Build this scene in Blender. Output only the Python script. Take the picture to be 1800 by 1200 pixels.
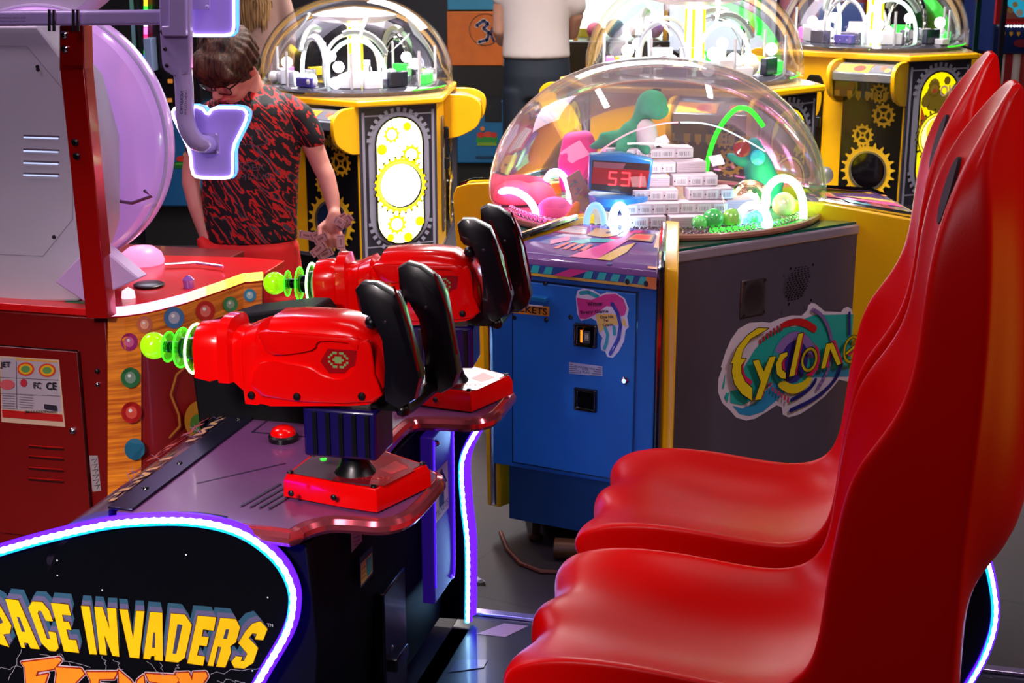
import bpy, bmesh, math, random
from mathutils import Vector, Matrix, geometry

random.seed(7)
for _o in list(bpy.data.objects):
    bpy.data.objects.remove(_o, do_unlink=True)
SC = bpy.context.scene
COL = SC.collection

# ---------------------------------------------------------------- camera
CAM_H = 1.65
FPX = 2600.0
PITCH = math.atan(720.0 / FPX)
cam_data = bpy.data.cameras.new('camera')
cam_data.sensor_width = 36.0
cam_data.lens = 36.0 * FPX / 1800.0
cam_data.clip_start = 0.05
cam_data.clip_end = 60
cam = bpy.data.objects.new('camera', cam_data)
COL.objects.link(cam)
cam.location = (0, 0, CAM_H)
cam.rotation_euler = (math.pi / 2 - PITCH, 0, 0)
SC.camera = cam
cam_data.dof.use_dof = True
cam_data.dof.focus_distance = 3.3
cam_data.dof.aperture_fstop = 13.0

# ---------------------------------------------------------------- world, exposure
SC.view_settings.view_transform = 'Standard'
SC.view_settings.look = 'None'
SC.view_settings.gamma = 1.0
SC.view_settings.use_curve_mapping = False
SC.view_settings.exposure = 0.15
wd = bpy.data.worlds.new('world')
SC.world = wd
wd.use_nodes = True
wd.node_tree.nodes['Background'].inputs[0].default_value = (0.35, 0.3, 0.45, 1)
wd.node_tree.nodes['Background'].inputs[1].default_value = 0.06


def area_light(name, loc, size, energy, color, target, size_y=None, spread=180):
    ld = bpy.data.lights.new(name, 'AREA')
    ld.energy = energy
    ld.color = color
    ld.shape = 'RECTANGLE'
    ld.size = size
    ld.size_y = size_y or size
    ld.spread = math.radians(spread)
    ob = bpy.data.objects.new(name, ld)
    COL.objects.link(ob)
    ob.location = loc
    ob.rotation_euler = (Vector(target) - Vector(loc)).to_track_quat('-Z', 'Y').to_euler()
    return ob


# the hall's ceiling lamps, two added fill lights, an unseen game's lamp
area_light('ceiling_lamp_hall', (-0.4, 6.0, 3.1), 0.10, 95, (1.0, 0.94, 0.92), (-0.4, 6.2, 0), 2.6, 95)
area_light('ceiling_lamp_hall', (1.3, 6.3, 3.1), 0.10, 95, (1.0, 0.94, 0.92), (1.3, 6.5, 0), 2.6, 95)
area_light('ceiling_lamp_back', (0.5, 9.6, 3.1), 2.2, 230, (1.0, 0.95, 0.92), (0.5, 9.4, 0))
area_light('ceiling_lamp_left', (-2.2, 3.6, 3.05), 0.9, 26, (1.0, 0.72, 0.95), (-1.2, 3.4, 0.4))
area_light('ceiling_lamp_front', (-0.9, 0.2, 3.05), 0.8, 20, (1.0, 0.82, 0.93), (-0.8, 2.4, 0.4))
area_light('lettering_fill_light', (-1.5, -0.5, 2.7), 0.3, 12, (1.0, 0.86, 0.86), (-1.0, 2.4, 0.3), None, 40)  # added fill, brightens the lettering on the console side
area_light('ceiling_lamp_cyclone', (0.2, 3.0, 3.1), 1.3, 10, (1.0, 0.93, 0.95), (0.4, 4.1, 0.6), 0.08)
area_light('ceiling_lamp_right', (2.2, 2.4, 3.1), 0.5, 26, (1.0, 0.88, 0.92), (1.0, 4.0, 0.3))
area_light('headrest_sheen_light', (-1.7, 6.4, 3.1), 1.2, 42, (0.88, 0.78, 1.0), (-0.6, 5.0, 0.6))  # added light that gives the seat headrests a pale sheen
area_light('unseen_yellow_game_lamp', (2.3, 1.9, 1.0), 0.03, 4, (1.0, 0.62, 0.05), (0.65, 2.35, 0.9), 1.1)


# ---------------------------------------------------------------- helpers
def lin(c):
    if isinstance(c, str):
        c = c.lstrip('#')
        c = [int(c[i:i + 2], 16) / 255.0 for i in (0, 2, 4)]
        return tuple((x / 12.92 if x <= 0.04045 else ((x + 0.055) / 1.055) ** 2.4) for x in c)
    return tuple(c)


MATS = {}


def mat(color, rough=0.5, metal=0.0, coat=0.0, var=0.12, scale=9.0, spec=0.5, bump=0.0, bscale=60.0, crough=0.06):
    key = ('m', str(color), rough, metal, coat, var, scale, spec, bump, bscale, crough)
    if key in MATS:
        return MATS[key]
    m = bpy.data.materials.new('surface_%d' % len(MATS))
    m.use_nodes = True
    nt = m.node_tree
    b = nt.nodes['Principled BSDF']
    c = lin(color)
    tc = nt.nodes.new('ShaderNodeTexCoord')
    nz = nt.nodes.new('ShaderNodeTexNoise')
    nz.inputs['Scale'].default_value = scale
    nz.inputs['Detail'].default_value = 4
    nt.links.new(tc.outputs['Object'], nz.inputs['Vector'])
    mx = nt.nodes.new('ShaderNodeMix')
    mx.data_type = 'RGBA'
    mx.inputs[6].default_value = tuple(x * (1 - var) for x in c) + (1,)
    mx.inputs[7].default_value = tuple(min(1, x * (1 + var)) for x in c) + (1,)
    nt.links.new(nz.outputs['Fac'], mx.inputs[0])
    nt.links.new(mx.outputs[2], b.inputs['Base Color'])
    b.inputs['Roughness'].default_value = rough
    b.inputs['Metallic'].default_value = metal
    b.inputs['Coat Weight'].default_value = coat
    b.inputs['Coat Roughness'].default_value = crough
    b.inputs['Specular IOR Level'].default_value = spec
    if bump:
        n2 = nt.nodes.new('ShaderNodeTexNoise')
        n2.inputs['Scale'].default_value = bscale
        nt.links.new(tc.outputs['Object'], n2.inputs['Vector'])
        bp = nt.nodes.new('ShaderNodeBump')
        bp.inputs['Strength'].default_value = bump
        bp.inputs['Distance'].default_value = 0.002
        nt.links.new(n2.outputs['Fac'], bp.inputs['Height'])
        nt.links.new(bp.outputs['Normal'], b.inputs['Normal'])
    MATS[key] = m
    return m


def glow(color, strength=3.0, base=None):
    key = ('g', str(color), strength)
    if key in MATS:
        return MATS[key]
    m = bpy.data.materials.new('glow_%d' % len(MATS))
    m.use_nodes = True
    nt = m.node_tree
    b = nt.nodes['Principled BSDF']
    c = lin(color)
    b.inputs['Base Color'].default_value = tuple(x * 0.6 for x in c) + (1,)
    b.inputs['Emission Color'].default_value = c + (1,)
    b.inputs['Emission Strength'].default_value = strength
    b.inputs['Roughness'].default_value = 0.4
    MATS[key] = m
    return m


def glass(color=(1, 1, 1), refl=0.55, rough=0.02, tint=0.0, ior=1.45, key2=''):
    key = ('gl', str(color), refl, rough, tint, key2)
    if key in MATS:
        return MATS[key]
    m = bpy.data.materials.new('clear_plastic_%d' % len(MATS))
    m.use_nodes = True
    nt = m.node_tree
    nt.nodes.clear()
    out = nt.nodes.new('ShaderNodeOutputMaterial')
    tr = nt.nodes.new('ShaderNodeBsdfTransparent')
    tr.inputs[0].default_value = tuple(1 - tint * (1 - x) for x in lin(color)) + (1,)
    gs = nt.nodes.new('ShaderNodeBsdfGlossy')
    gs.inputs['Roughness'].default_value = rough
    gs.inputs[0].default_value = (1, 1, 1, 1)
    fr = nt.nodes.new('ShaderNodeFresnel')
    fr.inputs['IOR'].default_value = ior
    nz = nt.nodes.new('ShaderNodeTexNoise')
    nz.inputs['Scale'].default_value = 3
    mul = nt.nodes.new('ShaderNodeMath')
    mul.operation = 'MULTIPLY'
    mul.inputs[1].default_value = refl * 2
    nt.links.new(fr.outputs[0], mul.inputs[0])
    mx = nt.nodes.new('ShaderNodeMixShader')
    nt.links.new(mul.outputs[0], mx.inputs[0])
    nt.links.new(tr.outputs[0], mx.inputs[1])
    nt.links.new(gs.outputs[0], mx.inputs[2])
    nt.links.new(mx.outputs[0], out.inputs[0])
    MATS[key] = m
    return m


class Frame:
    """a local frame standing on the floor: x, y turned by rot (degrees) about z"""
    def __init__(s, ox, oy, rot):
        s.o = Vector((ox, oy, 0))
        s.rot = math.radians(rot)
        s.m = Matrix.Rotation(s.rot, 3, 'Z')
        s.mi = s.m.inverted()

    def w(s, p):
        return s.m @ Vector(p) + s.o

    def px(s, x, y, n, c):
        """the point where the line of sight through photo pixel (x, y) meets the plane n.p = c of this frame"""
        d = Vector(((x - 900) / FPX,
                    math.cos(PITCH) + (600 - y) / FPX * math.sin(PITCH),
                    -math.sin(PITCH) + (600 - y) / FPX * math.cos(PITCH)))
        d = s.mi @ d
        q = s.mi @ (Vector((0, 0, CAM_H)) - s.o)
        n = Vector(n)
        return q + d * ((c - n.dot(q)) / n.dot(d))


BASE = {}


def thing(name, label, cat, fr, base, group=None, rz=0.0):
    o = bpy.data.objects.new(name, None)
    o.empty_display_size = 0.05
    COL.objects.link(o)
    o.location = fr.w(base)
    o.rotation_euler = (0, 0, fr.rot + rz)
    BASE[o.name] = Vector(base)
    tag(o, label, cat, group)
    return o


def tag(o, label, cat, group=None):
    o['label'] = label
    o['category'] = cat
    if group:
        o['group'] = group
    return o


def structure(o):
    o['kind'] = 'structure'
    return o


class MB:
    def __init__(s):
        s.v = []
        s.f = []
        s.mi = []
        s.sm = []
        s.cur = 0
        s.smooth = False

    def add(s, verts, faces):
        n = len(s.v)
        s.v += [Vector(p) for p in verts]
        for f in faces:
            s.f.append([n + i for i in f])
            s.mi.append(s.cur)
            s.sm.append(s.smooth)
        return s

    def box(s, c, size, rot=None, top=None):
        x, y, z = [k / 2 for k in size]
        vs = []
        for dz in (-z, z):
            k = 1 if (dz < 0 or top is None) else top
            for dx, dy in ((-x, -y), (x, -y), (x, y), (-x, y)):
                p = Vector((dx * k, dy * k, dz))
                if rot is not None:
                    p = rot @ p
                vs.append(p + Vector(c))
        return s.add(vs, [(3, 2, 1, 0), (4, 5, 6, 7), (0, 1, 5, 4), (1, 2, 6, 5), (2, 3, 7, 6), (3, 0, 4, 7)])

    def span(s, a, b):
        a = Vector(a)
        b = Vector(b)
        return s.box((a + b) / 2, [abs(k) for k in (b - a)])

    def prism(s, pts, fn, d0, d1):
        n = len(pts)
        vs = [fn(u, v, d0) for u, v in pts] + [fn(u, v, d1) for u, v in pts]
        tri = geometry.tessellate_polygon([[Vector((u, v, 0)) for u, v in pts]])
        fs = [tuple(t) for t in tri] + [tuple(n + i for i in reversed(t)) for t in tri]
        fs += [(i, (i + 1) % n, n + (i + 1) % n, n + i) for i in range(n)]
        return s.add(vs, fs)

    def loft(s, rings, caps=True, close=True):
        n = len(rings[0])
        vs = [p for r in rings for p in r]
        fs = []
        for i in range(len(rings) - 1):
            for j in range(n if close else n - 1):
                a = i * n + j
                b = i * n + (j + 1) % n
                fs.append((a, b, b + n, a + n))
        if caps:
            fs.append(tuple(reversed(range(n))))
            fs.append(tuple((len(rings) - 1) * n + j for j in range(n)))
        return s.add(vs, fs)

    def tube(s, pts, r, n=10, closed=False, caps=True, flat=1.0, up=None, round_ends=False):
        pts = [Vector(p) for p in pts]
        rr = list(r) if hasattr(r, '__len__') else [r] * len(pts)
        if round_ends and not closed:
            a = (pts[0] - pts[1]).normalized()
            b = (pts[-1] - pts[-2]).normalized()
            r0, r1 = rr[0], rr[-1]
            pre = [(pts[0] + a * r0 * math.sin(t), r0 * math.cos(t)) for t in (1.5, 1.1, 0.6)]
            post = [(pts[-1] + b * r1 * math.sin(t), r1 * math.cos(t)) for t in (0.6, 1.1, 1.5)]
            pts = [p for p, _ in pre] + pts + [p for p, _ in post]
            rr = [q for _, q in pre] + rr + [q for _, q in post]
        m = len(pts)
        rings = []
        prev = None
        for i in range(m):
            if closed:
                t = pts[(i + 1) % m] - pts[i - 1]
            else:
                t = pts[min(i + 1, m - 1)] - pts[max(i - 1, 0)]
            if t.length < 1e-9:
                t = Vector((0, 0, 1))
            t.normalize()
            if prev is None:
                ref = Vector(up) if up is not None else (Vector((0, 0, 1)) if abs(t.z) < 0.9 else Vector((1, 0, 0)))
            else:
                ref = prev
            a = ref - t * ref.dot(t)
            if a.length < 1e-6:
                a = t.orthogonal()
            a.normalize()
            prev = a
            b = t.cross(a)
            rings.append([pts[i] + (a * math.cos(q) * flat + b * math.sin(q)) * rr[i]
                          for q in [2 * math.pi * k / n for k in range(n)]])
        if closed:
            rings.append(rings[0])
            return s.loft(rings, caps=False)
        return s.loft(rings, caps=caps)

    def lathe(s, prof, c=(0, 0, 0), axis=(0, 0, 1), n=24, a0=0, a1=2 * math.pi, caps=False):
        axis = Vector(axis).normalized()
        q = axis.to_track_quat('Z', 'Y').to_matrix() if abs(axis.z) < 0.9999 else Matrix.Identity(3) * (1 if axis.z > 0 else 1)
        c = Vector(c)
        full = abs(a1 - a0 - 2 * math.pi) < 1e-6
        rings = []
        for r, h in prof:
            k = n if full else n + 1
            rings.append([c + q @ Vector((r * math.cos(a0 + (a1 - a0) * i / n), r * math.sin(a0 + (a1 - a0) * i / n),
                                          h if axis.z > -0.9999 else -h)) for i in range(k)])
        return s.loft(rings, caps=caps, close=full)

    def sph(s, c, r, n=16, m=10, rot=None):
        if not hasattr(r, '__len__'):
            r = (r, r, r)
        c = Vector(c)
        rings = []
        for i in range(m + 1):
            t = math.pi * (i + (0.02 if i == 0 else (-0.02 if i == m else 0))) / m
            ring = []
            for j in range(n):
                p = Vector((r[0] * math.sin(t) * math.cos(2 * math.pi * j / n), r[1] * math.sin(t) * math.sin(2 * math.pi * j / n),
                            r[2] * math.cos(t)))
                if rot is not None:
                    p = rot @ p
                ring.append(c + p)
            rings.append(ring)
        return s.loft(rings)

    def disc(s, c, r, h, axis=(0, 0, 1), n=20):
        return s.lathe([(0.0005, 0), (r, 0), (r, h), (0.0005, h)], c, axis, n)

    def build(s, name, mats, parent=None, fr=None, bevel=0, seg=2, sub=0, smooth=None, label=None, base=None, auto=35):
        me = bpy.data.meshes.new(name)
        off = Vector((0, 0, 0))
        if parent is not None:
            off = BASE[parent.name]
        elif base is not None:
            off = Vector(base)
        me.from_pydata([tuple(p - off) for p in s.v], [], s.f)
        me.validate()
        if not isinstance(mats, (list, tuple)):
            mats = [mats]
        for m in mats:
            me.materials.append(m)
        if len(me.polygons) == len(s.f):
            for p, k, q in zip(me.polygons, s.mi, s.sm):
                p.material_index = min(k, len(mats) - 1)
        bm = bmesh.new()
        bm.from_mesh(me)
        bmesh.ops.remove_doubles(bm, verts=bm.verts, dist=1e-6)
        bmesh.ops.recalc_face_normals(bm, faces=bm.faces)
        bm.to_mesh(me)
        bm.free()
        o = bpy.data.objects.new(name, me)
        COL.objects.link(o)
        if parent is not None:
            o.parent = parent
            BASE[o.name] = off
        elif fr is not None:
            o.location = fr.w(off)
            o.rotation_euler = (0, 0, fr.rot)
            BASE[o.name] = off
        if bevel:
            bv = o.modifiers.new('bevel', 'BEVEL')
            bv.width = bevel
            bv.segments = seg
            bv.limit_method = 'ANGLE'
            bv.angle_limit = math.radians(40)
        if sub:
            sb = o.modifiers.new('subdivision', 'SUBSURF')
            sb.levels = sub
            sb.render_levels = sub
        if smooth is None:
            smooth = True
        if smooth:
            me.shade_smooth()
            if not sub:
                try:
                    me.set_sharp_from_angle(angle=math.radians(auto))
                except Exception:
                    pass
        if label:
            o['label'] = label
        return o


def bake(o, remesh=None, smooth=0, decimate=None):
    """apply a voxel remesh so that overlapping pieces become one continuous surface"""
    if remesh:
        r = o.modifiers.new('remesh', 'REMESH')
        r.mode = 'VOXEL'
        r.voxel_size = remesh
        r.use_smooth_shade = True
    if smooth:
        k = o.modifiers.new('smooth', 'SMOOTH')
        k.factor = 0.5
        k.iterations = smooth
    dg = bpy.context.evaluated_depsgraph_get()
    me = bpy.data.meshes.new_from_object(o.evaluated_get(dg))
    o.modifiers.clear()
    ms = [m for m in o.data.materials]
    o.data = me
    me.materials.clear()
    for m in ms:
        me.materials.append(m)
    me.shade_smooth()
    return o


_TXT = {}


def text_mesh(body, offset=0.0, shear=0.0):
    k = (body, offset, shear)
    if k in _TXT:
        return _TXT[k]
    cu = bpy.data.curves.new('txt', 'FONT')
    cu.body = body
    cu.size = 1.0
    cu.offset = offset
    cu.shear = shear
    cu.resolution_u = 3
    cu.fill_mode = 'BOTH'
    ob = bpy.data.objects.new('txt', cu)
    COL.objects.link(ob)
    dg = bpy.context.evaluated_depsgraph_get()
    dg.update()
    me = bpy.data.meshes.new_from_object(ob.evaluated_get(dg))
    vs = [(v.co.x, v.co.y) for v in me.vertices]
    fs = [tuple(p.vertices) for p in me.polygons]
    bpy.data.objects.remove(ob)
    bpy.data.curves.remove(cu)
    bpy.data.meshes.remove(me)
    xs = [p[0] for p in vs] or [0]
    ys = [p[1] for p in vs] or [0]
    _TXT[k] = (vs, fs, (min(xs), max(xs), min(ys), max(ys)))
    return _TXT[k]


class Art:
    """flat printed artwork on a surface: fmap(u, v) gives the point, nrm the way out of the surface"""
    def __init__(s, fmap, nrm, step=0.00025, lift=0.0008):
        s.fm = fmap
        s.n = Vector(nrm).normalized()
        s.step = step
        s.k = 0
        s.lift = lift
        s.v = []
        s.f = []
        s.mi = []
        s.mats = []

    def _m(s, col):
        m = col if isinstance(col, bpy.types.Material) else mat(col, 0.35, coat=0.2, var=0.05)
        if m not in s.mats:
            s.mats.append(m)
        return s.mats.index(m)

    def raw(s, pts, faces, col, up=True):
        if up:
            s.k += 1
        n = len(s.v)
        d = s.n * (s.lift + s.step * s.k)
        s.v += [Vector(s.fm(u, v)) + d for u, v in pts]
        mi = s._m(col)
        for f in faces:
            s.f.append([n + i for i in f])
            s.mi.append(mi)
        return s

    def poly(s, pts, col, up=True):
        tri = geometry.tessellate_polygon([[Vector((u, v, 0)) for u, v in pts]])
        return s.raw(pts, [tuple(t) for t in tri], col, up)

    def rect(s, x0, y0, x1, y1, col):
        return s.poly([(x0, y0), (x1, y0), (x1, y1), (x0, y1)], col)

    def circ(s, cx, cy, r, col, ry=None, n=28, up=True):
        ry = ry or r
        return s.raw([(cx + r * math.cos(2 * math.pi * i / n), cy + ry * math.sin(2 * math.pi * i / n)) for i in range(n)],
                     [tuple(range(n))], col, up)

    def arc(s, cx, cy, r0, r1, a0, a1, col, n=20, ky=1.0, up=True):
        pts = []
        for i in range(n + 1):
            a = math.radians(a0 + (a1 - a0) * i / n)
            pts.append((cx + r0 * math.cos(a), cy + ky * r0 * math.sin(a)))
            pts.append((cx + r1 * math.cos(a), cy + ky * r1 * math.sin(a)))
        return s.raw(pts, [(2 * i, 2 * i + 1, 2 * i + 3, 2 * i + 2) for i in range(n)], col, up)

    def gear(s, cx, cy, r1, r0, rh, teeth, col, duty=0.5, ph=0.0, taper=0.7):
        out = []
        for t in range(teeth):
            for fr_, r in ((0.0, r0), (duty * (1 - taper) / 2 + 0.02, r1), (duty * (1 + taper) / 2, r1), (duty, r0), (duty + (1 - duty) / 2, r0)):
                a = 2 * math.pi * (t + fr_) / teeth + ph
                out.append((r, a))
        pts = []
        for r, a in out:
            pts.append((cx + rh * math.cos(a), cy + rh * math.sin(a)))
            pts.append((cx + r * math.cos(a), cy + r * math.sin(a)))
        n = len(out)
        return s.raw(pts, [(2 * i, 2 * i + 1, (2 * i + 3) % (2 * n), (2 * i + 2) % (2 * n)) for i in range(n)], col)

    def stroke(s, pts, w, col, caps=True, closed=False):
        s.k += 1
        m = len(pts)
        segs = [(pts[i], pts[(i + 1) % m]) for i in range(m if closed else m - 1)]
        for (a, b) in segs:
            dx, dy = b[0] - a[0], b[1] - a[1]
            L = math.hypot(dx, dy) or 1e-9
            nx, ny = -dy / L * w / 2, dx / L * w / 2
            s.raw([(a[0] + nx, a[1] + ny), (a[0] - nx, a[1] - ny), (b[0] - nx, b[1] - ny), (b[0] + nx, b[1] + ny)], [(0, 1, 2, 3)], col, False)
        rng = range(m) if (caps or closed) else range(1, m - 1)
        for i in rng:
            s.circ(pts[i][0], pts[i][1], w / 2, col, n=10, up=False)
        return s

    def text(s, body, x, y, h, col, wid=None, shear=0.0, off=0.0, rot=0.0, align='l'):
        vs, fs, (x0, x1, y0, y1) = text_mesh(body, off, shear)
        k = h / max(1e-6, (y1 - y0))
        kx = wid / (x1 - x0) if wid else k
        W = (x1 - x0) * kx
        sh = {'l': 0, 'c': -W / 2, 'r': -W}[align]
        c, q = math.cos(math.radians(rot)), math.sin(math.radians(rot))
        pts = []
        for a, b in vs:
            u = (a - x0) * kx + sh
            v = (b - y0) * k
            pts.append((x + u * c - v * q, y + u * q + v * c))
        return s.raw(pts, fs, col)

    def build(s, name, parent, label=None):
        mb = MB()
        mb.v = s.v
        mb.f = s.f
        mb.mi = s.mi
        mb.sm = [False] * len(s.f)
        me = bpy.data.meshes.new(name)
        off = BASE[parent.name]
        me.from_pydata([tuple(p - off) for p in s.v], [], s.f)
        for m in s.mats:
            me.materials.append(m)
        me.polygons.foreach_set('material_index', s.mi)
        o = bpy.data.objects.new(name, me)
        COL.objects.link(o)
        o.parent = parent
        BASE[o.name] = off
        if label:
            o['label'] = label
        return o


def smooth_path(pts, k=6, closed=False):
    """Catmull-Rom through the points"""
    P = [Vector(p) for p in pts]
    n = len(P)
    out = []
    for i in range(n if closed else n - 1):
        if closed:
            a, b, c, d = P[i - 1], P[i], P[(i + 1) % n], P[(i + 2) % n]
        else:
            a, b, c, d = P[max(i - 1, 0)], P[i], P[i + 1], P[min(i + 2, n - 1)]
        for j in range(k):
            t = j / k
            out.append(0.5 * ((2 * b) + (c - a) * t + (2 * a - 5 * b + 4 * c - d) * t * t + (3 * b - a - 3 * c + d) * t ** 3))
    if not closed:
        out.append(P[-1])
    return out


def copy_tree(o, parent=None):
    c = o.copy()
    COL.objects.link(c)
    c.parent = parent
    if o.name in BASE:
        BASE[c.name] = BASE[o.name]
    for ch in list(o.children):
        copy_tree(ch, c)
    return c


def XZ(y):
    return lambda u, v, d: Vector((u, d, v))


fxz = lambda u, v, d: Vector((u, d, v))
fxy = lambda u, v, d: Vector((u, v, d))
fyz = lambda u, v, d: Vector((d, u, v))

RED = mat('#ee0404', 0.22, coat=0.6, var=0.05, spec=0.3, crough=0.04)
SEATRED = mat('#dc0000', 0.34, coat=0.0, var=0.05, bump=0.05, bscale=260, spec=0.19)
BLACK = mat('#060608', 0.35, var=0.2)
BLACKGLOSS = mat('#050507', 0.12, coat=0.5, var=0.2)
CHROME = mat('#c8c4cc', 0.12, metal=1.0, var=0.05)
STEEL = mat('#6e6278', 0.28, metal=0.5, var=0.12, scale=5)
YEL = mat('#e8ac00', 0.35, coat=0.25, var=0.08)
WHITE = mat('#e8e6ea', 0.35, var=0.04)
DARK = mat('#020209', 0.6, var=0.2, spec=.12)
LED_EDGE = glow('#3008ff', 7.0)
LED_CORE = glow('#a0d8ff', 24.0)
LED_HALO_CYAN = glow('#10a0e8', 2.2)
W0 = Frame(0, 0, 0)


def rope(path, parent, out, fr=None, r=0.0065, name='rope_light', core=None, edge=None, bead=0.018):
    """LED rope: a wide tinted jacket for its halo with a beaded bright core laid on its outer side"""
    P = smooth_path(path, 8)
    out = Vector(out).normalized()
    ln = [0.0]
    for a, b in zip(P, P[1:]):
        ln.append(ln[-1] + (b - a).length)
    n = max(8, int(ln[-1] / (bead / 2)))
    Q = []
    j = 0
    for i in range(n + 1):
        d = ln[-1] * i / n
        while j < len(ln) - 2 and ln[j + 1] < d:
            j += 1
        t = (d - ln[j]) / max(1e-9, ln[j + 1] - ln[j])
        Q.append(P[j].lerp(P[j + 1], min(1, max(0, t))))
    mb = MB()
    mb.cur = 0
    mb.tube(P, r * 1.25, 10, up=out)
    mb.cur = 1
    rr = [r * (0.58 + (0.16 if i % 2 else 0)) for i in range(len(Q))]
    mb.tube([q + out * r * 0.85 for q in Q], rr, 8, up=out)
    mb.cur = 2
    mb.tube([q + out * r * 0.45 + Vector((-r * .4, 0, -r * .55)) for q in P], r * .85, 8, up=out)  # cyan tube stands in for the glow fringing the rope
    return mb.build(name, [edge or LED_EDGE, core or LED_CORE, edge or LED_HALO_CYAN], parent)

# ================================================================ the hall and what stands at its back
def tile_floor():
    m = bpy.data.materials.new('hall_floor')
    m.use_nodes = True
    nt = m.node_tree
    b = nt.nodes['Principled BSDF']
    tc = nt.nodes.new('ShaderNodeTexCoord')
    br = nt.nodes.new('ShaderNodeTexBrick')
    br.offset = 0
    br.inputs['Scale'].default_value = 1.0
    br.inputs['Brick Width'].default_value = .61
    br.inputs['Row Height'].default_value = .61
    br.inputs['Mortar Size'].default_value = .004
    br.inputs['Color1'].default_value = lin('#372c33') + (1,)
    br.inputs['Color2'].default_value = lin('#31272e') + (1,)
    br.inputs['Mortar'].default_value = lin('#1e1a20') + (1,)
    nz = nt.nodes.new('ShaderNodeTexNoise')
    nz.inputs['Scale'].default_value = 5
    nz.inputs['Detail'].default_value = 6
    mx = nt.nodes.new('ShaderNodeMix')
    mx.data_type = 'RGBA'
    mx.blend_type = 'MULTIPLY'
    mx.inputs[0].default_value = .5
    mp = nt.nodes.new('ShaderNodeMapping')
    mp.inputs['Rotation'].default_value = (0, 0, math.radians(28))
    nt.links.new(tc.outputs['Object'], mp.inputs[0])
    nt.links.new(mp.outputs[0], br.inputs[0])
    nt.links.new(tc.outputs['Object'], nz.inputs['Vector'])
    nt.links.new(br.outputs['Color'], mx.inputs[6])
    nt.links.new(nz.outputs['Color'], mx.inputs[7])
    nt.links.new(mx.outputs[2], b.inputs['Base Color'])
    b.inputs['Roughness'].default_value = .55
    return m


floor = MB().span((-6, -1.5, -.05), (6, 13, 0)).build('floor', tile_floor(), None, W0, base=(0, 0, 0))
structure(floor)
WLM = mat('#1c1620', .7, var=.2, scale=2)
structure(MB().span((-6, 13, 0), (6, 13.1, 3.4)).build('wall_back', WLM, None, W0, base=(0, 13, 0)))
structure(MB().span((-6.1, -1.5, 0), (-6, 13, 3.4)).build('wall_left', WLM, None, W0, base=(-6, 6, 0)))
structure(MB().span((6, -1.5, 0), (6.1, 13, 3.4)).build('wall_right', WLM, None, W0, base=(6, 6, 0)))
structure(MB().span((-6, -1.6, 0), (6, -1.5, 3.4)).build('wall_front', WLM, None, W0, base=(0, -1.5, 0)))
structure(MB().span((-6, -1.5, 3.4), (6, 13, 3.5)).build('ceiling', mat('#141218', .8, var=.2), None, W0, base=(0, 5, 3.4)))


def P(x, y, Y):
    return W0.px(x, y, (0, 1, 0), Y)


def slab(name, x0, x1, y0, y1, Y, depth, m, parent=None, bevel=.006, z0=None, z1=None):
    a, b = P(x0, y1, Y), P(x1, y0, Y)
    za = a.z if z0 is None else z0
    zb = b.z if z1 is None else z1
    return MB().span((a.x, Y, za), (b.x, Y + depth, zb)).build(name, m, parent, W0, bevel=bevel, base=(a.x, Y, za))


# dark tall cabinet with a rainbow light tube, left of the boy
Y = 7.9
a0 = P(232, 0, Y)
dk = thing('tall_arcade_cabinet', 'tall black cabinet with a rainbow light tube, between the white wheel and the boy', 'arcade machine', W0, (P(285, 0, Y).x, Y + .3, 0))
x0, x1 = P(226, 0, Y).x, P(345, 0, Y).x
MB().span((x0, Y, .72), (x1, Y + .7, 2.0)).build('cabinet', mat('#08080c', .3, coat=.3), dk, bevel=.01)
lo = MB().span((x0, Y - .02, .22), (x1 + .12, Y + .7, .72)).build('blue_base', mat('#0a4a78', .45, var=.2), dk, bevel=.01)
MB().span((x0, Y + .02, .0), (x1 + .10, Y + .65, .22)).build('kick_base', mat('#050507', .6), dk)
a = Art(lambda u, v: P(u, v, Y - .02), (0, -1, 0))
a.rect(262, 206, 350, 211, '#062840')
a.poly([(300, 296), (350, 296), (346, 284), (306, 284)], '#1c5a2c')
a.circ(318, 279, 8, '#b02a20', ry=5)
a.circ(334, 277, 9, '#b83a24', ry=6)
a.circ(326, 272, 4, '#c8902c', ry=4)
a.poly([(306, 290), (346, 290), (342, 286), (310, 286)], '#3c8a2c')
a.build('base_picture', lo)
mb = MB()
pts = [P(256, y, Y - .05) for y in (-40, -10, 10, 18, 30, 46, 60, 72, 84, 95, 106)]
for i in range(len(pts) - 1):
    mb.cur = i
    mb.tube([pts[i], pts[i + 1]], .010, 8)
mb.build('rainbow_tube', [glow(c, 2.5) for c in ('#ffb020', '#ffb020', '#30ff30', '#30d8a0', '#c8e0ff', '#ff60c0', '#ff2060', '#c0c020', '#30ff30', '#40a0ff')], dk)
MB().span((P(250, 0, Y - .1).x, Y - .14, .95), (P(272, 0, Y).x, Y - .02, 1.12)).build('side_box', mat('#7c90b8', .4), dk, bevel=.004)
MB().span((P(227, 0, Y - .1).x, Y - .10, 1.0), (P(236, 0, Y).x, Y - .02, 1.8)).build('pale_panel', mat('#5a90a0', .4), dk, bevel=.004)
for i in range(6):
    MB().span((P(284 + i * 3, 0, Y).x, Y - .012, .78 + i * .10), (P(292 + i * 3, 0, Y).x, Y - .002, .80 + i * .10)).build('small_light', glow('#c07830', .6), dk)

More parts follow.
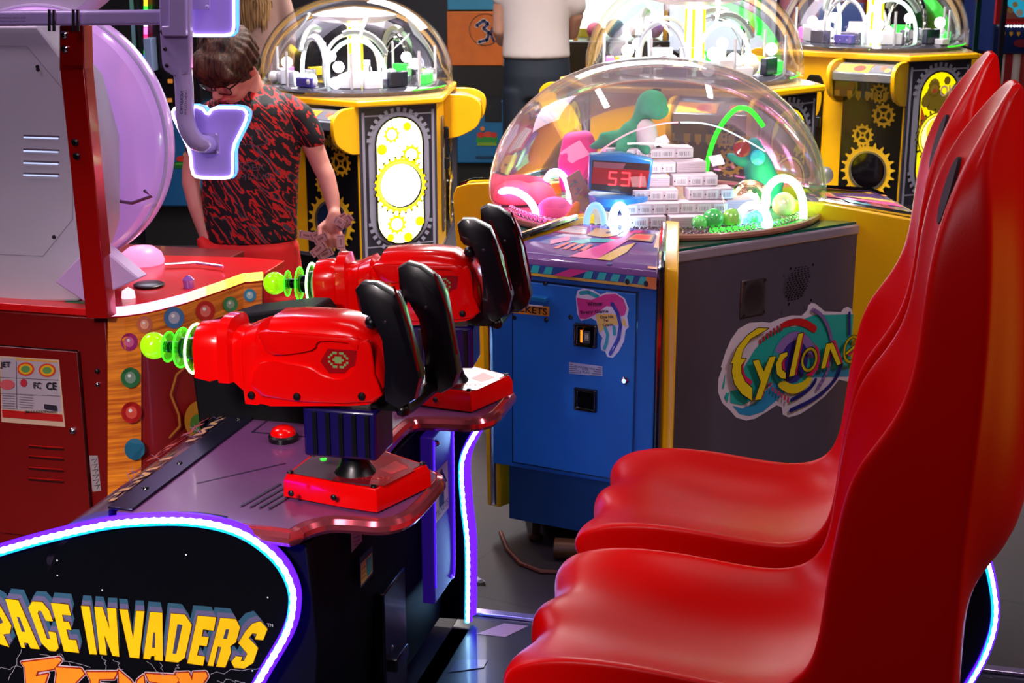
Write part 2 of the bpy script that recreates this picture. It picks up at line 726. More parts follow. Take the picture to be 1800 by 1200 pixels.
# blue cabinet and the orange basketball game right of the yellow game
Y = 8.9
bb = thing('blue_arcade_cabinet', 'blue cabinet with a fruit picture low on it, behind the leftmost yellow gear game', 'arcade machine', W0, (P(868, 0, Y).x, Y + .3, 0))
x0, x1 = P(800, 0, Y).x, P(925, 0, Y).x
MB().span((x0, Y, .30), (x1, Y + .5, .68)).build('blue_base', mat('#0c5c88', .45, var=.2), bb, bevel=.01)
MB().span((x0, Y + .02, .68), (x1, Y + .5, .88)).build('black_middle', mat('#07070b', .5), bb)
MB().span((x0, Y + .03, .0), (x1, Y + .5, .30)).build('kick_base', mat('#050507', .6), bb)
a = Art(lambda u, v: P(u, v, Y), (0, -1, 0), lift=.003)
a.rect(852, 172, 882, 214, '#04101c')
a.poly([(836, 250), (876, 250), (874, 240), (838, 240)], '#1c7a30')
a.poly([(838, 256), (874, 256), (872, 250), (840, 250)], '#6a8a20')
a.circ(845, 237, 7, '#b02a20', ry=5)
a.circ(858, 236, 8, '#b83a24', ry=5)
a.circ(868, 237, 6, '#a82a20', ry=5)
a.circ(848, 226, 4, '#c8702c', ry=4)
a.rect(836, 274, 880, 278, '#063050')
a.build('fruit_picture', [c for c in bb.children][0])
hp = thing('basketball_game', 'orange game side with a blue circled number 3, left of the man in white', 'arcade machine', W0, (P(836, 0, Y).x, Y + .1, .88))
op = slab('orange_panel', 786, 884, 20, 80, Y + .02, .3, mat('#c8641c', .45, var=.2, scale=14), hp, z0=.881, z1=None)
slab('blue_header', 786, 884, -60, 18, Y + .02, .3, mat('#2a84a8', .45), hp)
a = Art(lambda u, v: P(u, v, Y + .02), (0, -1, 0), lift=.003)
a.arc(853, 52, 27, 28.5, 0, 360, '#5a3418', n=36)
a.stroke([(838, 45), (850, 36), (858, 42), (850, 50), (860, 58), (856, 70), (842, 74)], 8, '#c8b8a8')
a.stroke([(838, 45), (850, 36), (858, 42), (850, 50), (860, 58), (856, 70), (842, 74)], 5, '#1c2a5c')
a.stroke([(866, 48), (863, 60), (868, 72)], 4, '#1c2a5c')
a.build('number_print', op)

# bright claw machine right of the man
Y = 9.3
cl = thing('claw_machine', 'brightly lit claw machine with chrome posts, right of the man in white', 'arcade machine', W0, (P(1070, 0, Y).x, Y + .3, 0))
x0, x1 = P(992, 0, Y).x, P(1180, 0, Y).x
zt = P(0, 72, Y).z
MB().span((x0, Y, 0), (x1, Y + .7, zt)).build('lower_cabinet', mat('#060609', .3, coat=.3), cl, bevel=.01)
MB().span((x0 + .02, Y + .45, zt), (x1, Y + .5, 2.1)).build('lit_back_panel', glow('#e4fff4', 2.2), cl)
mb = MB()
for x in (x0 + .02, x0 + .07, x1 - .03):
    mb.span((x - .014, Y + .01, zt), (x + .014, Y + .04, 2.1))
mb.build('chrome_posts', CHROME, cl)
MB().span((x0, Y, 2.1), (x1, Y + .7, 2.25)).build('header', mat('#18405c', .4), cl)
MB().span((x0 + .1, Y + .015, zt), (x1 - .05, Y + .02, 2.1)).build('front_glass', glass(key2='cl'), cl)
mb = MB()
mb.span((x0 + .09, Y + .40, zt), (x0 + .28, Y + .44, zt + .05))
mb.build('yellow_edge', mat('#c8b82c', .4), cl)
for i, (dx, r, c) in enumerate(((.2, .05, '#e06a90'), (.33, .06, '#70b8d8'), (.47, .05, '#f0c040'), (.58, .055, '#a070c8'))):
    o = MB().sph((x0 + dx, Y + .25, zt + r), r, 18, 12).build('toy_ball', mat(c, .6), None, W0, base=(x0 + dx, Y + .25, zt))
    tag(o, ['pink', 'light blue', 'yellow', 'purple'][i] + ' ball in the bright claw machine', 'ball', 'balls in the claw machine')

# colourful game behind the middle dome and the red one to its right
Y = 9.6
cg = thing('striped_prize_cabinet', 'white-lit cabinet with hanging green and red strips behind the middle dome', 'arcade machine', W0, (P(1290, 0, Y).x, Y + .3, 0))
x0, x1 = P(1195, 0, Y).x, P(1380, 0, Y).x
MB().span((x0, Y, 0), (x1, Y + .6, .9)).build('lower_cabinet', mat('#241c28', .4), cg)
MB().span((x0, Y + .3, .9), (x1, Y + .6, 2.1)).build('lit_back', glow('#cfd4e4', .9), cg)
for i, (px_, c) in enumerate(((1304, '#10c840'), (1321, '#d02848'), (1334, '#18d048'), (1312, '#e8e0e8'), (1350, '#c8c8d8'))):
    mb = MB()
    mb.tube(smooth_path([P(px_ + dx, y, Y + .15) for dx, y in ((0, -30), (1, 0), (-1, 25), (2, 45), (0, 62))], 3), .016, 6)
    mb.build('hanging_strip', glow(c, .7), cg)
rc = thing('red_arcade_cabinet', 'red cabinet behind the right-hand gear game\'s dome', 'arcade machine', W0, (P(1450, 0, 9.5).x, 9.8, 0))
x0, x1 = P(1400, 0, 9.5).x, P(1540, 0, 9.5).x
MB().span((x0, 9.5, 0), (x1, 10.1, 2.1)).build('cabinet', mat('#8a0c18', .4, var=.25), rc, bevel=.01)
MB().span((x0 + .02, 9.48, 1.0), (x0 + .07, 9.5, 2.0)).build('white_edge_panel', mat('#b8b0bc', .4), rc)
MB().span((x0 + .14, 9.48, .85), (x1 - .08, 9.5, 1.22)).build('screen', glow('#38508c', .5), rc)
rc = thing('tan_arcade_cabinet', 'tan and black angled cabinet behind the right-hand dome, beside the dark glass edge', 'arcade machine', W0, (P(1705, 0, 9.6).x, 9.9, 0))
x0, x1 = P(1655, 0, 9.6).x, P(1722, 0, 9.6).x
MB().span((x0, 9.6, 0), (x1, 10.0, .95)).build('lower_cabinet', mat('#3c3438', .4), rc)
MB().span((x0, 9.6, .95), (x1, 10.0, 2.0)).build('upper_cabinet', mat('#8a6a28', .5), rc)
mb = MB()
a_, b2 = P(1712, 0, 9.55), P(1690, 62, 9.55)
mb.tube([(a_.x, 9.55, a_.z + .2), (b2.x, 9.55, b2.z)], .05, 6)
mb.build('slanted_black_arm', mat('#1c1c22', .2, coat=.5), rc)
# glass case edge and pinball table at the far right
gcz = thing('glass_display_case', 'glass case with a dark green vertical edge beside the right-hand gear game', 'display case', W0, (P(1722, 0, 8.4).x + .2, 8.5, 0))
x0 = P(1722, 0, 8.3).x
MB().span((x0 - .012, 8.3, .0), (x0 + .012, 8.33, 2.0)).build('corner_post', mat('#08201a', .2, coat=.6), gcz)
MB().span((x0 + .012, 8.31, .6), (x0 + .13, 8.32, 2.0)).build('glass_pane', glass('#c8e0e0', refl=.8, tint=.3, key2='case'), gcz)
MB().span((x0, 8.33, .0), (x0 + .13, 8.9, .6)).build('case_base', mat('#0a0a10', .4), gcz)
MB().span((x0 + .13, 8.3, .0), (x0 + .155, 8.33, 2.0)).build('corner_post', mat('#101018', .3), gcz)
Y = 8.6
pb2 = thing('pinball_machine', 'red-framed machine with blue picture screen, white light row and striped skirt at the top right', 'arcade machine', W0, (P(1830, 0, Y).x, Y + .4, 0))
x0, x1 = P(1750, 0, Y).x, P(1960, 0, Y).x
zm, zl = P(0, 42, Y).z, P(0, 95, Y).z
bd_ = MB().span((x0, Y, zl), (x1, Y + .6, 1.9)).build('cabinet', mat('#0a1c50', .35, coat=.4), pb2, bevel=.01)
mb = MB()
mb.span((x0, Y - .03, zm), (x1, Y, zm + .03))
mb.span((x0, Y - .03, zm + .03), (x0 + .03, Y, 1.9))
mb.build('red_frame', mat('#a81c20', .3, coat=.4), pb2)
a = Art(lambda u, v: P(u, v, Y), (0, -1, 0), lift=.002)
a.poly([(1758, -60), (1900, -60), (1900, 36), (1758, 38)], '#a86858')
a.poly([(1768, -60), (1900, -60), (1900, 28), (1790, 30), (1770, 8)], glow('#1c90b0', .8))
for x, y, r, c in ((1776, 18, 5, '#c8a060'), (1792, 22, 6, '#e8e0d0'), (1784, 8, 5, '#d0c070'), (1812, 10, 9, '#3cb090'), (1798, -4, 6, '#e0e8f0')):
    a.circ(x, y, r, c)
for i in range(6):
    a.poly([(1761 + i * 13, 56), (1767 + i * 13, 56), (1767 + i * 13, 60), (1764 + i * 13, 64), (1761 + i * 13, 60)], '#b88a2c')
a.circ(1795, 76, 14, '#7c2030', ry=7)
a.build('picture_glass', bd_)
mb = MB()
for i in range(16):
    q = P(1761 + i * 5.5, 46, Y - .035)
    mb.sph(q, .006, 8, 6)
mb.build('white_light_row', glow('#ffffff', 3.5), pb2)
mb = MB()
for i in range(14):
    mb.cur = i % 2
    mb.span((x0 + i * .045, Y + .02, .12), (x0 + (i + 1) * .045, Y + .05, zl))
mb.build('striped_skirt', [mat('#8a1018', .5), mat('#b8a8a8', .5)], pb2)
# paper scrap on the floor, cable tube under the domed game
q = W0.px(838, 1022, (0, 0, 1), .004)
mb = MB()
pts = [(-.022, -.010), (-.006, -.018), (.012, -.008), (.024, -.014), (.020, .008), (.004, .006), (-.004, .020), (-.018, .012)]
mb.loft([[Vector((q.x + u, q.y + v, z + .006 * math.sin(u * 180 + v * 90))) for u, v in pts] for z in (.007, .009)])
o = mb.build('paper_scrap', mat('#a8a0b4', .8), None, W0, base=(q.x, q.y, 0))
tag(o, 'small crumpled white paper scrap on the dark floor', 'paper scrap')
A_ = W0.px(975, 963, (0, 0, 1), .031)
B_ = W0.px(1060, 968, (0, 0, 1), .031)
mb = MB()
mb.tube([A_, B_, B_ + Vector((.1, .02, 0))], .029, 16)
o = mb.build('brown_pipe_end', mat('#5a3418', .4, metal=.3), None, W0, base=(A_.x, A_.y, 0))
tag(o, 'short brown tube lying on the floor in front of the domed game', 'tube')
o = MB().tube([W0.px(x, y, (0, 0, 1), .006) for x, y in ((880, 935), (892, 965), (915, 990), (950, 1004), (1000, 1006), (1060, 1000))], .006, 8).build('floor_cable', mat('#5c2410', .5), None, W0, base=tuple(W0.px(950, 1004, (0, 0, 1), 0)))
tag(o, 'thin red-brown cable curving over the floor below the blue coin door', 'cable')

# ================================================================ shooting game cabinet (front left)
SI = Frame(0, 0, -14)
NW = (0, 1, 0)
game = thing('shooting_game_cabinet', 'dark shooting game console, purple deck, yellow letters on its side, LED rope edges', 'arcade machine', SI, (-1.2, 2.7, 0))
PW = 2.25                                   # plane of the near side panel
prof = [(-1.9, .34), (-1.72, .45), (-1.56, .533), (-1.36, .604), (-1.25, .63), (-1.136, .641), (-1.05, .628), (-.99, .59),
        (-.962, .545), (-.958, .50), (-.975, .44), (-1.037, .33), (-1.085, .22), (-1.10, .12), (-1.09, .03)]
P3 = smooth_path([(a, 0, b) for a, b in prof], 5)
poly = [(p.x, p.z) for p in P3] + [(-1.9, .03)]
sp = MB().prism(poly, fxz, PW, PW + .03).build('side_panel', mat('#030409', .35, spec=.2), game)
rope([(a, PW - .003, b) for a, b in prof], game, (0, -1, 0), r=.0092)
# far side panel with its own rope
profF = [(-1.45, .60), (-1.3, .63), (-1.1, .64), (-.88, .64), (-.80, .615), (-.834, .575), (-.868, .53), (-.897, .46), (-.895, .36), (-.885, .246), (-.887, .055)]
PF = smooth_path([(a, 0, b) for a, b in profF], 4)
MB().prism([(p.x, p.z) for p in PF] + [(-1.45, .03), ], fxz, 3.13, 3.16).build('side_panel', mat('#030409', .35, spec=.2), game)
rope([(a, 3.126, b) for a, b in profF[4:]], game, (0, -1, 0), r=.0075)
rope([(a, 3.163, b) for a, b in profF[4:]], game, (0, 1, 0), r=.0075)
# body below the deck
MB().prism([(-1.40, .05), (-.96, .05), (-.93, .40), (-.945, .60), (-1.40, .60)], fxz, PW + .03, 3.13).build('console_body', DARK, game, bevel=.004)
# deck
edge = [(-.966, 2.252), (-.955, 2.29), (-.925, 2.325), (-.88, 2.335), (-.835, 2.338), (-.806, 2.36), (-.793, 2.41), (-.79, 2.52), (-.795, 2.575), (-.83, 2.60),
        (-.93, 2.645), (-.955, 2.69), (-.96, 2.85), (-.945, 2.90), (-.90, 2.915), (-.83, 2.925), (-.800, 2.95), (-.79, 3.0), (-.79, 3.13)]
E3 = smooth_path([(a, b, 0) for a, b in edge], 4)
deckpoly = [(-1.40, PW + .03 - .028), (-1.30, PW + .002)] + [(p.x, p.y) for p in E3] + [(-1.40, 3.13)]


def deck_z(x):
    return .638 if x > -1.31 else .638 - (-1.31 - x) * .35


mb = MB()
mb.prism([p for p in deckpoly if p[0] > -1.35] + [(-1.305, 3.13)], fxy, .605, .638)
deckm = mat('#6a3c6a', .3, coat=.3, var=.12, scale=4)
deck = mb.build('deck', deckm, game)
a = Art(lambda u, v: Vector((u, v, .638)), (0, 0, 1))
dk = mat('#2e1c3a', .35, var=.1)
for (x0, w0, x1, w1) in ((-1.22, 2.42, -1.10, 2.56), (-1.24, 2.72, -1.24, 2.90), (-1.24, 2.72, -1.02, 2.72)):
    a.stroke([(x0, w0), (x1, w1)], .004, dk)
for k in range(4):
    a.stroke([(-1.09 + .018 * k, 2.33), (-1.065 + .018 * k, 2.45)], .006, dk)
a.text('FIRE', -1.07, 2.64, .022, '#b03030', rot=90)
a.build('deck_print', deck)
tr = MB()
tr.tube([(p.x + .004, p.y, .622) for p in [Vector((-1.06, 2.257, 0)), Vector((-1.01, 2.254, 0))] + E3], .0165, 10, up=(0, 0, 1))
tr.build('edge_trim', mat('#d05a68', .16, metal=.75, coat=.5, var=.5, scale=9), game)
# graphics strip that rolls down on the screen side, and its screwed rail
mb = MB()
rows = []
pr = [(-1.315, .640), (-1.34, .634), (-1.37, .622), (-1.40, .604), (-1.43, .575), (-1.45, .53)]
for x, z in pr:
    rows.append([Vector((x, PW, z - (.03 if x < -1.35 else .02))), Vector((x, PW, z)), Vector((x, 3.16, z)), Vector((x, 3.16, z - (.03 if x < -1.35 else .02)))])
mb.loft(rows)
band = mb.build('graphics_band', mat('#4b3f58', .25, coat=.5, var=.2), game)


def bandmap(u, v):      # u 0..1 across the roll, v along w
    x = -1.318 - u * .08
    return Vector((x, v, .640 - max(0, (-1.318 - x)) ** 1.25 * .62))


a = Art(bandmap, (-.15, 0, 1), lift=.0015)
def glyph(u0, u1, va, vb, L, c, w_):
    a.stroke([(u0 + (u1 - u0) * p, va + (vb - va) * q) for p, q in L], w_, c, caps=False)


LT = {'S': ((.1, .9), (.05, .1), (.5, .1), (.5, .9), (.95, .9), (.95, .1)), 'P': ((.95, .1), (.05, .1), (.05, .9), (.5, .9), (.5, .1)), 'A': ((.95, .1), (.05, .5), (.95, .9)), 'C': ((.05, .9), (.05, .1), (.95, .1), (.95, .9)),
      'E': ((.05, .9), (.05, .1), (.5, .1), (.5, .8), (.5, .1), (.95, .1), (.95, .9)), 'I': ((.05, .5), (.95, .5)), 'N': ((.95, .1), (.05, .1), (.95, .9), (.05, .9)), 'V': ((.05, .1), (.95, .5), (.05, .9)),
      'D': ((.05, .1), (.95, .1), (.8, .8), (.2, .8), (.05, .1)), 'R': ((.95, .1), (.05, .1), (.05, .9), (.5, .9), (.5, .1), (.95, .9)), 'F': ((.95, .1), (.05, .1), (.05, .9), (.05, .1), (.5, .1), (.5, .8)), 'Z': ((.05, .1), (.05, .9), (.95, .1), (.95, .9)), 'Y': ((.05, .1), (.5, .5), (.95, .5), (.5, .5), (.05, .9))}
for word, va, vb, u0, u1, c in (('SPACE', 2.30, 2.58, .12, .46, '#d0a070'), ('INVADERS', 2.62, 3.08, .12, .46, '#c79a6c'), ('FRENZY', 2.46, 2.92, .56, .88, '#b8433c')):
    n = len(word)
    for i, ch in enumerate(word):
        p = va + (vb - va) * i / n
        glyph(u0, u1, p, p + (vb - va) / n * .86, LT[ch], '#241c38', .026)
        glyph(u0, u1, p, p + (vb - va) / n * .86, LT[ch], c, .014)
rl = random.Random(9)
for i in range(16):
    v = 2.28 + rl.random() * .75
    a.stroke([(.02 + .1 * rl.random(), v), (.9, v + .07 + .05 * rl.random())], .0022, '#6f6488', caps=False)
a.build('band_lettering', band)
mb = MB()
mb.span((-1.322, PW + .01, .636), (-1.272, 3.12, .643))
mb.build('deck_rail', mat('#33304a', .25, metal=.8), game, bevel=.002)
for w_ in (2.36, 2.50, 2.78, 3.0):
    MB().sph((-1.297, w_, .643), (.006, .006, .004), 10, 6).build('rail_screw', BLACKGLOSS, game)
# start button
b_ = SI.px(498, 768, (0, 0, 1), .645)
bt = MB().lathe([(.001, 0), (.030, 0), (.031, .010), (.027, .014), (.001, .014)], (b_.x, b_.y, .638)).build('start_button_ring', BLACK, game)
MB().lathe([(.026, 0), (.0265, .006), (.022, .014), (.012, .019), (.001, .020)], (b_.x, b_.y, .650)).build('button_cap', RED, bt)
b2 = b_ + Vector((0, .585, 0))
bt = MB().lathe([(.001, 0), (.030, 0), (.031, .010), (.027, .014), (.001, .014)], (b2.x, b2.y, .638)).build('start_button_ring', BLACK, game)
MB().lathe([(.026, 0), (.0265, .006), (.022, .014), (.012, .019), (.001, .020)], (b2.x, b2.y, .650)).build('button_cap', RED, bt)
# black housing behind the near gun
pts = [SI.px(x, y, NW, 2.80) for x, y in ((332, 700), (335, 640), (372, 570), (420, 553), (520, 541), (552, 541), (566, 560), (580, 640), (580, 740))]
pz = [(p.x, max(p.z, .62)) for p in pts]
MB().prism([(-1.40, .60)] + [(x, z) for x, z in pz[1:]] + [(pz[-1][0], .62)], fxz, 2.80, 2.9).build('sensor_housing', mat('#040406', .6, spec=.2), game, bevel=.006)

# lettering on the side panel, traced at its true plane
def sidepx(cx, cy):
    p = SI.px(cx / 3.4615, 1020 + cy / 3.4615, NW, PW)
    return (p.x, p.z)


a = Art(lambda u, v: Vector((u, PW, v)), (0, -1, 0), step=.00012)
LET = [
    [(-60, 100), (0, 138), (75, 270), (65, 318), (25, 322), (62, 400), (5, 382), (-60, 250)],
    [(38, 108), (117, 116), (247, 412), (192, 408), (176, 375), (152, 372), (158, 405), (135, 402)],
    [(178, 160), (203, 123), (262, 127), (305, 178), (328, 243), (285, 240), (258, 182), (240, 178), (235, 195), (292, 352), (312, 350), (300, 305), (345, 312), (362, 405), (345, 425), (305, 422), (258, 375)],
    [(315, 132), (420, 141), (438, 208), (382, 203), (393, 245), (425, 248), (440, 296), (408, 292), (424, 355), (468, 358), (487, 435), (395, 425)],
    [(498, 150), (550, 153), (595, 445), (550, 442)],
    [(580, 155), (628, 158), (672, 290), (657, 163), (712, 166), (730, 458), (690, 452), (640, 325), (655, 448), (612, 443)],
    [(732, 170), (783, 173), (815, 350), (833, 180), (883, 182), (852, 468), (795, 462)],
    [(918, 187), (993, 192), (995, 483), (945, 478), (945, 455), (925, 453), (918, 474), (877, 470)],
    [(1045, 195), (1130, 203), (1172, 265), (1128, 465), (1088, 493), (1010, 485)],
    [(1208, 210), (1320, 219), (1305, 300), (1240, 292), (1232, 335), (1275, 340), (1262, 395), (1218, 388), (1203, 450), (1252, 458), (1240, 512), (1145, 498)],
    [(1345, 222), (1440, 230), (1465, 280), (1440, 370), (1405, 395), (1410, 430), (1375, 523), (1320, 518), (1352, 400), (1330, 395), (1302, 515), (1268, 512)],
    [(1498, 305), (1540, 258), (1590, 243), (1632, 290), (1605, 357), (1555, 352), (1568, 320), (1540, 315), (1518, 345), (1575, 405), (1545, 495), (1490, 530), (1430, 525), (1412, 490), (1440, 455), (1478, 460), (1470, 485), (1490, 482), (1510, 440), (1455, 375)],
]
HOL = [[(-60, 150), (-5, 190), (25, 250), (0, 262), (-60, 200)], [(108, 215), (125, 218), (160, 308), (138, 305)], [(938, 310), (950, 310), (948, 405), (930, 403)],
       [(1085, 260), (1115, 265), (1112, 280), (1078, 440), (1055, 438)], [(1380, 290), (1400, 292), (1385, 350), (1362, 348)]]
for lo, hi, c in ((1.0, .55, '#2c5168'), (.5, .08, '#5a5578')):
    for i in range(4):
        t = lo + (hi - lo) * i / 3
        for L in LET:
            cx = sum(p[0] for p in L) / len(L)
            ox = (700 - cx) * .055 * t
            a.poly([sidepx(x + ox, y - 58 * t - 3) for x, y in L], c, up=(L is LET[0]))
for L in LET:
    a.stroke([sidepx(x, y) for x, y in L], .0022, '#4a2205', closed=True)
yl = mat('#e9bb08', .35, coat=.2, var=.12, scale=30)
for i, L in enumerate(LET):
    a.poly([sidepx(x, y) for x, y in L], yl, up=(i == 0))
for L in HOL:
    a.poly([sidepx(x, y) for x, y in L], '#3b3a58', up=(L is HOL[0]))
FRZ = [[(140, 492), (370, 462), (380, 478), (335, 530), (235, 545), (225, 575), (300, 560), (280, 620), (200, 650), (205, 760), (180, 760), (160, 520)],
       [(345, 520), (500, 530), (520, 560), (440, 640), (490, 760), (430, 760), (390, 680), (395, 760), (325, 760), (355, 560)],
       [(535, 550), (720, 550), (700, 590), (610, 592), (605, 625), (680, 630), (600, 668), (600, 720), (690, 730), (560, 770), (560, 600)],
       [(730, 540), (800, 600), (835, 650), (845, 600), (880, 570), (905, 760), (850, 760), (790, 670), (785, 760), (740, 760)],
       [(895, 560), (1080, 570), (1100, 590), (1010, 720), (1090, 730), (1080, 770), (930, 770), (1010, 620), (915, 605)],
       [(1075, 555), (1155, 552), (1175, 600), (1185, 552), (1260, 550), (1270, 575), (1200, 680), (1190, 770), (1130, 770), (1130, 660), (1085, 585)]]
for L in FRZ:
    a.stroke([sidepx(x, y) for x, y in L], .0085, '#b9a6b0', closed=True)
for L in FRZ:
    a.stroke([sidepx(x, y) for x, y in L], .005, '#8d1208', closed=True)
orm = mat('#e8841a', .35, coat=.2, var=.35, scale=12)
for i, L in enumerate(FRZ):
    a.poly([sidepx(x, y) for x, y in L], orm, up=(i == 0))
rl = random.Random(4)
for (x, y, x2, y2) in ((0, 530, 140, 520), (140, 410, 60, 600), (250, 440, 560, 520), (630, 450, 660, 540), (900, 480, 1000, 560), (980, 490, 1010, 570), (1090, 500, 1085, 560), (700, 470, 760, 530), (1290, 560, 1600, 520), (1600, 520, 1680, 440), (1330, 600, 1500, 610), (360, 440, 440, 510)):
    pts = []
    for i in range(8):
        t = i / 7
        j = 0 if i in (0, 7) else 1
        pts.append(sidepx(x + (x2 - x) * t + j * rl.uniform(-14, 14), y + (y2 - y) * t + j * rl.uniform(-14, 14)))
    a.stroke(pts, .0009, '#8d8a9a', caps=False)
for x, y in ((104 * 3.4615, -40), (633, 48), (1638, 93), (1545, 538), (183 * 3.4615, 48)):
    u, v = sidepx(x, y)
    a.circ(u, v, .0015, '#d8dce8', n=8)
for x, y in ((104, 982), (330, 972)):
    p = SI.px(x, y, NW, PW)
    a.circ(p.x, p.z, .0017, '#d8dce8', n=8)
p = sidepx(1635, 268)
a.text('TM', p[0], p[1], .006, '#c8c8d0')
a.build('side_lettering', sp, 'yellow game title over an orange second title')

# player side: lit ticket panel, stickers, coin slots
XF = -.925
p0, p1 = SI.px(760, 745, (1, 0, 0), -.9), SI.px(799, 1035, (1, 0, 0), -.9)
mb = MB()
mb.span((-.93, p0.y, .20), (-.90, p1.y, .595))
tpanel = mb.build('ticket_panel', glow('#3a18a8', .22), game, bevel=.004)
rope([(-.899, p1.y - .006, .585), (-.899, p1.y - .006, .24), (-.899, p1.y - .03, .215)], game, (1, 0, 0), r=.0025, core=glow('#5a30ff', 3.0), edge=glow('#3a10d0', 2.0))
rope([(-.899, p0.y + .004, .585), (-.899, p0.y + .004, .24)], game, (1, 0, 0), r=.0018, core=glow('#5a30ff', 2.0), edge=glow('#3a10d0', 1.5))


def fx(x, y):
    p = SI.px(x, y, (1, 0, 0), -.9)
    return (p.y, p.z)


a = Art(lambda u, v: Vector((-.9, u, v)), (1, 0, 0))
a.poly([fx(763, 832), fx(786, 808), fx(788, 892), fx(765, 920)], '#d8c0c8')
a.poly([fx(775, 822), fx(785, 845), fx(779, 850), fx(780, 884), fx(771, 893), fx(770, 858), fx(764, 864)], '#120c40')
u0, v0 = fx(765, 914)
u1, v1 = fx(787, 888)
a.text('TICKETS', u0, v0 + .001, .016, '#120c40', wid=(u1 - u0) * .98)
a.build('ticket_sign', tpanel)
MB().sph((-.898, p0.y + .02, .575), .008, 10, 8).build('panel_lock', CHROME, game)
a = Art(lambda u, v: Vector((-.93, u, v)), (1, 0, 0), lift=.004)


def fy(x, y):
    p = SI.px(x, y, (1, 0, 0), -.93)
    return (p.y, p.z)


a.poly([fy(613, 930), fy(632, 924), fy(633, 950), fy(614, 971)], '#b8b4c4')
for i in range(4):
    a.stroke([fy(617, 938 + 7 * i), fy(629, 934 + 7 * i)], .0016, '#5a5668')
a.poly([fy(636, 926), fy(652, 920), fy(652, 928), fy(637, 940)], '#c8a020')
a.poly([fy(627, 980), fy(650, 958), fy(651, 1008), fy(629, 1033)], '#101018')
a.poly([fy(629, 990), fy(649, 970), fy(650, 1004), fy(630, 1028)], '#d8b018')
a.poly([fy(638, 984), fy(648, 974), fy(649, 1003), fy(640, 1014)], '#2f9a88')
for i in range(3):
    a.stroke([fy(631, 1000 + 8 * i), fy(637, 994 + 8 * i)], .0018, '#402808')
a.build('warning_stickers', game)
mb = MB()
mb.span((-.94, 2.60, .10), (-.915, 2.74, .36))
mb.span((-.925, 2.63, .17), (-.90, 2.71, .20))
mb.build('coin_box_door', mat('#03030a', .25, coat=.3), game, bevel=.004)
q = SI.px(685, 1138, (1, 0, 0), -.92)
MB().sph(q, .008, 10, 8).build('door_lock', CHROME, game)

# foot platform that joins console and seats
mb = MB()
mb.span((-1.0, 2.29, .0), (-.88, 3.12, .035))
mb.span((-.93, 2.05, .0), (.42, 3.215, .035))
plat = mb.build('foot_platform', mat('#140d2c', .38, coat=.12, var=.25, scale=6), game, bevel=.004)
a = Art(lambda u, v: Vector((u, v, .035)), (0, 0, 1))
for i in range(4):
    x0 = -.86 + i * .16
    a.poly([(x0, 3.10), (x0 + .07, 3.10), (x0 + .11, 3.17), (x0 + .05, 3.17)], '#9a7890')
for i in range(5):
    a.poly([(-.87, 2.9 - i * .16), (-.80, 2.94 - i * .16), (-.80, 2.98 - i * .16), (-.87, 2.96 - i * .16)], '#2c2060')
a.build('platform_stripes', plat)
MB().span((-.90, 3.195, .035), (.42, 3.222, .043)).build('platform_edge_strip', mat('#b8a8d8', .2, metal=.7), game, bevel=.002)

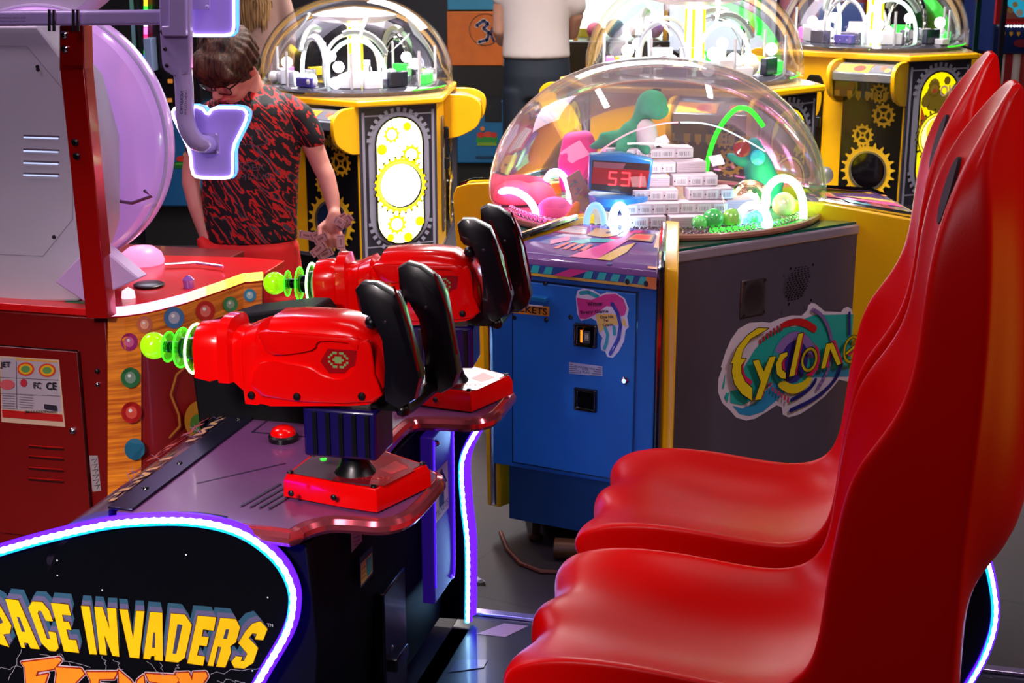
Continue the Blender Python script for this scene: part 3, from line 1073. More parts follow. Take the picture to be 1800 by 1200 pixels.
# ================================================================ the two swivel guns
def make_gun():
    gc = 2.43
    g = thing('swivel_gun', 'red plastic gun nearest the camera on a red base, green discs at its muzzle', 'light gun', SI, (-.91, gc, .640), 'swivel guns on the console')
    top = [SI.px(x, y, (0, 0, 1), .685) for x, y in ((502, 833), (545, 800), (590, 783), (655, 785), (752, 817), (660, 860), (606, 852))]
    pts = [(p.x, p.y) for p in top]
    mb = MB()
    mb.loft([[Vector(((u + .91) * k - .91, (v - gc) * k + gc, z)) for u, v in pts] for z, k in ((.641, 1.05), (.672, 1.04), (.682, 1.0), (.686, .985))])
    base = mb.build('gun_base', RED, g, bevel=.002)
    a = Art(lambda u, v: Vector((u, v, .6862)), (0, 0, 1))
    sh = [((u + .91) * .93 - .91, (v - gc) * .93 + gc) for u, v in pts]
    a.poly(sh, mat('#5c4350', .25, coat=.5, var=.15))
    half = [p for p in sh if True]
    a.poly([(-.93, 2.37), (-.83, 2.37), (-.80, 2.46), (-.86, 2.53), (-.93, 2.50)], mat('#7c1420', .25, coat=.5, var=.2))
    a.poly([(-.865, 2.45), (-.835, 2.43), (-.815, 2.47), (-.85, 2.50)], '#c81820')
    a.text('SHOOT', -.90, 2.385, .016, '#d02028', rot=12)
    a.circ(-.985, 2.475, .006, glow('#20ff20', 4.0))
    a.build('base_plate', base)
    for (u, v) in sh[0:1] + sh[1:3] + sh[4:6]:
        MB().lathe([(.0005, 0), (.006, 0), (.005, .003), (.0005, .004)], (u, v, .688)).build('base_screw', BLACK, base)
    for x, y in ((512, 870), (587, 884)):
        q = SI.px(x, y, NW, 2.352)
        MB().sph((q.x, q.y - .001, .664), (.006, .003, .006), 8, 6).build('side_screw', BLACK, base)
    # post and housing
    MB().lathe([(.040, .686), (.030, .700), (.026, .712), (.026, .735)], (-.905, gc, 0), n=20, caps=True).build('post', BLACK, g)
    mb = MB()
    mb.smooth = False
    mb.span((-.985, gc - .05, .728), (-.845, gc + .05, .822))
    hsg = mb.build('swivel_housing', mat('#140a50', .3, coat=.5, var=.2), g, bevel=.006)
    mb = MB()
    for i in range(5):
        x = -.965 + i * .025
        mb.span((x, gc - .054, .735), (x + .008, gc - .048, .815))
    mb.build('housing_rib', BLACK, hsg)
    # body shell
    def sect(x, z0, z1, hw, ch, n=4):
        r = []
        pts = [(-hw, z0), (-hw, z1 - ch)]
        for i in range(1, n):
            t = i / n * math.pi / 2
            pts.append((-hw + ch * (1 - math.cos(t)), z1 - ch + ch * math.sin(t)))
        pts.append((-hw + ch, z1))
        pts += [(-u, v) for u, v in reversed(pts)]
        return [Vector((x, gc + u, v)) for u, v in pts]
    S0_ = [(-1.200, .872, .960, .040, .036), (-1.196, .862, .968, .046, .040), (-1.165, .858, .972, .048, .042), (-1.150, .862, .968, .045, .040), (-1.145, .858, .985, .052, .035), (-1.125, .858, .985, .052, .035), (-1.118, .860, .965, .046, .036),
         (-1.098, .846, .968, .050, .038), (-1.092, .818, .985, .058, .036), (-1.068, .816, .994, .060, .036), (-1.062, .818, .985, .058, .034), (-1.050, .816, .992, .060, .034), (-1.040, .815, 1.010, .064, .036),
         (-1.00, .815, 1.014, .065, .036), (-.93, .815, 1.015, .065, .036), (-.885, .815, 1.010, .065, .038), (-.855, .817, .992, .066, .040), (-.838, .822, .965, .064, .04), (-.828, .835, .935, .058, .04), (-.825, .85, .91, .045, .03)]
    S = [(x, z0 + ((.004 + (x + 1.09) * .085) if x > -1.095 else -.002), z1 - (.026 if x > -1.095 else .012), hw, ch) for x, z0, z1, hw, ch in S0_]
    mb = MB()
    mb.loft([sect(*q) for q in S])
    rl = [[(-1.056, .843), (-1.056, .905), (-1.00, .907), (-.962, .902), (-.935, .888), (-.905, .884), (-.880, .895), (-.868, .92), (-.862, .955), (-.845, .955), (-.838, .90), (-.842, .848)],
          [(-1.056, .960), (-1.050, .945), (-1.030, .922), (-.955, .935), (-.938, .954), (-.880, .954), (-.868, .940), (-.860, .945), (-.868, .962), (-.95, .966), (-1.03, .966)]]
    for sg in (-1, 1):
        for L in rl:
            P = [(p.x, p.z) for p in smooth_path([(u, 0, v) for u, v in L], 3, True)]
            rings = []
            cx = sum(u for u, v in P) / len(P)
            cz = sum(v for u, v in P) / len(P)
            for k, d in ((1.0, .060), (1.0, .0685), (.975, .0705), (.93, .0712)):
                rings.append([Vector((cx + (u - cx) * k, gc + sg * d, cz + (v - cz) * k)) for u, v in P])
            if sg > 0:
                rings = [list(reversed(r)) for r in rings]
            mb.loft(rings)
        # long narrow slot frame
        mb.tube([Vector((x, gc + sg * .0655, z)) for x, z in ((-1.035, .962), (-.960, .964), (-.950, .952), (-1.03, .934))], .004, 8, closed=True)
    body = mb.build('gun_body', RED, g, auto=32)
    a = Art(lambda u, v: Vector((u, gc - .0655, v)), (0, -1, 0))
    blue = mat('#15205a', .3, coat=.4)
    a.poly([(-.925, .940), (-.862, .940), (-.862, .918), (-.885, .908), (-.895, .897), (-.925, .895), (-.94, .915)], mat('#9c0810', .25, coat=.6))
    # a plain green pixel ornament
    gm = mat('#7fa05c', .4)
    s = .0042
    for r, row in enumerate(('..##.##..', '.#.....#.', '#..###..#', '..#####..', '#..###..#', '.#.....#.', '..##.##..')):
        for c, ch in enumerate(row):
            if ch == '#':
                x0 = -.925 + c * s
                z0 = .935 - r * s
                a.raw([(x0, z0), (x0 + s, z0), (x0 + s, z0 - s), (x0, z0 - s)], [(0, 1, 2, 3)], gm, up=(r == 0 and c == 2))
    a.build('pixel_emblem', body, 'pale green pixel ornament')
    for x, z in ((-1.078, .840), (-.985, .848), (-.862, .858)):
        MB().lathe([(.0005, 0), (.0075, 0), (.0065, .004), (.0005, .005)], (x, gc - .0715 if x > -1.06 else gc - .060, z), (0, -1, 0), 12).build('body_screw', BLACK, body)
    # muzzle
    lime = mat('#9be800', .25, coat=.4, var=.1)
    lime_glow = glow('#40ff20', 3.0)
    grn = lime_plastic()
    core = MB().lathe([(.0005, -.10), (.011, -.10), (.011, -.045), (.020, -.045), (.020, -.02), (.030, -.02), (.034, .01)], (-1.195, gc, .902), (1, 0, 0), 20)
    core = core.build('muzzle_core', BLACKGLOSS, g)
    for dx, r in ((-.073, .028), (-.046, .037), (-.018, .046)):
        mb = MB()
        mb.lathe([(.010, -.002), (r - .002, -.002), (r, 0), (r - .002, .002), (.010, .002)], (-1.195 + dx, gc, .902), (1, 0, 0), 32)
        d = mb.build('muzzle_disc', grn, g)
        mb = MB()
        ring = [Vector((-1.195 + dx, gc + r * math.cos(t), .902 + r * math.sin(t))) for t in [2 * math.pi * i / 32 for i in range(32)]]
        mb.tube(ring, .0015 if r < .04 else .0024, 8, closed=True)
        mb.build('lit_rim', glow('#30ff18', 2.6) if r < .04 else glow('#b8ffa0', 9.0), d)
    MB().sph((-1.298, gc, .902), .0255, 24, 16).build('muzzle_ball', grn2(), g)
    # paddle handles
    hm = mat('#0b0812', .28, coat=.4, var=.3)
    for nm, w0, pp in (('near', 2.352, ((622, 508), (632, 498), (655, 500), (690, 520), (703, 545), (737, 668), (728, 705), (700, 722), (676, 708), (678, 660), (672, 600), (650, 548), (628, 540))),
                       ('far', 2.525, ((698, 470), (712, 463), (735, 470), (762, 490), (778, 520), (803, 660), (795, 682), (775, 694), (748, 692), (747, 640), (735, 560), (712, 520), (700, 505)))):
        pl_ = [SI.px(x, y, NW, w0) for x, y in pp]
        pl_ = [(p.x, p.z) for p in pl_]
        cx = sum(p[0] for p in pl_) / len(pl_)
        cz = sum(p[1] for p in pl_) / len(pl_)
        mb = MB()
        rings = []
        for k, d in ((.80, -.002), (.98, .004), (1.0, .014), (1.0, .032), (.97, .042), (.85, .048)):
            rings.append([Vector((cx + (u - cx) * k, w0 + d, cz + (v - cz) * k)) for u, v in pl_])
        mb.loft(rings)
        h = mb.build('handle', hm, g, auto=25)
        q = SI.px(672, 583, NW, w0)
        MB().sph((cx + .004, w0 - .003, cz + .03), (.004, .002, .004), 8, 6).build('handle_bolt', mat('#3a3040', .3, metal=.5), h)
        q2 = (cx + .03, w0 + .016, cz + .015)
        mb = MB()
        mb.tube([(cx + .020, w0 - .001, cz + .095), (cx + .048, w0 - .001, cz + .02), (cx + .062, w0 - .001, cz - .055)], .0022, 6)
        mb.build('handle_edge_piping', mat('#8c0810', .2, metal=.6), h)
    # yoke that ties the handles to the body
    for q_ in ([(-.79, 2.37, .835), (-.80, 2.45, .82), (-.785, 2.54, .83)], [(-.845, 2.375, .99), (-.85, 2.45, .97), (-.84, 2.545, 1.0)]):
        MB().tube(q_, .014, 8, round_ends=True).build('handle_yoke', BLACK, g)
    MB().span((-.86, gc - .03, .82), (-.79, gc + .03, .85)).build('yoke_mount', BLACK, g)
    return g


def lime_plastic():
    key = 'lime_plastic'
    if key in MATS:
        return MATS[key]
    m = bpy.data.materials.new('lime_plastic')
    m.use_nodes = True
    b = m.node_tree.nodes['Principled BSDF']
    b.inputs['Base Color'].default_value = (.12, 1, .02, 1)
    b.inputs['Alpha'].default_value = .28
    b.inputs['Roughness'].default_value = .1
    b.inputs['Emission Color'].default_value = (.1, .9, .02, 1)
    b.inputs['Emission Strength'].default_value = .12
    MATS[key] = m
    return m


def grn2():
    key = 'lime_ball'
    if key in MATS:
        return MATS[key]
    m = bpy.data.materials.new('lime_ball')
    m.use_nodes = True
    nt = m.node_tree
    b = nt.nodes['Principled BSDF']
    nz = nt.nodes.new('ShaderNodeTexVoronoi')
    nz.inputs['Scale'].default_value = 90
    rp = nt.nodes.new('ShaderNodeValToRGB')
    rp.color_ramp.elements[0].color = (.55, .9, .0, 1)
    rp.color_ramp.elements[1].color = (.18, .75, .01, 1)
    nt.links.new(nz.outputs['Distance'], rp.inputs[0])
    nt.links.new(rp.outputs[0], b.inputs['Base Color'])
    nt.links.new(rp.outputs[0], b.inputs['Emission Color'])
    b.inputs['Emission Strength'].default_value = .45
    b.inputs['Roughness'].default_value = .12
    b.inputs['Transmission Weight'].default_value = .3
    MATS[key] = m
    return m


gun = make_gun()
gun2 = copy_tree(gun)
gun2.location = SI.w((-.900, 2.43 + .600, .640))
for ch in gun2.children:            # this gun is swung a little on its post
    if ch.name.split('.')[0] not in ('gun_base', 'post'):
        ch.rotation_euler = (0, math.radians(-1.0), math.radians(6.0))
gun2['label'] = 'red plastic gun farther from the camera, left of the blue coin door'

# ================================================================ moulded seats
def make_seat(wc, label):
    s = thing('moulded_seat', label, 'seat', SI, (-.15, wc, .035), 'red moulded seats of the shooting game')
    # rows: centre, edge, outer ridge, outer centre (x, z), half width, front groove depth, back pinch (fraction)
    R = [
        ((-.44, .33), (-.42, .345), (-.40, .335), (-.40, .31), .195, 0),
        ((-.52, .365), (-.50, .375), (-.43, .335), (-.43, .315), .205, .006),
        ((-.548, .41), (-.535, .42), (-.44, .36), (-.45, .34), .212, .016),
        ((-.556, .455), (-.555, .455), (-.45, .385), (-.47, .37), .218, .026),
        ((-.545, .492), (-.54, .487), (-.45, .40), (-.46, .385), .220, .026),
        ((-.50, .503), (-.495, .508), (-.45, .41), (-.45, .39), .222, .014),
        ((-.42, .487), (-.42, .520), (-.42, .42), (-.42, .395), .224, .004),
        ((-.31, .465), (-.31, .517), (-.31, .42), (-.31, .385), .224, 0),
        ((-.20, .455), (-.20, .503), (-.20, .405), (-.18, .36), .224, 0),
        ((-.11, .455), (-.12, .503), (-.10, .36), (-.06, .31), .226, 0),
        ((-.03, .475), (-.068, .530), (.00, .315), (.06, .27), .228, 0),
        ((.035, .525), (-.048, .580), (.12, .30), (.16, .28), .229, 0),
        ((.070, .60), (-.042, .65), (.158, .44), (.185, .42), .230, 0),
        ((.085, .68), (-.037, .72), (.158, .60), (.178, .60), .230, 0),
        ((.092, .76), (-.028, .79), (.157, .70), (.185, .675), .230, 0),
        ((.100, .83), (-.018, .85), (.158, .77), (.235, .72), .230, 0),
        ((.104, .88), (.000, .895), (.160, .83), (.258, .78), .229, 0),
        ((.108, .93), (.028, .935), (.162, .89), (.264, .85), .228, 0),
        ((.113, .99), (.058, .990), (.164, .96), (.267, .94), .225, 0),
        ((.117, 1.07), (.070, 1.06), (.166, 1.04), (.262, 1.04), .219, 0),
        ((.121, 1.14), (.073, 1.13), (.166, 1.12), (.254, 1.13), .210, 0),
        ((.128, 1.21), (.079, 1.20), (.163, 1.20), (.243, 1.21), .195, 0),
        ((.138, 1.28), (.094, 1.27), (.157, 1.28), (.230, 1.28), .172, 0),
        ((.150, 1.34), (.120, 1.333), (.152, 1.338), (.218, 1.34), .138, 0),
        ((.162, 1.385), (.148, 1.380), (.168, 1.383), (.210, 1.385), .098, 0),
        ((.178, 1.425), (.174, 1.422), (.184, 1.422), (.205, 1.420), .052, 0),
        ((.188, 1.436), (.188, 1.436), (.192, 1.434), (.200, 1.430), .030, 0),
    ]
    mb = MB()
    rings = []
    js = [-1, -.93, -.82, -.62, -.36, -.15, 0, .15, .36, .62, .82, .93, 1]
    for c, e, r, o, hw, gd in R:
        ring = []
        for j in js:
            t = abs(j) ** (3.0 if c[1] < 1.05 else 2.1)
            x = c[0] + (e[0] - c[0]) * t
            z = c[1] + (e[1] - c[1]) * t
            if gd:
                k = math.exp(-((abs(j) - .42) / .22) ** 2)
                z -= gd * .55 * k
                x += gd * 1.3 * k
            ring.append(Vector((x, wc + hw * j, z)))
        t_ = .012
        mx = (e[0] * .5 + r[0] * .5, e[1] * .5 + r[1] * .5)
        W_ = hw + t_
        side = [(e[0] + .003, e[1], W_), (e[0] + .016, e[1] * .93 + r[1] * .07, W_ + .004), (mx[0], mx[1], W_ + .005), (r[0] - .012, r[1], W_ + .006), (r[0], r[1], W_ + .005), (r[0] + .006, r[1], W_ - .004),
                (o[0] * .7 + r[0] * .3, o[1] * .7 + r[1] * .3, hw * .78), (o[0], o[1], hw * .4)]
        for x, z, w_ in side + [(x, z, -w_) for x, z, w_ in reversed(side)]:
            ring.append(Vector((x, wc + w_, z)))
        rings.append(ring)
    mb.loft(rings)
    sh = mb.build('seat_shell', SEATRED, s, sub=2)
    # belt slots moulded into the back
    for sg in (-1, 1):
        m2 = MB()
        rings = []
        for dx in (-.004, .02):
            ring = []
            for k in range(20):
                q = 2 * math.pi * k / 20
                z = 1.245 + .058 * math.sin(q)
                w_ = .118 + .014 * math.cos(q) - (z - 1.245) * .25
                for a_, b_ in zip(R, R[1:]):
                    if a_[0][1] <= z <= b_[0][1] and a_[0][0] > .09:
                        f_ = (z - a_[0][1]) / (b_[0][1] - a_[0][1])
                        cx_, ex_, hw_ = [p + (q2 - p) * f_ for p, q2 in ((a_[0][0], b_[0][0]), (a_[1][0], b_[1][0]), (a_[4], b_[4]))]
                xs_ = cx_ + (ex_ - cx_) * (w_ / hw_) ** 2.1 - .002
                ring.append(Vector((xs_ + dx, wc + sg * w_, z)))
            rings.append(ring)
        m2.loft(rings)
        m2.build('belt_slot', mat('#2a242c', .6), sh)
    # pedestal
    mb = MB()
    mb.loft([[Vector((x, wc + y, z)) for x, y in ((-.30 - k, -.12 - k), (.10 + k, -.12 - k), (.10 + k, .12 + k), (-.30 - k, .12 + k))] for z, k in ((.036, .02), (.07, .0), (.37, -.02))])
    mb.build('seat_pedestal', mat('#0a0a14', .3, coat=.4), s, bevel=.01)
    return s


make_seat(2.36, 'nearest red moulded bucket seat, its tall side filling the lower right')
make_seat(2.945, 'farther red moulded bucket seat, in front of the steel side with the sticker')

# lit bench end behind the seats
bench = thing('bench_end_post', 'dark post with a curved white and violet light rope behind the nearest red seat', 'seat frame', SI, (.21, 2.64, .035))
pb = [(.10, .036), (.26, .036)] + [(p.x, p.z) for p in smooth_path([(.175, 0, .10), (.205, 0, .25), (.245, 0, .36), (.258, 0, .44), (.245, 0, .52), (.215, 0, .60), (.19, 0, .64)], 4)] + [(.10, .64)]
MB().prism(pb, fxz, 2.62, 2.66).build('end_panel', mat('#050510', .25, coat=.4), bench, bevel=.002)
rope([(.172, 2.617, .06), (.178, 2.617, .10), (.207, 2.617, .25), (.247, 2.617, .36), (.260, 2.617, .44), (.247, 2.617, .52), (.217, 2.617, .60), (.19, 2.617, .64)], bench, (0, -1, 0), r=.006)

# ================================================================ domed ticket game with the swirling sticker (centre)
CX, CY = .453, 4.425
cyc = thing('domed_ticket_game', 'domed ticket game with blue coin door and steel side carrying the swirling "Cyclone" sticker', 'arcade machine', W0, (CX, CY, 0))


def pol(th):
    o = Vector((math.cos(math.radians(th)), math.sin(math.radians(th)), 0))
    return o, Vector((-o.y, o.x, 0))


# drum
dr = []
for k in range(3):
    o, t = pol(-55.2 + 120 * k)
    for d, s_ in ((.34, -.420), (.415, -.412), (.450, -.385), (.459, -.345), (.459, .432)):
        q = o * d + t * s_
        dr.append((CX + q.x, CY + q.y))
mb = MB()
mb.prism(dr, fxy, .10, .80)
mb.build('steel_drum', STEEL, cyc, auto=28)
grow = lambda g: [(CX + (x - CX) * g, CY + (y - CY) * g) for x, y in dr]
mb = MB()
mb.prism(grow(1.008), fxy, .797, .828)
mb.build('drum_rim', mat('#c8b4cc', .22, metal=.55, var=.1), cyc, bevel=.006)
mb = MB()
mb.prism(grow(.992), fxy, .828, .835)
mb.build('drum_top', mat('#1c5a4c', .12, coat=.8, var=.2), cyc)
mb = MB()
mb.prism(grow(.9), fxy, 0.0, .10)
mb.build('drum_kick_base', mat('#07070d', .5), cyc)

BLUE = mat('#0a54a4', .5, coat=.0, var=.14, scale=6)
PANELART = ['#7a4b8c', '#2f3f8e', '#c0347a', '#c99a3c', '#2f97a0', '#c83430']
for k in range(3):
    o, t = pol(-116.2 + 120 * k)
    toff = .045 if k == 0 else 0.0
    C0 = Vector((CX, CY, 0)) + t * toff

    def S(d, s_, z, o=o, t=t, C0=C0):
        k_ = (abs(s_) - (.815 - d) * .36 * min(1, abs(s_) / .2325)) / max(1e-6, abs(s_)) if abs(s_) > 1e-6 else 1   # the stations narrow towards the dome
        return C0 + o * (d - .05) + t * s_ * k_ + Vector((0, 0, z))
    st = MB()
    n0 = len(st.v)
    for (d0, d1, s0, s1, z0, z1) in ((.30, .815, -.2325, .2325, .245, .790),):
        st.add([S(d, s_, z) for z in (z0, z1) for d, s_ in ((d0, s0), (d1, s0), (d1, s1), (d0, s1))],
               [(3, 2, 1, 0), (4, 5, 6, 7), (0, 1, 5, 4), (1, 2, 6, 5), (2, 3, 7, 6), (3, 0, 4, 7)])
    sta = st.build('station_cabinet', BLUE, cyc, bevel=.004)
    kb = MB()
    kb.add([S(d, s_, z) for z in (.075, .245) for d, s_ in ((.30, -.215), (.775, -.215), (.775, .215), (.30, .215))],
           [(3, 2, 1, 0), (4, 5, 6, 7), (0, 1, 5, 4), (1, 2, 6, 5), (2, 3, 7, 6), (3, 0, 4, 7)])
    kb.build('kick_plate', mat('#083a70', .5, var=.2), sta)
    for s_ in (-.17, .17):
        for d in (.36, .72):
            MB().lathe([(.02, .0), (.022, .01), (.012, .02), (.012, .076)], S(d, s_, 0), n=12, caps=True).build('foot', mat('#3a1c10', .5, metal=.5), sta)
    # sloping control panel
    prof = [(.50, .785), (.822, .785), (.824, .815), (.815, .832), (.78, .842), (.50, .868)]
    cp = MB()
    cp.loft([[S(d, s_, z) for d, z in prof] for s_ in (-.2325, .2325)])
    cpo = cp.build('control_panel', mat('#74508c', .15, coat=.8, var=.15), cyc, bevel=.003)
    # artwork on the sloped top and the front lip

    def top(u, v, S=S):      # u across, v 0 (front) .. 1 (rear)
        d = .806 - .29 * v
        return S(d, u, .842 + (.78 - d) * .0929 - max(0, d - .78) * .19)

    def lip(u, v, S=S):
        return S(.8235, u, .787 + v * .03)
    ntop = Vector((0, 0, 1)) + o * .1
    a = Art(top, ntop, lift=.0006, step=.0001)
    a.poly([(-.23, .05), (-.23, .55), (-.10, .62), (.02, .42), (.02, .05)], '#3a3f8c')
    a.poly([(-.23, .70), (-.23, .98), (-.14, .98), (-.08, .78), (-.10, .70)], '#a8325a')
    a.poly([(-.22, .74), (-.22, .95), (-.145, .95), (-.10, .78), (-.11, .74)], '#c9b8bc')
    for i in range(3):
        a.stroke([(-.21, .79 + .05 * i), (-.125, .79 + .05 * i)], .006, '#5a4a60')
    a.poly([(-.08, .70), (-.10, .95), (.05, .95), (.04, .78), (.0, .68)], '#caa050')
    a.circ(-.01, .84, .010, '#1a1010', ry=.035)
    a.poly([(-.10, .45), (-.04, .62), (.06, .66), (.04, .55), (-.02, .50), (-.04, .42)], '#38a0a0')
    a.poly([(-.13, .62), (-.16, .44), (-.13, .32), (-.10, .5)], '#e05a90')
    for i in range(4):
        a.poly([(-.10 + i * .028, .22), (-.085 + i * .028, .22), (-.08 + i * .028, .42), (-.095 + i * .028, .42)], '#c82a28')
    a.poly([(.0, .25), (.07, .70), (.10, .98), (.14, .98), (.10, .60), (.06, .05), (-.02, .05)], '#d23a86')
    a.poly([(.06, .05), (.10, .45), (.14, .60), (.13, .30), (.10, .05)], '#caa43c')
    a.stroke([(.14, .62), (.10, -.02)], .014, '#26307c')
    a.poly([(.09, .66), (.11, .90), (.215, .92), (.205, .66)], '#3c2440')
    a.poly([(.10, .69), (.118, .87), (.205, .89), (.197, .69)], '#b08a50')
    a.poly([(.113, .73), (.125, .84), (.192, .85), (.187, .73)], glow('#ff2018', 2.2))
    a.poly([(.205, -.02), (.232, -.02), (.232, 1), (.225, 1)], '#d07a2c')
    a.build('panel_artwork', cpo)
    a = Art(lip, o)
    a.rect(-.232, 0, .232, 1, '#2e4a90')
    a.rect(-.232, .0, .232, .25, '#c9a43c')
    for i in range(12):
        x = -.225 + i * .037
        if i in (5, 6):
            continue
        a.poly([(x, .3), (x + .022, .3), (x + .028, .95), (x + .008, .95)], '#2fb0b0')
    a.poly([(-.05, .25), (.0, .25), (.05, 1), (.0, 1)], '#d23a86')
    a.poly([(.205, 0), (.232, 0), (.232, 1), (.205, 1)], '#d07a2c')
    a.circ(.155, .4, .006, '#0a0a10', ry=.25)
    a.circ(.205, .4, .006, '#0a0a10', ry=.25)
    a.build('lip_artwork', cpo)
    # yellow side cheeks with chrome edging
    for sg in (-1, 1):
        pr = [(.42, .10), (.772, .10), (.785, .60), (.80, .80), (.785, .832), (.74, .848), (.50, .882), (.42, .882)]
        ck = MB()
        ck.loft([[S(d, sg * s_, z) for d, z in pr] for s_ in (.248, .288)])
        cko = ck.build('side_cheek', YEL, cyc, bevel=.004)
        tr = MB()
        pth = [S(d, sg * .243, z) for d, z in ((.80, .12), (.806, .60), (.818, .80), (.806, .835), (.76, .853), (.50, .885))]
        tr.tube(pth, .0085, 8, up=t)
        tr.build('chrome_edging', CHROME, cko)
    if k == 0:
        S0, o0, t0 = S, o, t
        sta0 = sta

# ---- coin door on the near station
nb = tuple(o0)
cb = Vector(nb).dot(S0(.815, 0, 0))


def bp(x, y, d=0.0):
    return W0.px(x, y, nb, cb + d)


def bst(p):      # back to (across, z)
    q = Vector((p.x, p.y, 0)) - Vector((S0(.815, 0, 0).x, S0(.815, 0, 0).y, 0))
    return (q.dot(t0), p.z)


def bm_(u, v):
    return S0(.815, u, v)


dc = [bst(bp(x, y)) for x, y in ((886, 482), (1120, 490), (1118, 846), (888, 818))]
u0, u1 = -.168, dc[1][0]
z0, z1 = .262, .768
mb = MB()
mb.loft([[bm_(u, v) + o0 * d for u, v in ((u0, z0), (u1, z0), (u1, z1), (u0, z1))] for d in (0, .007)])
door = mb.build('coin_door', mat('#0b5cb0', .5, coat=.0, var=.12, scale=7), sta0, bevel=.002)
a = Art(bm_, o0, lift=.0004)
a.stroke([(u0 - .003, z0 - .003), (u1 + .003, z0 - .003), (u1 + .003, z1 + .003), (u0 - .003, z1 + .003)], .004, '#041830', closed=True)
a.build('door_gap', sta0)


def onpx(x, y):
    return bst(bp(x, y, .007))


def art_px(lift=.0075):
    return Art(lambda u, v: bm_(*onpx(u, v)), o0, lift=lift)


for (x, y, w_, h_) in ((1030, 589, 40, 44), (1030, 702, 40, 42)):
    c = bp(x, y, .007)
    q = bst(c)
    hw, hh = .032, .031
    mb = MB()
    mb.loft([[bm_(q[0] + sx * hw * k, q[1] + sz * hh * k) + o0 * d for sx, sz in ((-1, -1), (1, -1), (1, 1), (-1, 1))] for d, k in ((.006, 1), (.016, .98), (.02, .9), (.014, .75))])
    cs = mb.build('coin_slot', BLACKGLOSS, door, bevel=.002)
    if y < 600:
        a = Art(lambda u, v, q=q: bm_(q[0] + u, q[1] + v), o0, lift=.0205)
        a.rect(-.006, -.018, .018, .016, '#2a2018')
        a.rect(-.010, -.016, -.004, .016, glow('#ff7a10', 1.6))
        a.rect(.002, -.010, .014, .010, '#8a8060')
        a.text('25', .003, -.004, .009, '#e8e0c0', wid=.010)
        a.build('slot_lamp', cs)
c = bp(1099, 668, .008)
MB().lathe([(.001, 0), (.011, 0), (.010, .006), (.006, .009), (.001, .009)], c, o0, 16).build('door_lock', CHROME, door)
for x, y in ((958, 498), (960, 562), (904, 558), (1003, 557)):
    MB().lathe([(.0005, 0), (.0065, 0), (.005, .003), (.0005, .004)], bp(x, y, .007), o0, 10).build('door_screw', BLACK, door)
c = bp(938, 524, .007)
q = bst(c)
mb = MB()
mb.loft([[bm_(q[0] + sx * .045, q[1] + sz * .006 + .004) + o0 * d for sx, sz in ((-1, -1), (1, -1), (1, 1), (-1, 1))] for d in (.006, .03)])
mb.build('ticket_chute', mat('#2c8ad0', .15, metal=.6), door, bevel=.002)
a = art_px()
a.poly([(895, 532), (966, 539), (965, 556), (895, 549)], '#e08a1c')
a.poly([(917, 533), (955, 537), (955, 539), (917, 536)], '#e8e4f0')
uu, vv = onpx(896, 547)
a.fm = bm_
a.lift = .0078
a.text('TICKETS', uu, vv + .002, .018, '#181020', wid=onpx(962, 547)[0] - uu, off=.02)
a.build('tickets_sign', door)
# sticker with winner banner (traced in its plane)
sx_ = lambda x, y: onpx(880 + x / 3.75, 380 + y / 3.75)
a = Art(bm_, o0, lift=.0078)


def P_(L, col, up=True):
    a.poly([sx_(*p) for p in L], col, up)


P_([(498, 530), (508, 490), (545, 475), (610, 485), (660, 515), (700, 500), (760, 503), (820, 540), (846, 610), (835, 660), (846, 730), (825, 750), (815, 820), (780, 890), (740, 932), (705, 925), (690, 892), (662, 880), (660, 840), (672, 800), (650, 770), (632, 690), (600, 670), (530, 688), (505, 640)], '#c8c0d4')
a.stroke([sx_(*p) for p in ((530, 505), (580, 500), (640, 528))], .011, '#2d9ca8')
P_([(503, 535), (600, 550), (690, 515), (760, 510), (810, 545), (832, 605), (820, 650), (795, 660), (760, 600), (700, 590), (620, 650), (560, 678), (522, 672), (512, 610)], '#c42a7e')
P_([(628, 645), (690, 640), (740, 640), (775, 655), (775, 715), (720, 715), (655, 765), (640, 700)], '#d8b04a')
P_([(810, 665), (825, 690), (832, 730), (800, 710)], '#d8b04a')
a.stroke([sx_(*p) for p in ((690, 735), (708, 780), (700, 830), (685, 870))], .0085, '#2d9ca8')
a.stroke([sx_(*p) for p in ((750, 730), (752, 775))], .009, '#2d9ca8')
a.stroke([sx_(*p) for p in ((738, 575), (775, 640), (792, 720), (780, 800), (750, 860), (725, 905))], .0095, '#2b2f96')
a.stroke([sx_(*p) for p in ((752, 855), (740, 880))], .002, '#c8c0d4')
for body, x, y, x2, h in (('Winner', 575, 592, 682, .0115), ('Every Game', 532, 648, 718, .0115), ('One Hit', 660, 674, 750, .0085), ('Per', 686, 694, 718, .0075), ('Credit', 678, 724, 748, .0080)):
    p, q2 = sx_(x, y), sx_(x2, y)
    a.text(body, p[0], p[1], h, '#301028', wid=q2[0] - p[0], rot=9, off=.03)
a.build('banner_sticker', door)
a = Art(bm_, o0, lift=.0078)
P_([(452, 960), (672, 988), (672, 1055), (452, 1035)], '#b8b4cc')
for i in range(5):
    yy = 975 + i * 13
    a.stroke([sx_(458, yy), sx_(478 + i * 14, yy + 3)], .0016, '#101018', caps=False)
    a.stroke([sx_(667, yy + 24), sx_(640 - i * 12, yy + 20)], .0016, '#101018', caps=False)
for body, x, y, x2, h in (('QUARTERS ONLY', 490, 988, 640, .0060), ('$.25', 540, 1004, 582, .0055), ('1 PLAY', 530, 1022, 592, .0055)):
    p, q2 = sx_(x, y), sx_(x2, y + (x2 - x) * .12)
    a.text(body, p[0], p[1] - .002, h, '#101018', wid=q2[0] - p[0], off=.015, rot=-1)
a.build('price_sticker', door)

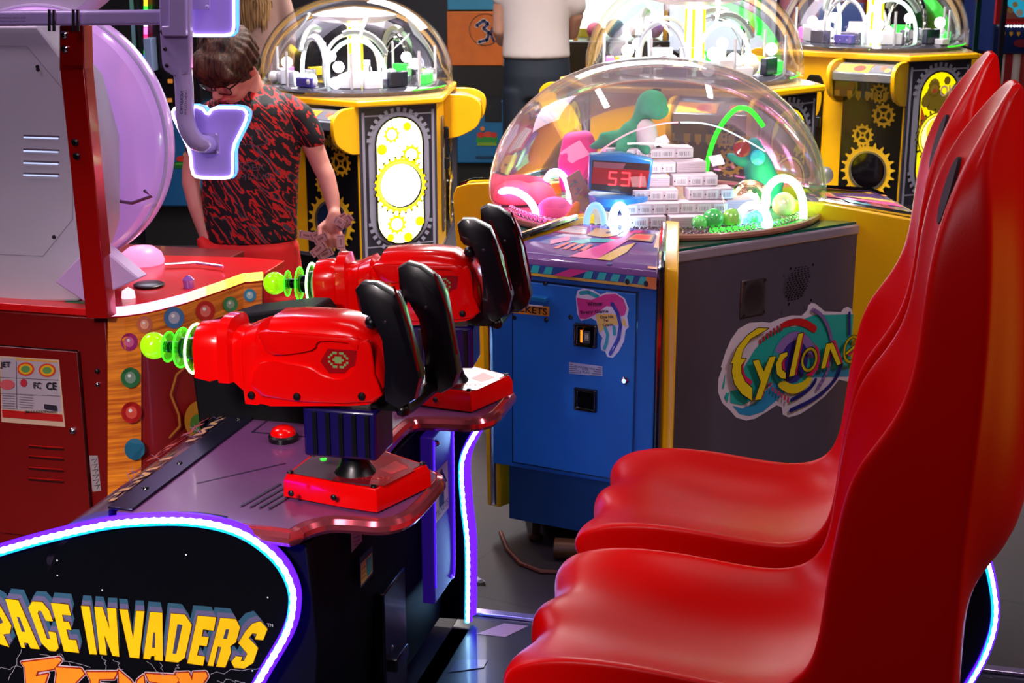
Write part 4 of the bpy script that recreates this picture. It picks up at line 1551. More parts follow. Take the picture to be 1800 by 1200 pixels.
# ---- steel side: speakers and the big sticker
os_, ts_ = pol(-55.2)
ns = tuple(os_)
cs_ = os_.dot(Vector((CX, CY, 0))) + .459


def sp_(x, y, d=0.0):
    return W0.px(x, y, ns, cs_ + d)


O_s = Vector((CX, CY, 0)) + os_ * .459


def sback(p):
    return ((Vector((p.x, p.y, 0)) - O_s).dot(ts_), p.z)


def smap(u, v):
    return O_s + ts_ * u + Vector((0, 0, v))


drum = [c for c in cyc.children if c.name.startswith('steel_drum')][0]
q = sback(sp_(1322, 522))
mb = MB()
mb.loft([[smap(q[0] + sx * .046, q[1] + sz * .054) + os_ * d for sx, sz in ((-1, -1), (1, -1), (1, 1), (-1, 1))] for d in (0, .006)])
gp = mb.build('speaker_plate', mat('#6a5c66', .3, metal=.7), drum, bevel=.004)
a = Art(lambda u, v: smap(q[0] + u, q[1] + v), os_, lift=.0062)
for i in range(17):
    w2 = .036 * math.sqrt(max(0, 1 - ((i - 8) / 9) ** 2))
    a.stroke([(-w2, -.042 + i * .0052), (w2, -.036 + i * .0052)], .0022, '#3a2c30', caps=False)
for sx in (-1, 1):
    for sz in (-1, 1):
        a.circ(sx * .038, sz * .046, .004, '#1a1418', n=10)
a.build('speaker_grille', gp)
q2_ = sback(sp_(1397, 497))
a = Art(lambda u, v: smap(q2_[0] + u, q2_[1] + v), os_, lift=.001)
for i in range(15):
    w2 = .046 * math.sqrt(max(.05, 1 - ((i - 7) / 8.5) ** 2))
    x = -w2 + (.005 if i % 2 else 0)
    while x < w2 - .004:
        a.stroke([(x, -.048 + i * .007), (x + .0075, -.0475 + i * .007)], .0036, '#0c080c', caps=False)
        x += .0125
for sx in (-1, 1):
    for sz in (-1, 1):
        a.circ(sx * .044, sz * .052, .0045, '#0c080c', n=10)
a.build('speaker_slots', drum)

K = 5.2167
dx_ = lambda x, y: sback(sp_(1240 + x / K, 520 + y / K))
a = Art(smap, os_, lift=.0012)


def D_(L, col, ol=0.0):
    pts = [dx_(*p) for p in L]
    if ol:
        a.stroke(pts, ol, '#0c0c12', closed=True)
    a.poly(pts, col)


def sm2(L, k=4, closed=True):
    return [(p.x, p.y) for p in smooth_path([(x, y, 0) for x, y in L], k, closed)]


WH = '#d9c9e2'
D_([(930, 130), (940, 85), (970, 62), (1010, 72), (1050, 105), (1088, 140), (1240, 148), (1262, 115), (1300, 98), (1335, 118), (1345, 160), (1470, 128), (1440, 262), (1475, 262), (1450, 400), (1440, 640), (1400, 680), (1345, 700), (1335, 790), (1220, 765), (1180, 820), (1090, 920), (960, 1020), (860, 1085), (760, 1112), (705, 1085), (697, 1020), (650, 1000), (560, 1060), (450, 1125), (370, 1140), (280, 1115), (215, 1040), (150, 980), (112, 880), (115, 760), (150, 660), (138, 650), (185, 500), (230, 400), (300, 300), (400, 245), (520, 237), (590, 245), (680, 205), (790, 178), (880, 180)], WH)
TEAL = '#25a6a4'
D_([(960, 745), (1330, 738), (1345, 665), (1395, 650), (1435, 290), (1400, 290), (1380, 600), (1130, 640), (980, 690)], '#2a86b8', .0006)
D_([(245, 1005), (330, 1030), (430, 990), (540, 880), (660, 760), (725, 890), (640, 960), (520, 1060), (400, 1098), (310, 1080)], '#2c8ecb', .0006)
D_([(330, 690), (440, 500), (560, 360), (690, 290), (850, 280), (910, 205), (1000, 172), (1120, 172), (1425, 165), (1400, 290), (1390, 640), (1310, 660), (1240, 655), (900, 700), (640, 780), (520, 860), (420, 950), (330, 1000), (225, 975), (220, 870), (300, 860), (390, 800)], TEAL, .0006)
D_([(145, 840), (178, 690), (170, 800), (160, 850)], TEAL)
D_([(165, 930), (185, 885), (210, 885), (195, 972)], TEAL, .0005)


def ell(cx, cy, rx, ry, rot, n=30, a0=0, a1=360):
    out = []
    for i in range(n + (0 if a1 - a0 >= 360 else 1)):
        t = math.radians(a0 + (a1 - a0) * i / n)
        x, y = rx * math.cos(t), ry * math.sin(t)
        c, s_ = math.cos(math.radians(rot)), math.sin(math.radians(rot))
        out.append((cx + x * c - y * s_, cy + x * s_ + y * c))
    return out


D_(ell(800, 590, 200, 275, 12), '#2aa7b0', .0016)
D_(ell(800, 590, 190, 270, 12, a0=190, a1=345) + list(reversed(ell(800, 590, 120, 170, 12, a0=190, a1=345))), '#8f6cb8', .0006)
D_(ell(800, 600, 125, 200, 12), '#3a2c8c')
D_(sm2([(690, 292), (700, 240), (800, 205), (900, 210), (1000, 270), (1005, 310), (975, 332), (900, 285), (800, 262)], 3), '#c41a20', .0007)
for i in range(7):
    x, y = 485 + i * 31, 415 - i * 27 + i * i * 1.0
    D_([(x - 8, y - 18 - i * 3), (x + 8, y - 24 - i * 3), (x + 18, y + 14 + i), (x + 2, y + 24 + i)], '#b02028', .0004)
MV = '#9a72c0'
for L, w_, c in ((((965, 120), (1040, 170), (1100, 270), (1135, 400), (1130, 550), (1100, 680), (1010, 845)), .0105, MV), (((1298, 150), (1298, 340)), .0095, '#2c2a90'),
                 (((1225, 620), (1170, 750), (1060, 870), (930, 960), (760, 1040)), .0125, '#2c2a90'), (((985, 760), (950, 820), (850, 900), (765, 945)), .0115, '#2c2a90')):
    pts = [dx_(*p) for p in sm2(list(L), 4, False)]
    a.stroke(pts, w_ + .0014, '#15123a')
    a.stroke(pts, w_, c)
D_(sm2([(640, 810), (690, 768), (770, 800), (860, 780), (930, 722), (948, 750), (920, 810), (840, 872), (760, 887), (690, 860)], 3), '#e8cc1c', .0007)
a.stroke([dx_(570, 790), dx_(562, 812)], .009, '#d0356c')
for i in range(6):
    x, y = 585 + i * 27, 845 + i * 18
    D_([(x, y - 22), (x + 16, y - 14), (x + 8, y + 22 + i * 2), (x - 10, y + 14 + i * 2)], '#c8305c', .0003)
LY = [
    [(535, 285), (440, 280), (340, 350), (250, 460), (190, 605), (212, 600), (200, 680), (225, 790), (290, 880), (385, 945), (385, 830), (320, 770), (285, 690), (285, 620), (330, 560), (280, 560), (300, 480), (370, 380)],
    [(390, 580), (445, 570), (490, 680), (545, 545), (600, 540), (465, 930), (410, 940), (465, 770)],
    [(705, 500), (640, 520), (600, 610), (610, 700), (650, 740), (690, 745), (690, 690), (655, 660), (650, 600), (680, 550), (705, 535)],
    [(805, 335), (850, 325), (768, 715), (720, 725)],
    [(1060, 425), (1120, 415), (1195, 605), (1160, 620), (1095, 470), (1050, 645), (1012, 650)],
]
PK = '#d81f5e'
for L in ([(300, 560), (335, 572), (312, 640), (332, 720), (398, 770), (385, 805), (325, 770), (288, 700)], [(590, 550), (620, 522), (490, 920), (462, 930)], [(715, 530), (700, 520), (665, 600), (670, 650), (700, 680), (690, 640), (688, 590)],
          [(850, 325), (874, 318), (797, 710), (766, 716)], [(950, 410), (1000, 470), (1012, 570), (990, 660), (940, 720), (880, 715), (960, 640), (985, 560), (970, 470)], [(1120, 400), (1150, 392), (1222, 600), (1192, 608)], [(1370, 405), (1378, 425), (1280, 540), (1255, 520)], [(1060, 640), (1090, 500), (1100, 520), (1085, 640)]):
    D_(L, PK, .0006)
for L in LY:
    D_(L, '#efd21a', .0052)
a.stroke([dx_(*p) for p in ell(903, 568, 62, 100, 12, n=24)], .0135, '#0c0c12', closed=True)
a.stroke([dx_(*p) for p in ell(903, 568, 62, 100, 12, n=24)], .0080, '#efd21a', closed=True)
eL = sm2([(1245, 510), (1340, 425), (1350, 385), (1310, 358), (1262, 385), (1228, 455), (1226, 540), (1262, 588), (1320, 570)], 4, False)
a.stroke([dx_(*p) for p in eL], .0132, '#0c0c12')
a.stroke([dx_(*p) for p in eL], .0078, '#efd21a')
a.build('cyclone_sticker', drum, 'colourful swirling sticker reading Cyclone')

# ---- dome, its floor and lights
DX, DY = .438, 4.46
mb = MB()
mb.lathe([(.001, 0), (.48, 0), (.485, .008), (.001, .012)], (DX, DY, .835), n=64)
pf = mb.build('playfield', mat('#5a4450', .2, coat=.6, var=.4, scale=12), cyc)
mb = MB()
ring = [Vector((DX + .492 * math.cos(t), DY + .492 * math.sin(t), .845)) for t in [2 * math.pi * i / 72 for i in range(72)]]
mb.tube(ring, .010, 8, closed=True)
mb.build('dome_gasket', mat('#a06a5c', .25, coat=.5), cyc)
prof = [(.485, .845), (.502, .862), (.510, .885)] + [(.510 * math.cos(t) ** .92, .885 + .406 * math.sin(t)) for t in [math.pi / 2 * i / 15 for i in range(1, 15)]] + [(.004, 1.291)]
mb = MB()
mb.lathe(prof, (DX, DY, 0), n=96)
dome_m = glass('#fff6fa', refl=.42, rough=.03, tint=.06, key2='dome')
nt = dome_m.node_tree
df = nt.nodes.new('ShaderNodeBsdfDiffuse')
df.inputs[0].default_value = (.9, .86, .88, 1)
m2 = nt.nodes.new('ShaderNodeMixShader')
m2.inputs[0].default_value = .06
out_n = [n for n in nt.nodes if n.type == 'OUTPUT_MATERIAL'][0]
srcs = out_n.inputs[0].links[0].from_socket
nt.links.new(srcs, m2.inputs[1])
nt.links.new(df.outputs[0], m2.inputs[2])
nt.links.new(m2.outputs[0], out_n.inputs[0])
mb.build('clear_dome', dome_m, cyc, auto=80)
bd = MB()
for i in range(60):
    t = math.radians(195 + i * 2.6)
    bd.sph((DX + .455 * math.cos(t), DY + .455 * math.sin(t), .857), .011, 8, 6)
bd.build('bead_string', glass('#ffd8e8', refl=.8, rough=.05, tint=.3, key2='b'), cyc)


def arch(x0, y0, x1, y1, ytop, edge, core, r, z=.848, deep=0):
    A = W0.px(x0, y0, (0, 0, 1), z)
    B_ = W0.px(x1, y1, (0, 0, 1), z)
    M_ = (A + B_) / 2
    T = W0.px((x0 + x1) / 2, ytop, (0, 1, 0), M_.y)
    h = T.z - z
    pts = []
    for i in range(15):
        t = math.pi * i / 14
        pts.append(M_ + (A - M_) * math.cos(t) + Vector((0, 0, h * math.sin(t) ** .8)))
    mb = MB()
    mb.tube(pts, r, 12)
    mb.build('lit_arch', glow(edge, core), cyc)


arch(875, 356, 942, 382, 337, '#ff80cc', 14, .0105)
arch(957, 340, 1000, 348, 301, '#ff88d4', 14, .0095)
arch(1030, 404, 1062, 404, 360, '#78a8ff', 1.6, .009)
arch(1075, 404, 1102, 404, 361, '#b0e0ff', 12, .0105)
arch(1296, 398, 1350, 400, 360, '#90d0ff', 12, .0115)
arch(1342, 372, 1412, 384, 313, '#98ff88', 9, .0115)


def reflection_arc(pxs, Y, r, m, name='dome_reflection'):  # glowing tubes shaped to stand in for arc reflections in the dome
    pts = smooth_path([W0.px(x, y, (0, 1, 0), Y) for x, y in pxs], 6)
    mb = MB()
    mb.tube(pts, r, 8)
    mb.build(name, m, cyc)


reflection_arc(((1242, 330), (1243, 290), (1255, 245), (1275, 210), (1298, 190), (1320, 195), (1342, 222)), 4.55, .0075, glow('#08ff08', 1.3))
reflection_arc(((1036, 292), (1060, 262), (1110, 232), (1160, 218), (1192, 215)), 4.20, .0022, glow('#ff9aa8', 1.0))
reflection_arc(((1196, 215), (1230, 216), (1265, 224), (1305, 243), (1345, 266)), 4.20, .0022, glow('#d8f0f0', 1.1))
# green and pink lit floor strips of the playfield
for a0, a1, col, st_ in ((-75, -38, '#30ff30', 1.6), (-38, 5, '#40ff60', .9), (200, 238, '#ff50b0', 1.4)):
    mb = MB()
    pts = [Vector((DX + .435 * math.cos(math.radians(a0 + (a1 - a0) * i / 16)), DY + .435 * math.sin(math.radians(a0 + (a1 - a0) * i / 16)), .85)) for i in range(17)]
    mb.tube(pts, .008, 8)
    mb.build('light_strip', glow(col, st_), cyc)


def point(name, loc, e, col, r=.03):
    ld = bpy.data.lights.new(name, 'POINT')
    ld.energy = e
    ld.color = col
    ld.shadow_soft_size = r
    ob = bpy.data.objects.new(name, ld)
    COL.objects.link(ob)
    ob.location = loc


point('playfield_lamp_pink', (.06, 4.38, .97), 2.2, (1, .25, .6))
point('playfield_lamp_green', (.80, 4.36, .93), 1.6, (.25, 1, .2))
point('playfield_lamp_white', (.44, 4.12, 1.05), 1.3, (.95, .9, 1))
# score display
YD = 4.17
f4 = [W0.px(x, y, (0, 1, 0), YD) for x, y in ((1036, 272), (1092, 269), (1149, 281), (1140, 345), (1034, 335))]
mb = MB()
mb.loft([[p + Vector((0, d, 0)) for p in f4] for d in (0, .05)])
disp = mb.build('score_display', mat('#1166a8', .3, coat=.4), cyc, bevel=.006)
a = Art(lambda u, v: W0.px(u, v, (0, 1, 0), YD), (0, -1, 0), lift=.001)
a.poly([(1041, 281), (1143, 288), (1135, 342), (1039, 333)], '#2a1216')
a.poly([(1042, 293), (1142, 300), (1136, 330), (1039, 322)], glow('#900008', .5))
a.poly([(1043, 284), (1100, 287), (1095, 297), (1043, 294)], '#8a4a58')
rd = glow('#ff2028', 7.0)


def seg7(ch, x, y, w_, h_):
    S7 = {'5': 'afgcd', '3': 'abgcd', '1': 'bc', '4': 'fgbc'}
    pt = {'a': ((0, 0), (1, 0)), 'b': ((1, 0), (1, .5)), 'c': ((1, .5), (1, 1)), 'd': ((0, 1), (1, 1)), 'e': ((0, .5), (0, 1)), 'f': ((0, 0), (0, .5)), 'g': ((0, .5), (1, .5))}
    for s_ in S7[ch]:
        (ax, ay), (bx, by) = pt[s_]
        sl = .07
        a.stroke([(x + ax * w_ - ay * h_ * .1, y + ay * h_ + ax * w_ * sl), (x + bx * w_ - by * h_ * .1, y + by * h_ + bx * w_ * sl)], 2.6, rd)


seg7('5', 1072, 302, 12, 22)
seg7('3', 1094, 303, 13, 22)
seg7('1', 1118, 305, 9, 22)
a.build('display_digits', disp)
mb = MB()
c = W0.px(1088, 352, (0, 1, 0), YD + .03)
mb.lathe([(.001, -.028), (.060, -.024), (.085, -.006), (.088, .018), (.001, .02)], (c.x, c.y, c.z), n=32)
mb.build('display_bowl', mat('#1688d8', .35, coat=.3), disp)
c2 = W0.px(1110, 400, (0, 1, 0), YD + .03)
mb = MB()
mb.span((c2.x - .032, YD + .01, .846), (c2.x + .032, YD + .055, c.z))
mb.build('display_column', mat('#1688d8', .35, coat=.3), disp, bevel=.006)
# fittings seen on the far stations
p = W0.px(1449, 308, (0, 1, 0), 4.55)
mb = MB()
mb.lathe([(.001, 0), (.024, 0), (.026, .01), (.016, .016), (.001, .016)], p, (.2, -1, .2), 20)
mb.tube([(p.x - .005, p.y + .01, p.z), (p.x - .03, p.y + .05, .86)], .014, 8)
mb.build('ticket_knob', mat('#b8a8b8', .3, metal=.5), cyc)

# ---- prizes lying inside the dome
PAPER = mat('#c9b4bc', .7, var=.06)
packs = []
ang0 = math.radians(8)
lay = [
    (.8635, [(-.02, 4.13, .15), (.14, 4.13, .13), (.29, 4.17, .12), (-.0, 4.20, .16), (.20, 4.22, .17)]),
    (.8955, [(.01, 4.16, .16), (.17, 4.18, .14), (.31, 4.22, .08)]),
    (.9275, [(.04, 4.20, .13), (.20, 4.22, .13)]),
    (.9595, [(.03, 4.24, .12), (.16, 4.26, .13)]),
    (.9915, [(.04, 4.29, .13), (.17, 4.31, .09)]),
    (1.0235, [(-.03, 4.36, .17), (.12, 4.37, .11)]),
]
wm = [0]
first = None
descs = ['lying at the very bottom front left of the pile', 'in the bottom row, second from the left', 'at the right end of the bottom row', 'tucked behind the bottom front row on the left', 'tucked behind the bottom front row on the right',
         'in the second row up, at its left end', 'in the second row up, at its middle', 'short, at the right end of the second row up', 'in the third row up, on the left', 'in the third row up, on the right',
         'in the fourth row up, on the left', 'in the fourth row up, on the right', 'in the fifth row up, on the left', 'in the fifth row up, on the right', 'in the top row, under the green plush', 'in the top row, at its right end']
i = 0
for z, L in lay:
    for (x, y, ln) in L:
        X = .30 + x + ln / 2
        base = (X, y, z - .0155)
        t = thing('ticket_bundle', 'banded bundle of printed tickets ' + descs[i], 'ticket bundle', W0, base, 'ticket bundles piled under the dome', rz=ang0 + random.uniform(-.05, .05))
        mb = MB()
        mb.span((X - ln / 2, y - .035, z - .0155), (X + ln / 2, y + .035, z + .0155))
        b = mb.build('paper_stack', PAPER, t, bevel=.002)
        a = Art(lambda u, v, y=y: Vector((u, y - .035, v)), (0, -1, 0), lift=.0006)
        n = int(ln / .04)
        if i % 3 != 1:
            for k in range(n):
                x0 = X - ln / 2 + .006 + k * ln / n
                w_ = ln / n - .008
                a.rect(x0, z - .012, x0 + w_, z + .012, '#d8d0d4')
                for q in range(7):
                    xx = x0 + .005 + q * (w_ - .01) / 7
                    a.rect(xx, z - .008, xx + (w_ - .01) / (14 if q % 2 else 20), z + .005, '#8a8088')
                a.circ(x0 - .003, z, .0022, '#403038', n=8)
        else:
            for k in range(5):
                a.rect(X - ln / 2, z - .012 + k * .005, X + ln / 2, z - .0112 + k * .005, '#8f8088')
        a.build('ticket_faces', b)
        i += 1


def blob(name, parts, m, vox, sm, parent=None, label=None, fr=None, base=None):
    """parts: ('s', centre, radii, rot) spheres and ('t', points, radii) limbs, fused to one surface"""
    mb = MB()
    for p in parts:
        if p[0] == 's':
            mb.sph(p[1], p[2], 18, 12, rot=p[3] if len(p) > 3 else None)
        else:
            mb.tube(p[1], p[2], 14, round_ends=True)
    o = mb.build(name, m, parent, fr=fr, base=base)
    bake(o, vox, sm)
    off_ = BASE[o.name].z if o.name in BASE else 0
    for v_ in o.data.vertices:
        v_.co.z = max(v_.co.z, .8475 - off_)
    if label:
        o['label'] = label
    return o


V3 = lambda x, y, z: Vector((x, y, z))
# green plush with a long neck, sitting on the pile
Yd = 4.37
dpx = lambda x, y, d=0: W0.px(x, y, (0, 1, 0), Yd + d)
base = dpx(1118, 262)
dino = thing('plush_dinosaur', 'green long-necked plush dinosaur with white belly sitting on the ticket pile', 'soft toy', W0, tuple(base))
plg = mat('#2b8a64', .85, var=.25, scale=40, bump=.6, bscale=300)
blob('plush_body', [('s', dpx(1112, 238), (.042, .045, .045)), ('t', [dpx(1120, 232), dpx(1128, 205), dpx(1132, 182)], [.035, .026, .024]), ('s', dpx(1146, 183, -.01), (.046, .040, .043)), ('s', dpx(1156, 194, -.03), (.034, .032, .028)),
                    ('t', [dpx(1095, 245), dpx(1068, 248), dpx(1040, 258)], [.032, .022, .009]), ('t', [dpx(1082, 240), dpx(1060, 240)], [.02, .014]), ('t', [dpx(1098, 252, -.03), dpx(1090, 264, -.06)], [.022, .017]), ('t', [dpx(1128, 254, -.03), dpx(1136, 264, -.055)], [.02, .015])], plg, .006, 6, dino)
blob('white_belly', [('s', dpx(1136, 238, -.030), (.034, .034, .050))], mat('#cdbfbf', .9), .006, 3, dino)
e = MB()
e.sph(dpx(1150, 178, -.036), .004, 10, 8)
e.sph(dpx(1163, 180, -.026), .004, 10, 8)
e.build('eye', BLACKGLOSS, dino)
mb = MB()
mb.tube([dpx(1140, 161), dpx(1150, 157), dpx(1162, 158)], .003, 6)
mb.build('hair_tuft', BLACK, dino)
mb = MB()
q = [dpx(x, y, -.05) for x, y in ((1146, 245), (1170, 236), (1178, 250), (1150, 258))]
mb.loft([[p for p in q], [p + V3(0, .001, 0) for p in q]])
mb.build('hang_tag', mat('#d8cccc', .4), dino)
# teal toy leaning at the right
Yt = 4.50
tp = lambda x, y, d=0: W0.px(x, y, (0, 1, 0), Yt + d)
toy = thing('plush_toy', 'teal plush toy with a round red lens leaning right of the ticket pile', 'soft toy', W0, tuple(tp(1345, 345)))
tm = mat('#0f7f86', .7, var=.2, bump=.4, bscale=250)
blob('toy_body', [('t', [tp(1345, 335), tp(1332, 290), tp(1325, 255)], [.055, .045, .024]), ('t', [tp(1332, 275), tp(1300, 282), tp(1282, 274)], [.028, .02, .011]), ('t', [tp(1350, 318), tp(1366, 322)], [.03, .022]), ('t', [tp(1345, 340), tp(1345, 372)], [.055, .065])], tm, .006, 5, toy)
mb = MB()
mb.lathe([(.001, 0), (.022, .002), (.026, .010), (.020, .018), (.001, .022)], tp(1305, 262, -.03), (-.3, -1, .3), 24)
mb.build('red_lens', mat('#8f1f26', .2, coat=.6), toy)
mb = MB()
mb.lathe([(.001, 0), (.024, .001), (.022, .012), (.001, .018)], tp(1331, 277, -.045), (0, -1, .1), 24)
mb.build('blue_roundel', mat('#1a95c8', .3), toy)
# amber glass ball lamp
c = W0.px(1318, 352, (0, 1, 0), 4.30)
lamp = thing('globe_lamp', 'glowing amber glass globe behind the blue-white arch', 'lamp', W0, (c.x, c.y, .847))
mb = MB()
mb.sph(c, .062, 28, 20)
mb.build('glass_globe', glass('#ffd060', refl=.8, rough=.05, tint=.35, key2='amb'), lamp)
mb = MB()
mb.sph((c.x, c.y, c.z + .002), (.028, .028, .020), 16, 12)
mb.tube([(c.x, c.y, .848), (c.x, c.y, c.z)], .008, 8)
mb.build('bright_bulb', glow('#fff0c0', 22), lamp)
# pink things on the left
pk = lambda x, y, Y: W0.px(x, y, (0, 1, 0), Y)
def soft(name, label, cat, parts, col, base, vox=.007, grp=None):
    o = blob(name, parts, mat(col, .75, var=.12, bump=.3, bscale=200), vox, 6, None, None, W0, base)
    tag(o, label, cat, grp)
    return o


b = pk(1012, 300, 4.62)
mb = MB()
q = [pk(x, y, 4.6) for x, y in ((992, 238), (1040, 232), (1052, 262), (1044, 292), (1020, 340), (985, 340), (982, 290))]
mb.loft([[p for p in q], [p + V3(0, .08, 0) for p in q]])
o = mb.build('pink_cushion', mat('#c02a7c', .7, var=.1), None, W0, bevel=.02, seg=4, base=tuple(pk(1010, 340, 4.64)))
tag(o, 'magenta pink boxy plush behind the score display, left of the green plush', 'soft toy')
soft('plush_ball', 'pink plush lump at the dome\'s far left behind the first arch', 'soft toy', [('s', pk(905, 345, 4.50), (.07, .06, .05)), ('s', pk(945, 350, 4.52), (.06, .05, .055))], '#e05a6a', tuple(pk(920, 370, 4.5)))
soft('plush_ball', 'pink plush heap in front of the second arch', 'soft toy', [('s', pk(975, 372, 4.28), (.055, .05, .045)), ('s', pk(1000, 382, 4.26), (.04, .04, .035)), ('s', pk(950, 385, 4.30), (.04, .04, .03))], '#f05aa0', tuple(pk(975, 395, 4.28)))
soft('orange_toy', 'orange curved toy lying beside the pink plush heap', 'toy', [('t', [pk(965, 394, 4.17), pk(992, 392, 4.17), pk(1008, 378, 4.18), pk(1014, 360, 4.2)], [.014, .016, .018, .012])], '#d06a18', tuple(pk(985, 400, 4.17)), .005)
soft('red_box_toy', 'red and pink box lying along the far left rim of the dome', 'toy', [('t', [pk(880, 328, 4.66), pk(915, 326, 4.66), pk(950, 330, 4.66)], [.035, .037, .035])], '#e0506a', tuple(pk(915, 345, 4.66)))
card = thing('prize_card', 'pale card with yellow and teal stripes leaning left of the score display', 'card', W0, tuple(pk(1025, 380, 4.26)))
q = [pk(x, y, 4.26) for x, y in ((995, 312), (1018, 298), (1046, 352), (1034, 378), (1008, 362))]
mb = MB()
mb.loft([[p for p in q], [p + V3(0, .004, 0) for p in q]])
cb_ = mb.build('card_board', mat('#c8a088', .5), card)
a = Art(lambda u, v: pk(u, v, 4.26), (0, -1, 0))
rl = random.Random(3)
for i in range(26):
    x = 1000 + rl.random() * 34
    y = 312 + (x - 1000) * .9 + rl.random() * 26 - 6
    a.stroke([(x, y), (x + 4, y - 5 + rl.random() * 4)], 1.6, rl.choice(['#e0c83c', '#58a8a0', '#d87a9a']))
a.build('card_print', cb_)
# clear prize capsules at the right
for x, y, r, c in ((1385, 360, .035, '#e8e0a0'), (1325, 395, .028, '#88d048'), (1262, 388, .03, '#30c050'), (1240, 398, .022, '#60e060'), (1400, 398, .022, '#60e080')):
    cc = W0.px(x, y, (0, 0, 1), .848 + r)
    dd = Vector((cc.x - DX, cc.y - DY, 0))
    if dd.length > .44 - r:
        dd *= (.44 - r) / dd.length
        cc = Vector((DX + dd.x, DY + dd.y, cc.z))
    o = MB().sph(cc, r, 20, 14).build('prize_capsule', mat(c, .15, coat=.8, var=.3, scale=30), None, W0, base=(cc.x, cc.y, .848))
    nm = {1385: 'pale yellow capsule inside the green-lit arch', 1325: 'yellow-green capsule under the blue-white arch', 1262: 'green capsule lying right of the ticket pile', 1240: 'small green capsule at the pile\'s front right corner', 1400: 'small green capsule near the dome\'s right rim'}[x]
    tag(o, nm, 'capsule', 'prize capsules under the dome')

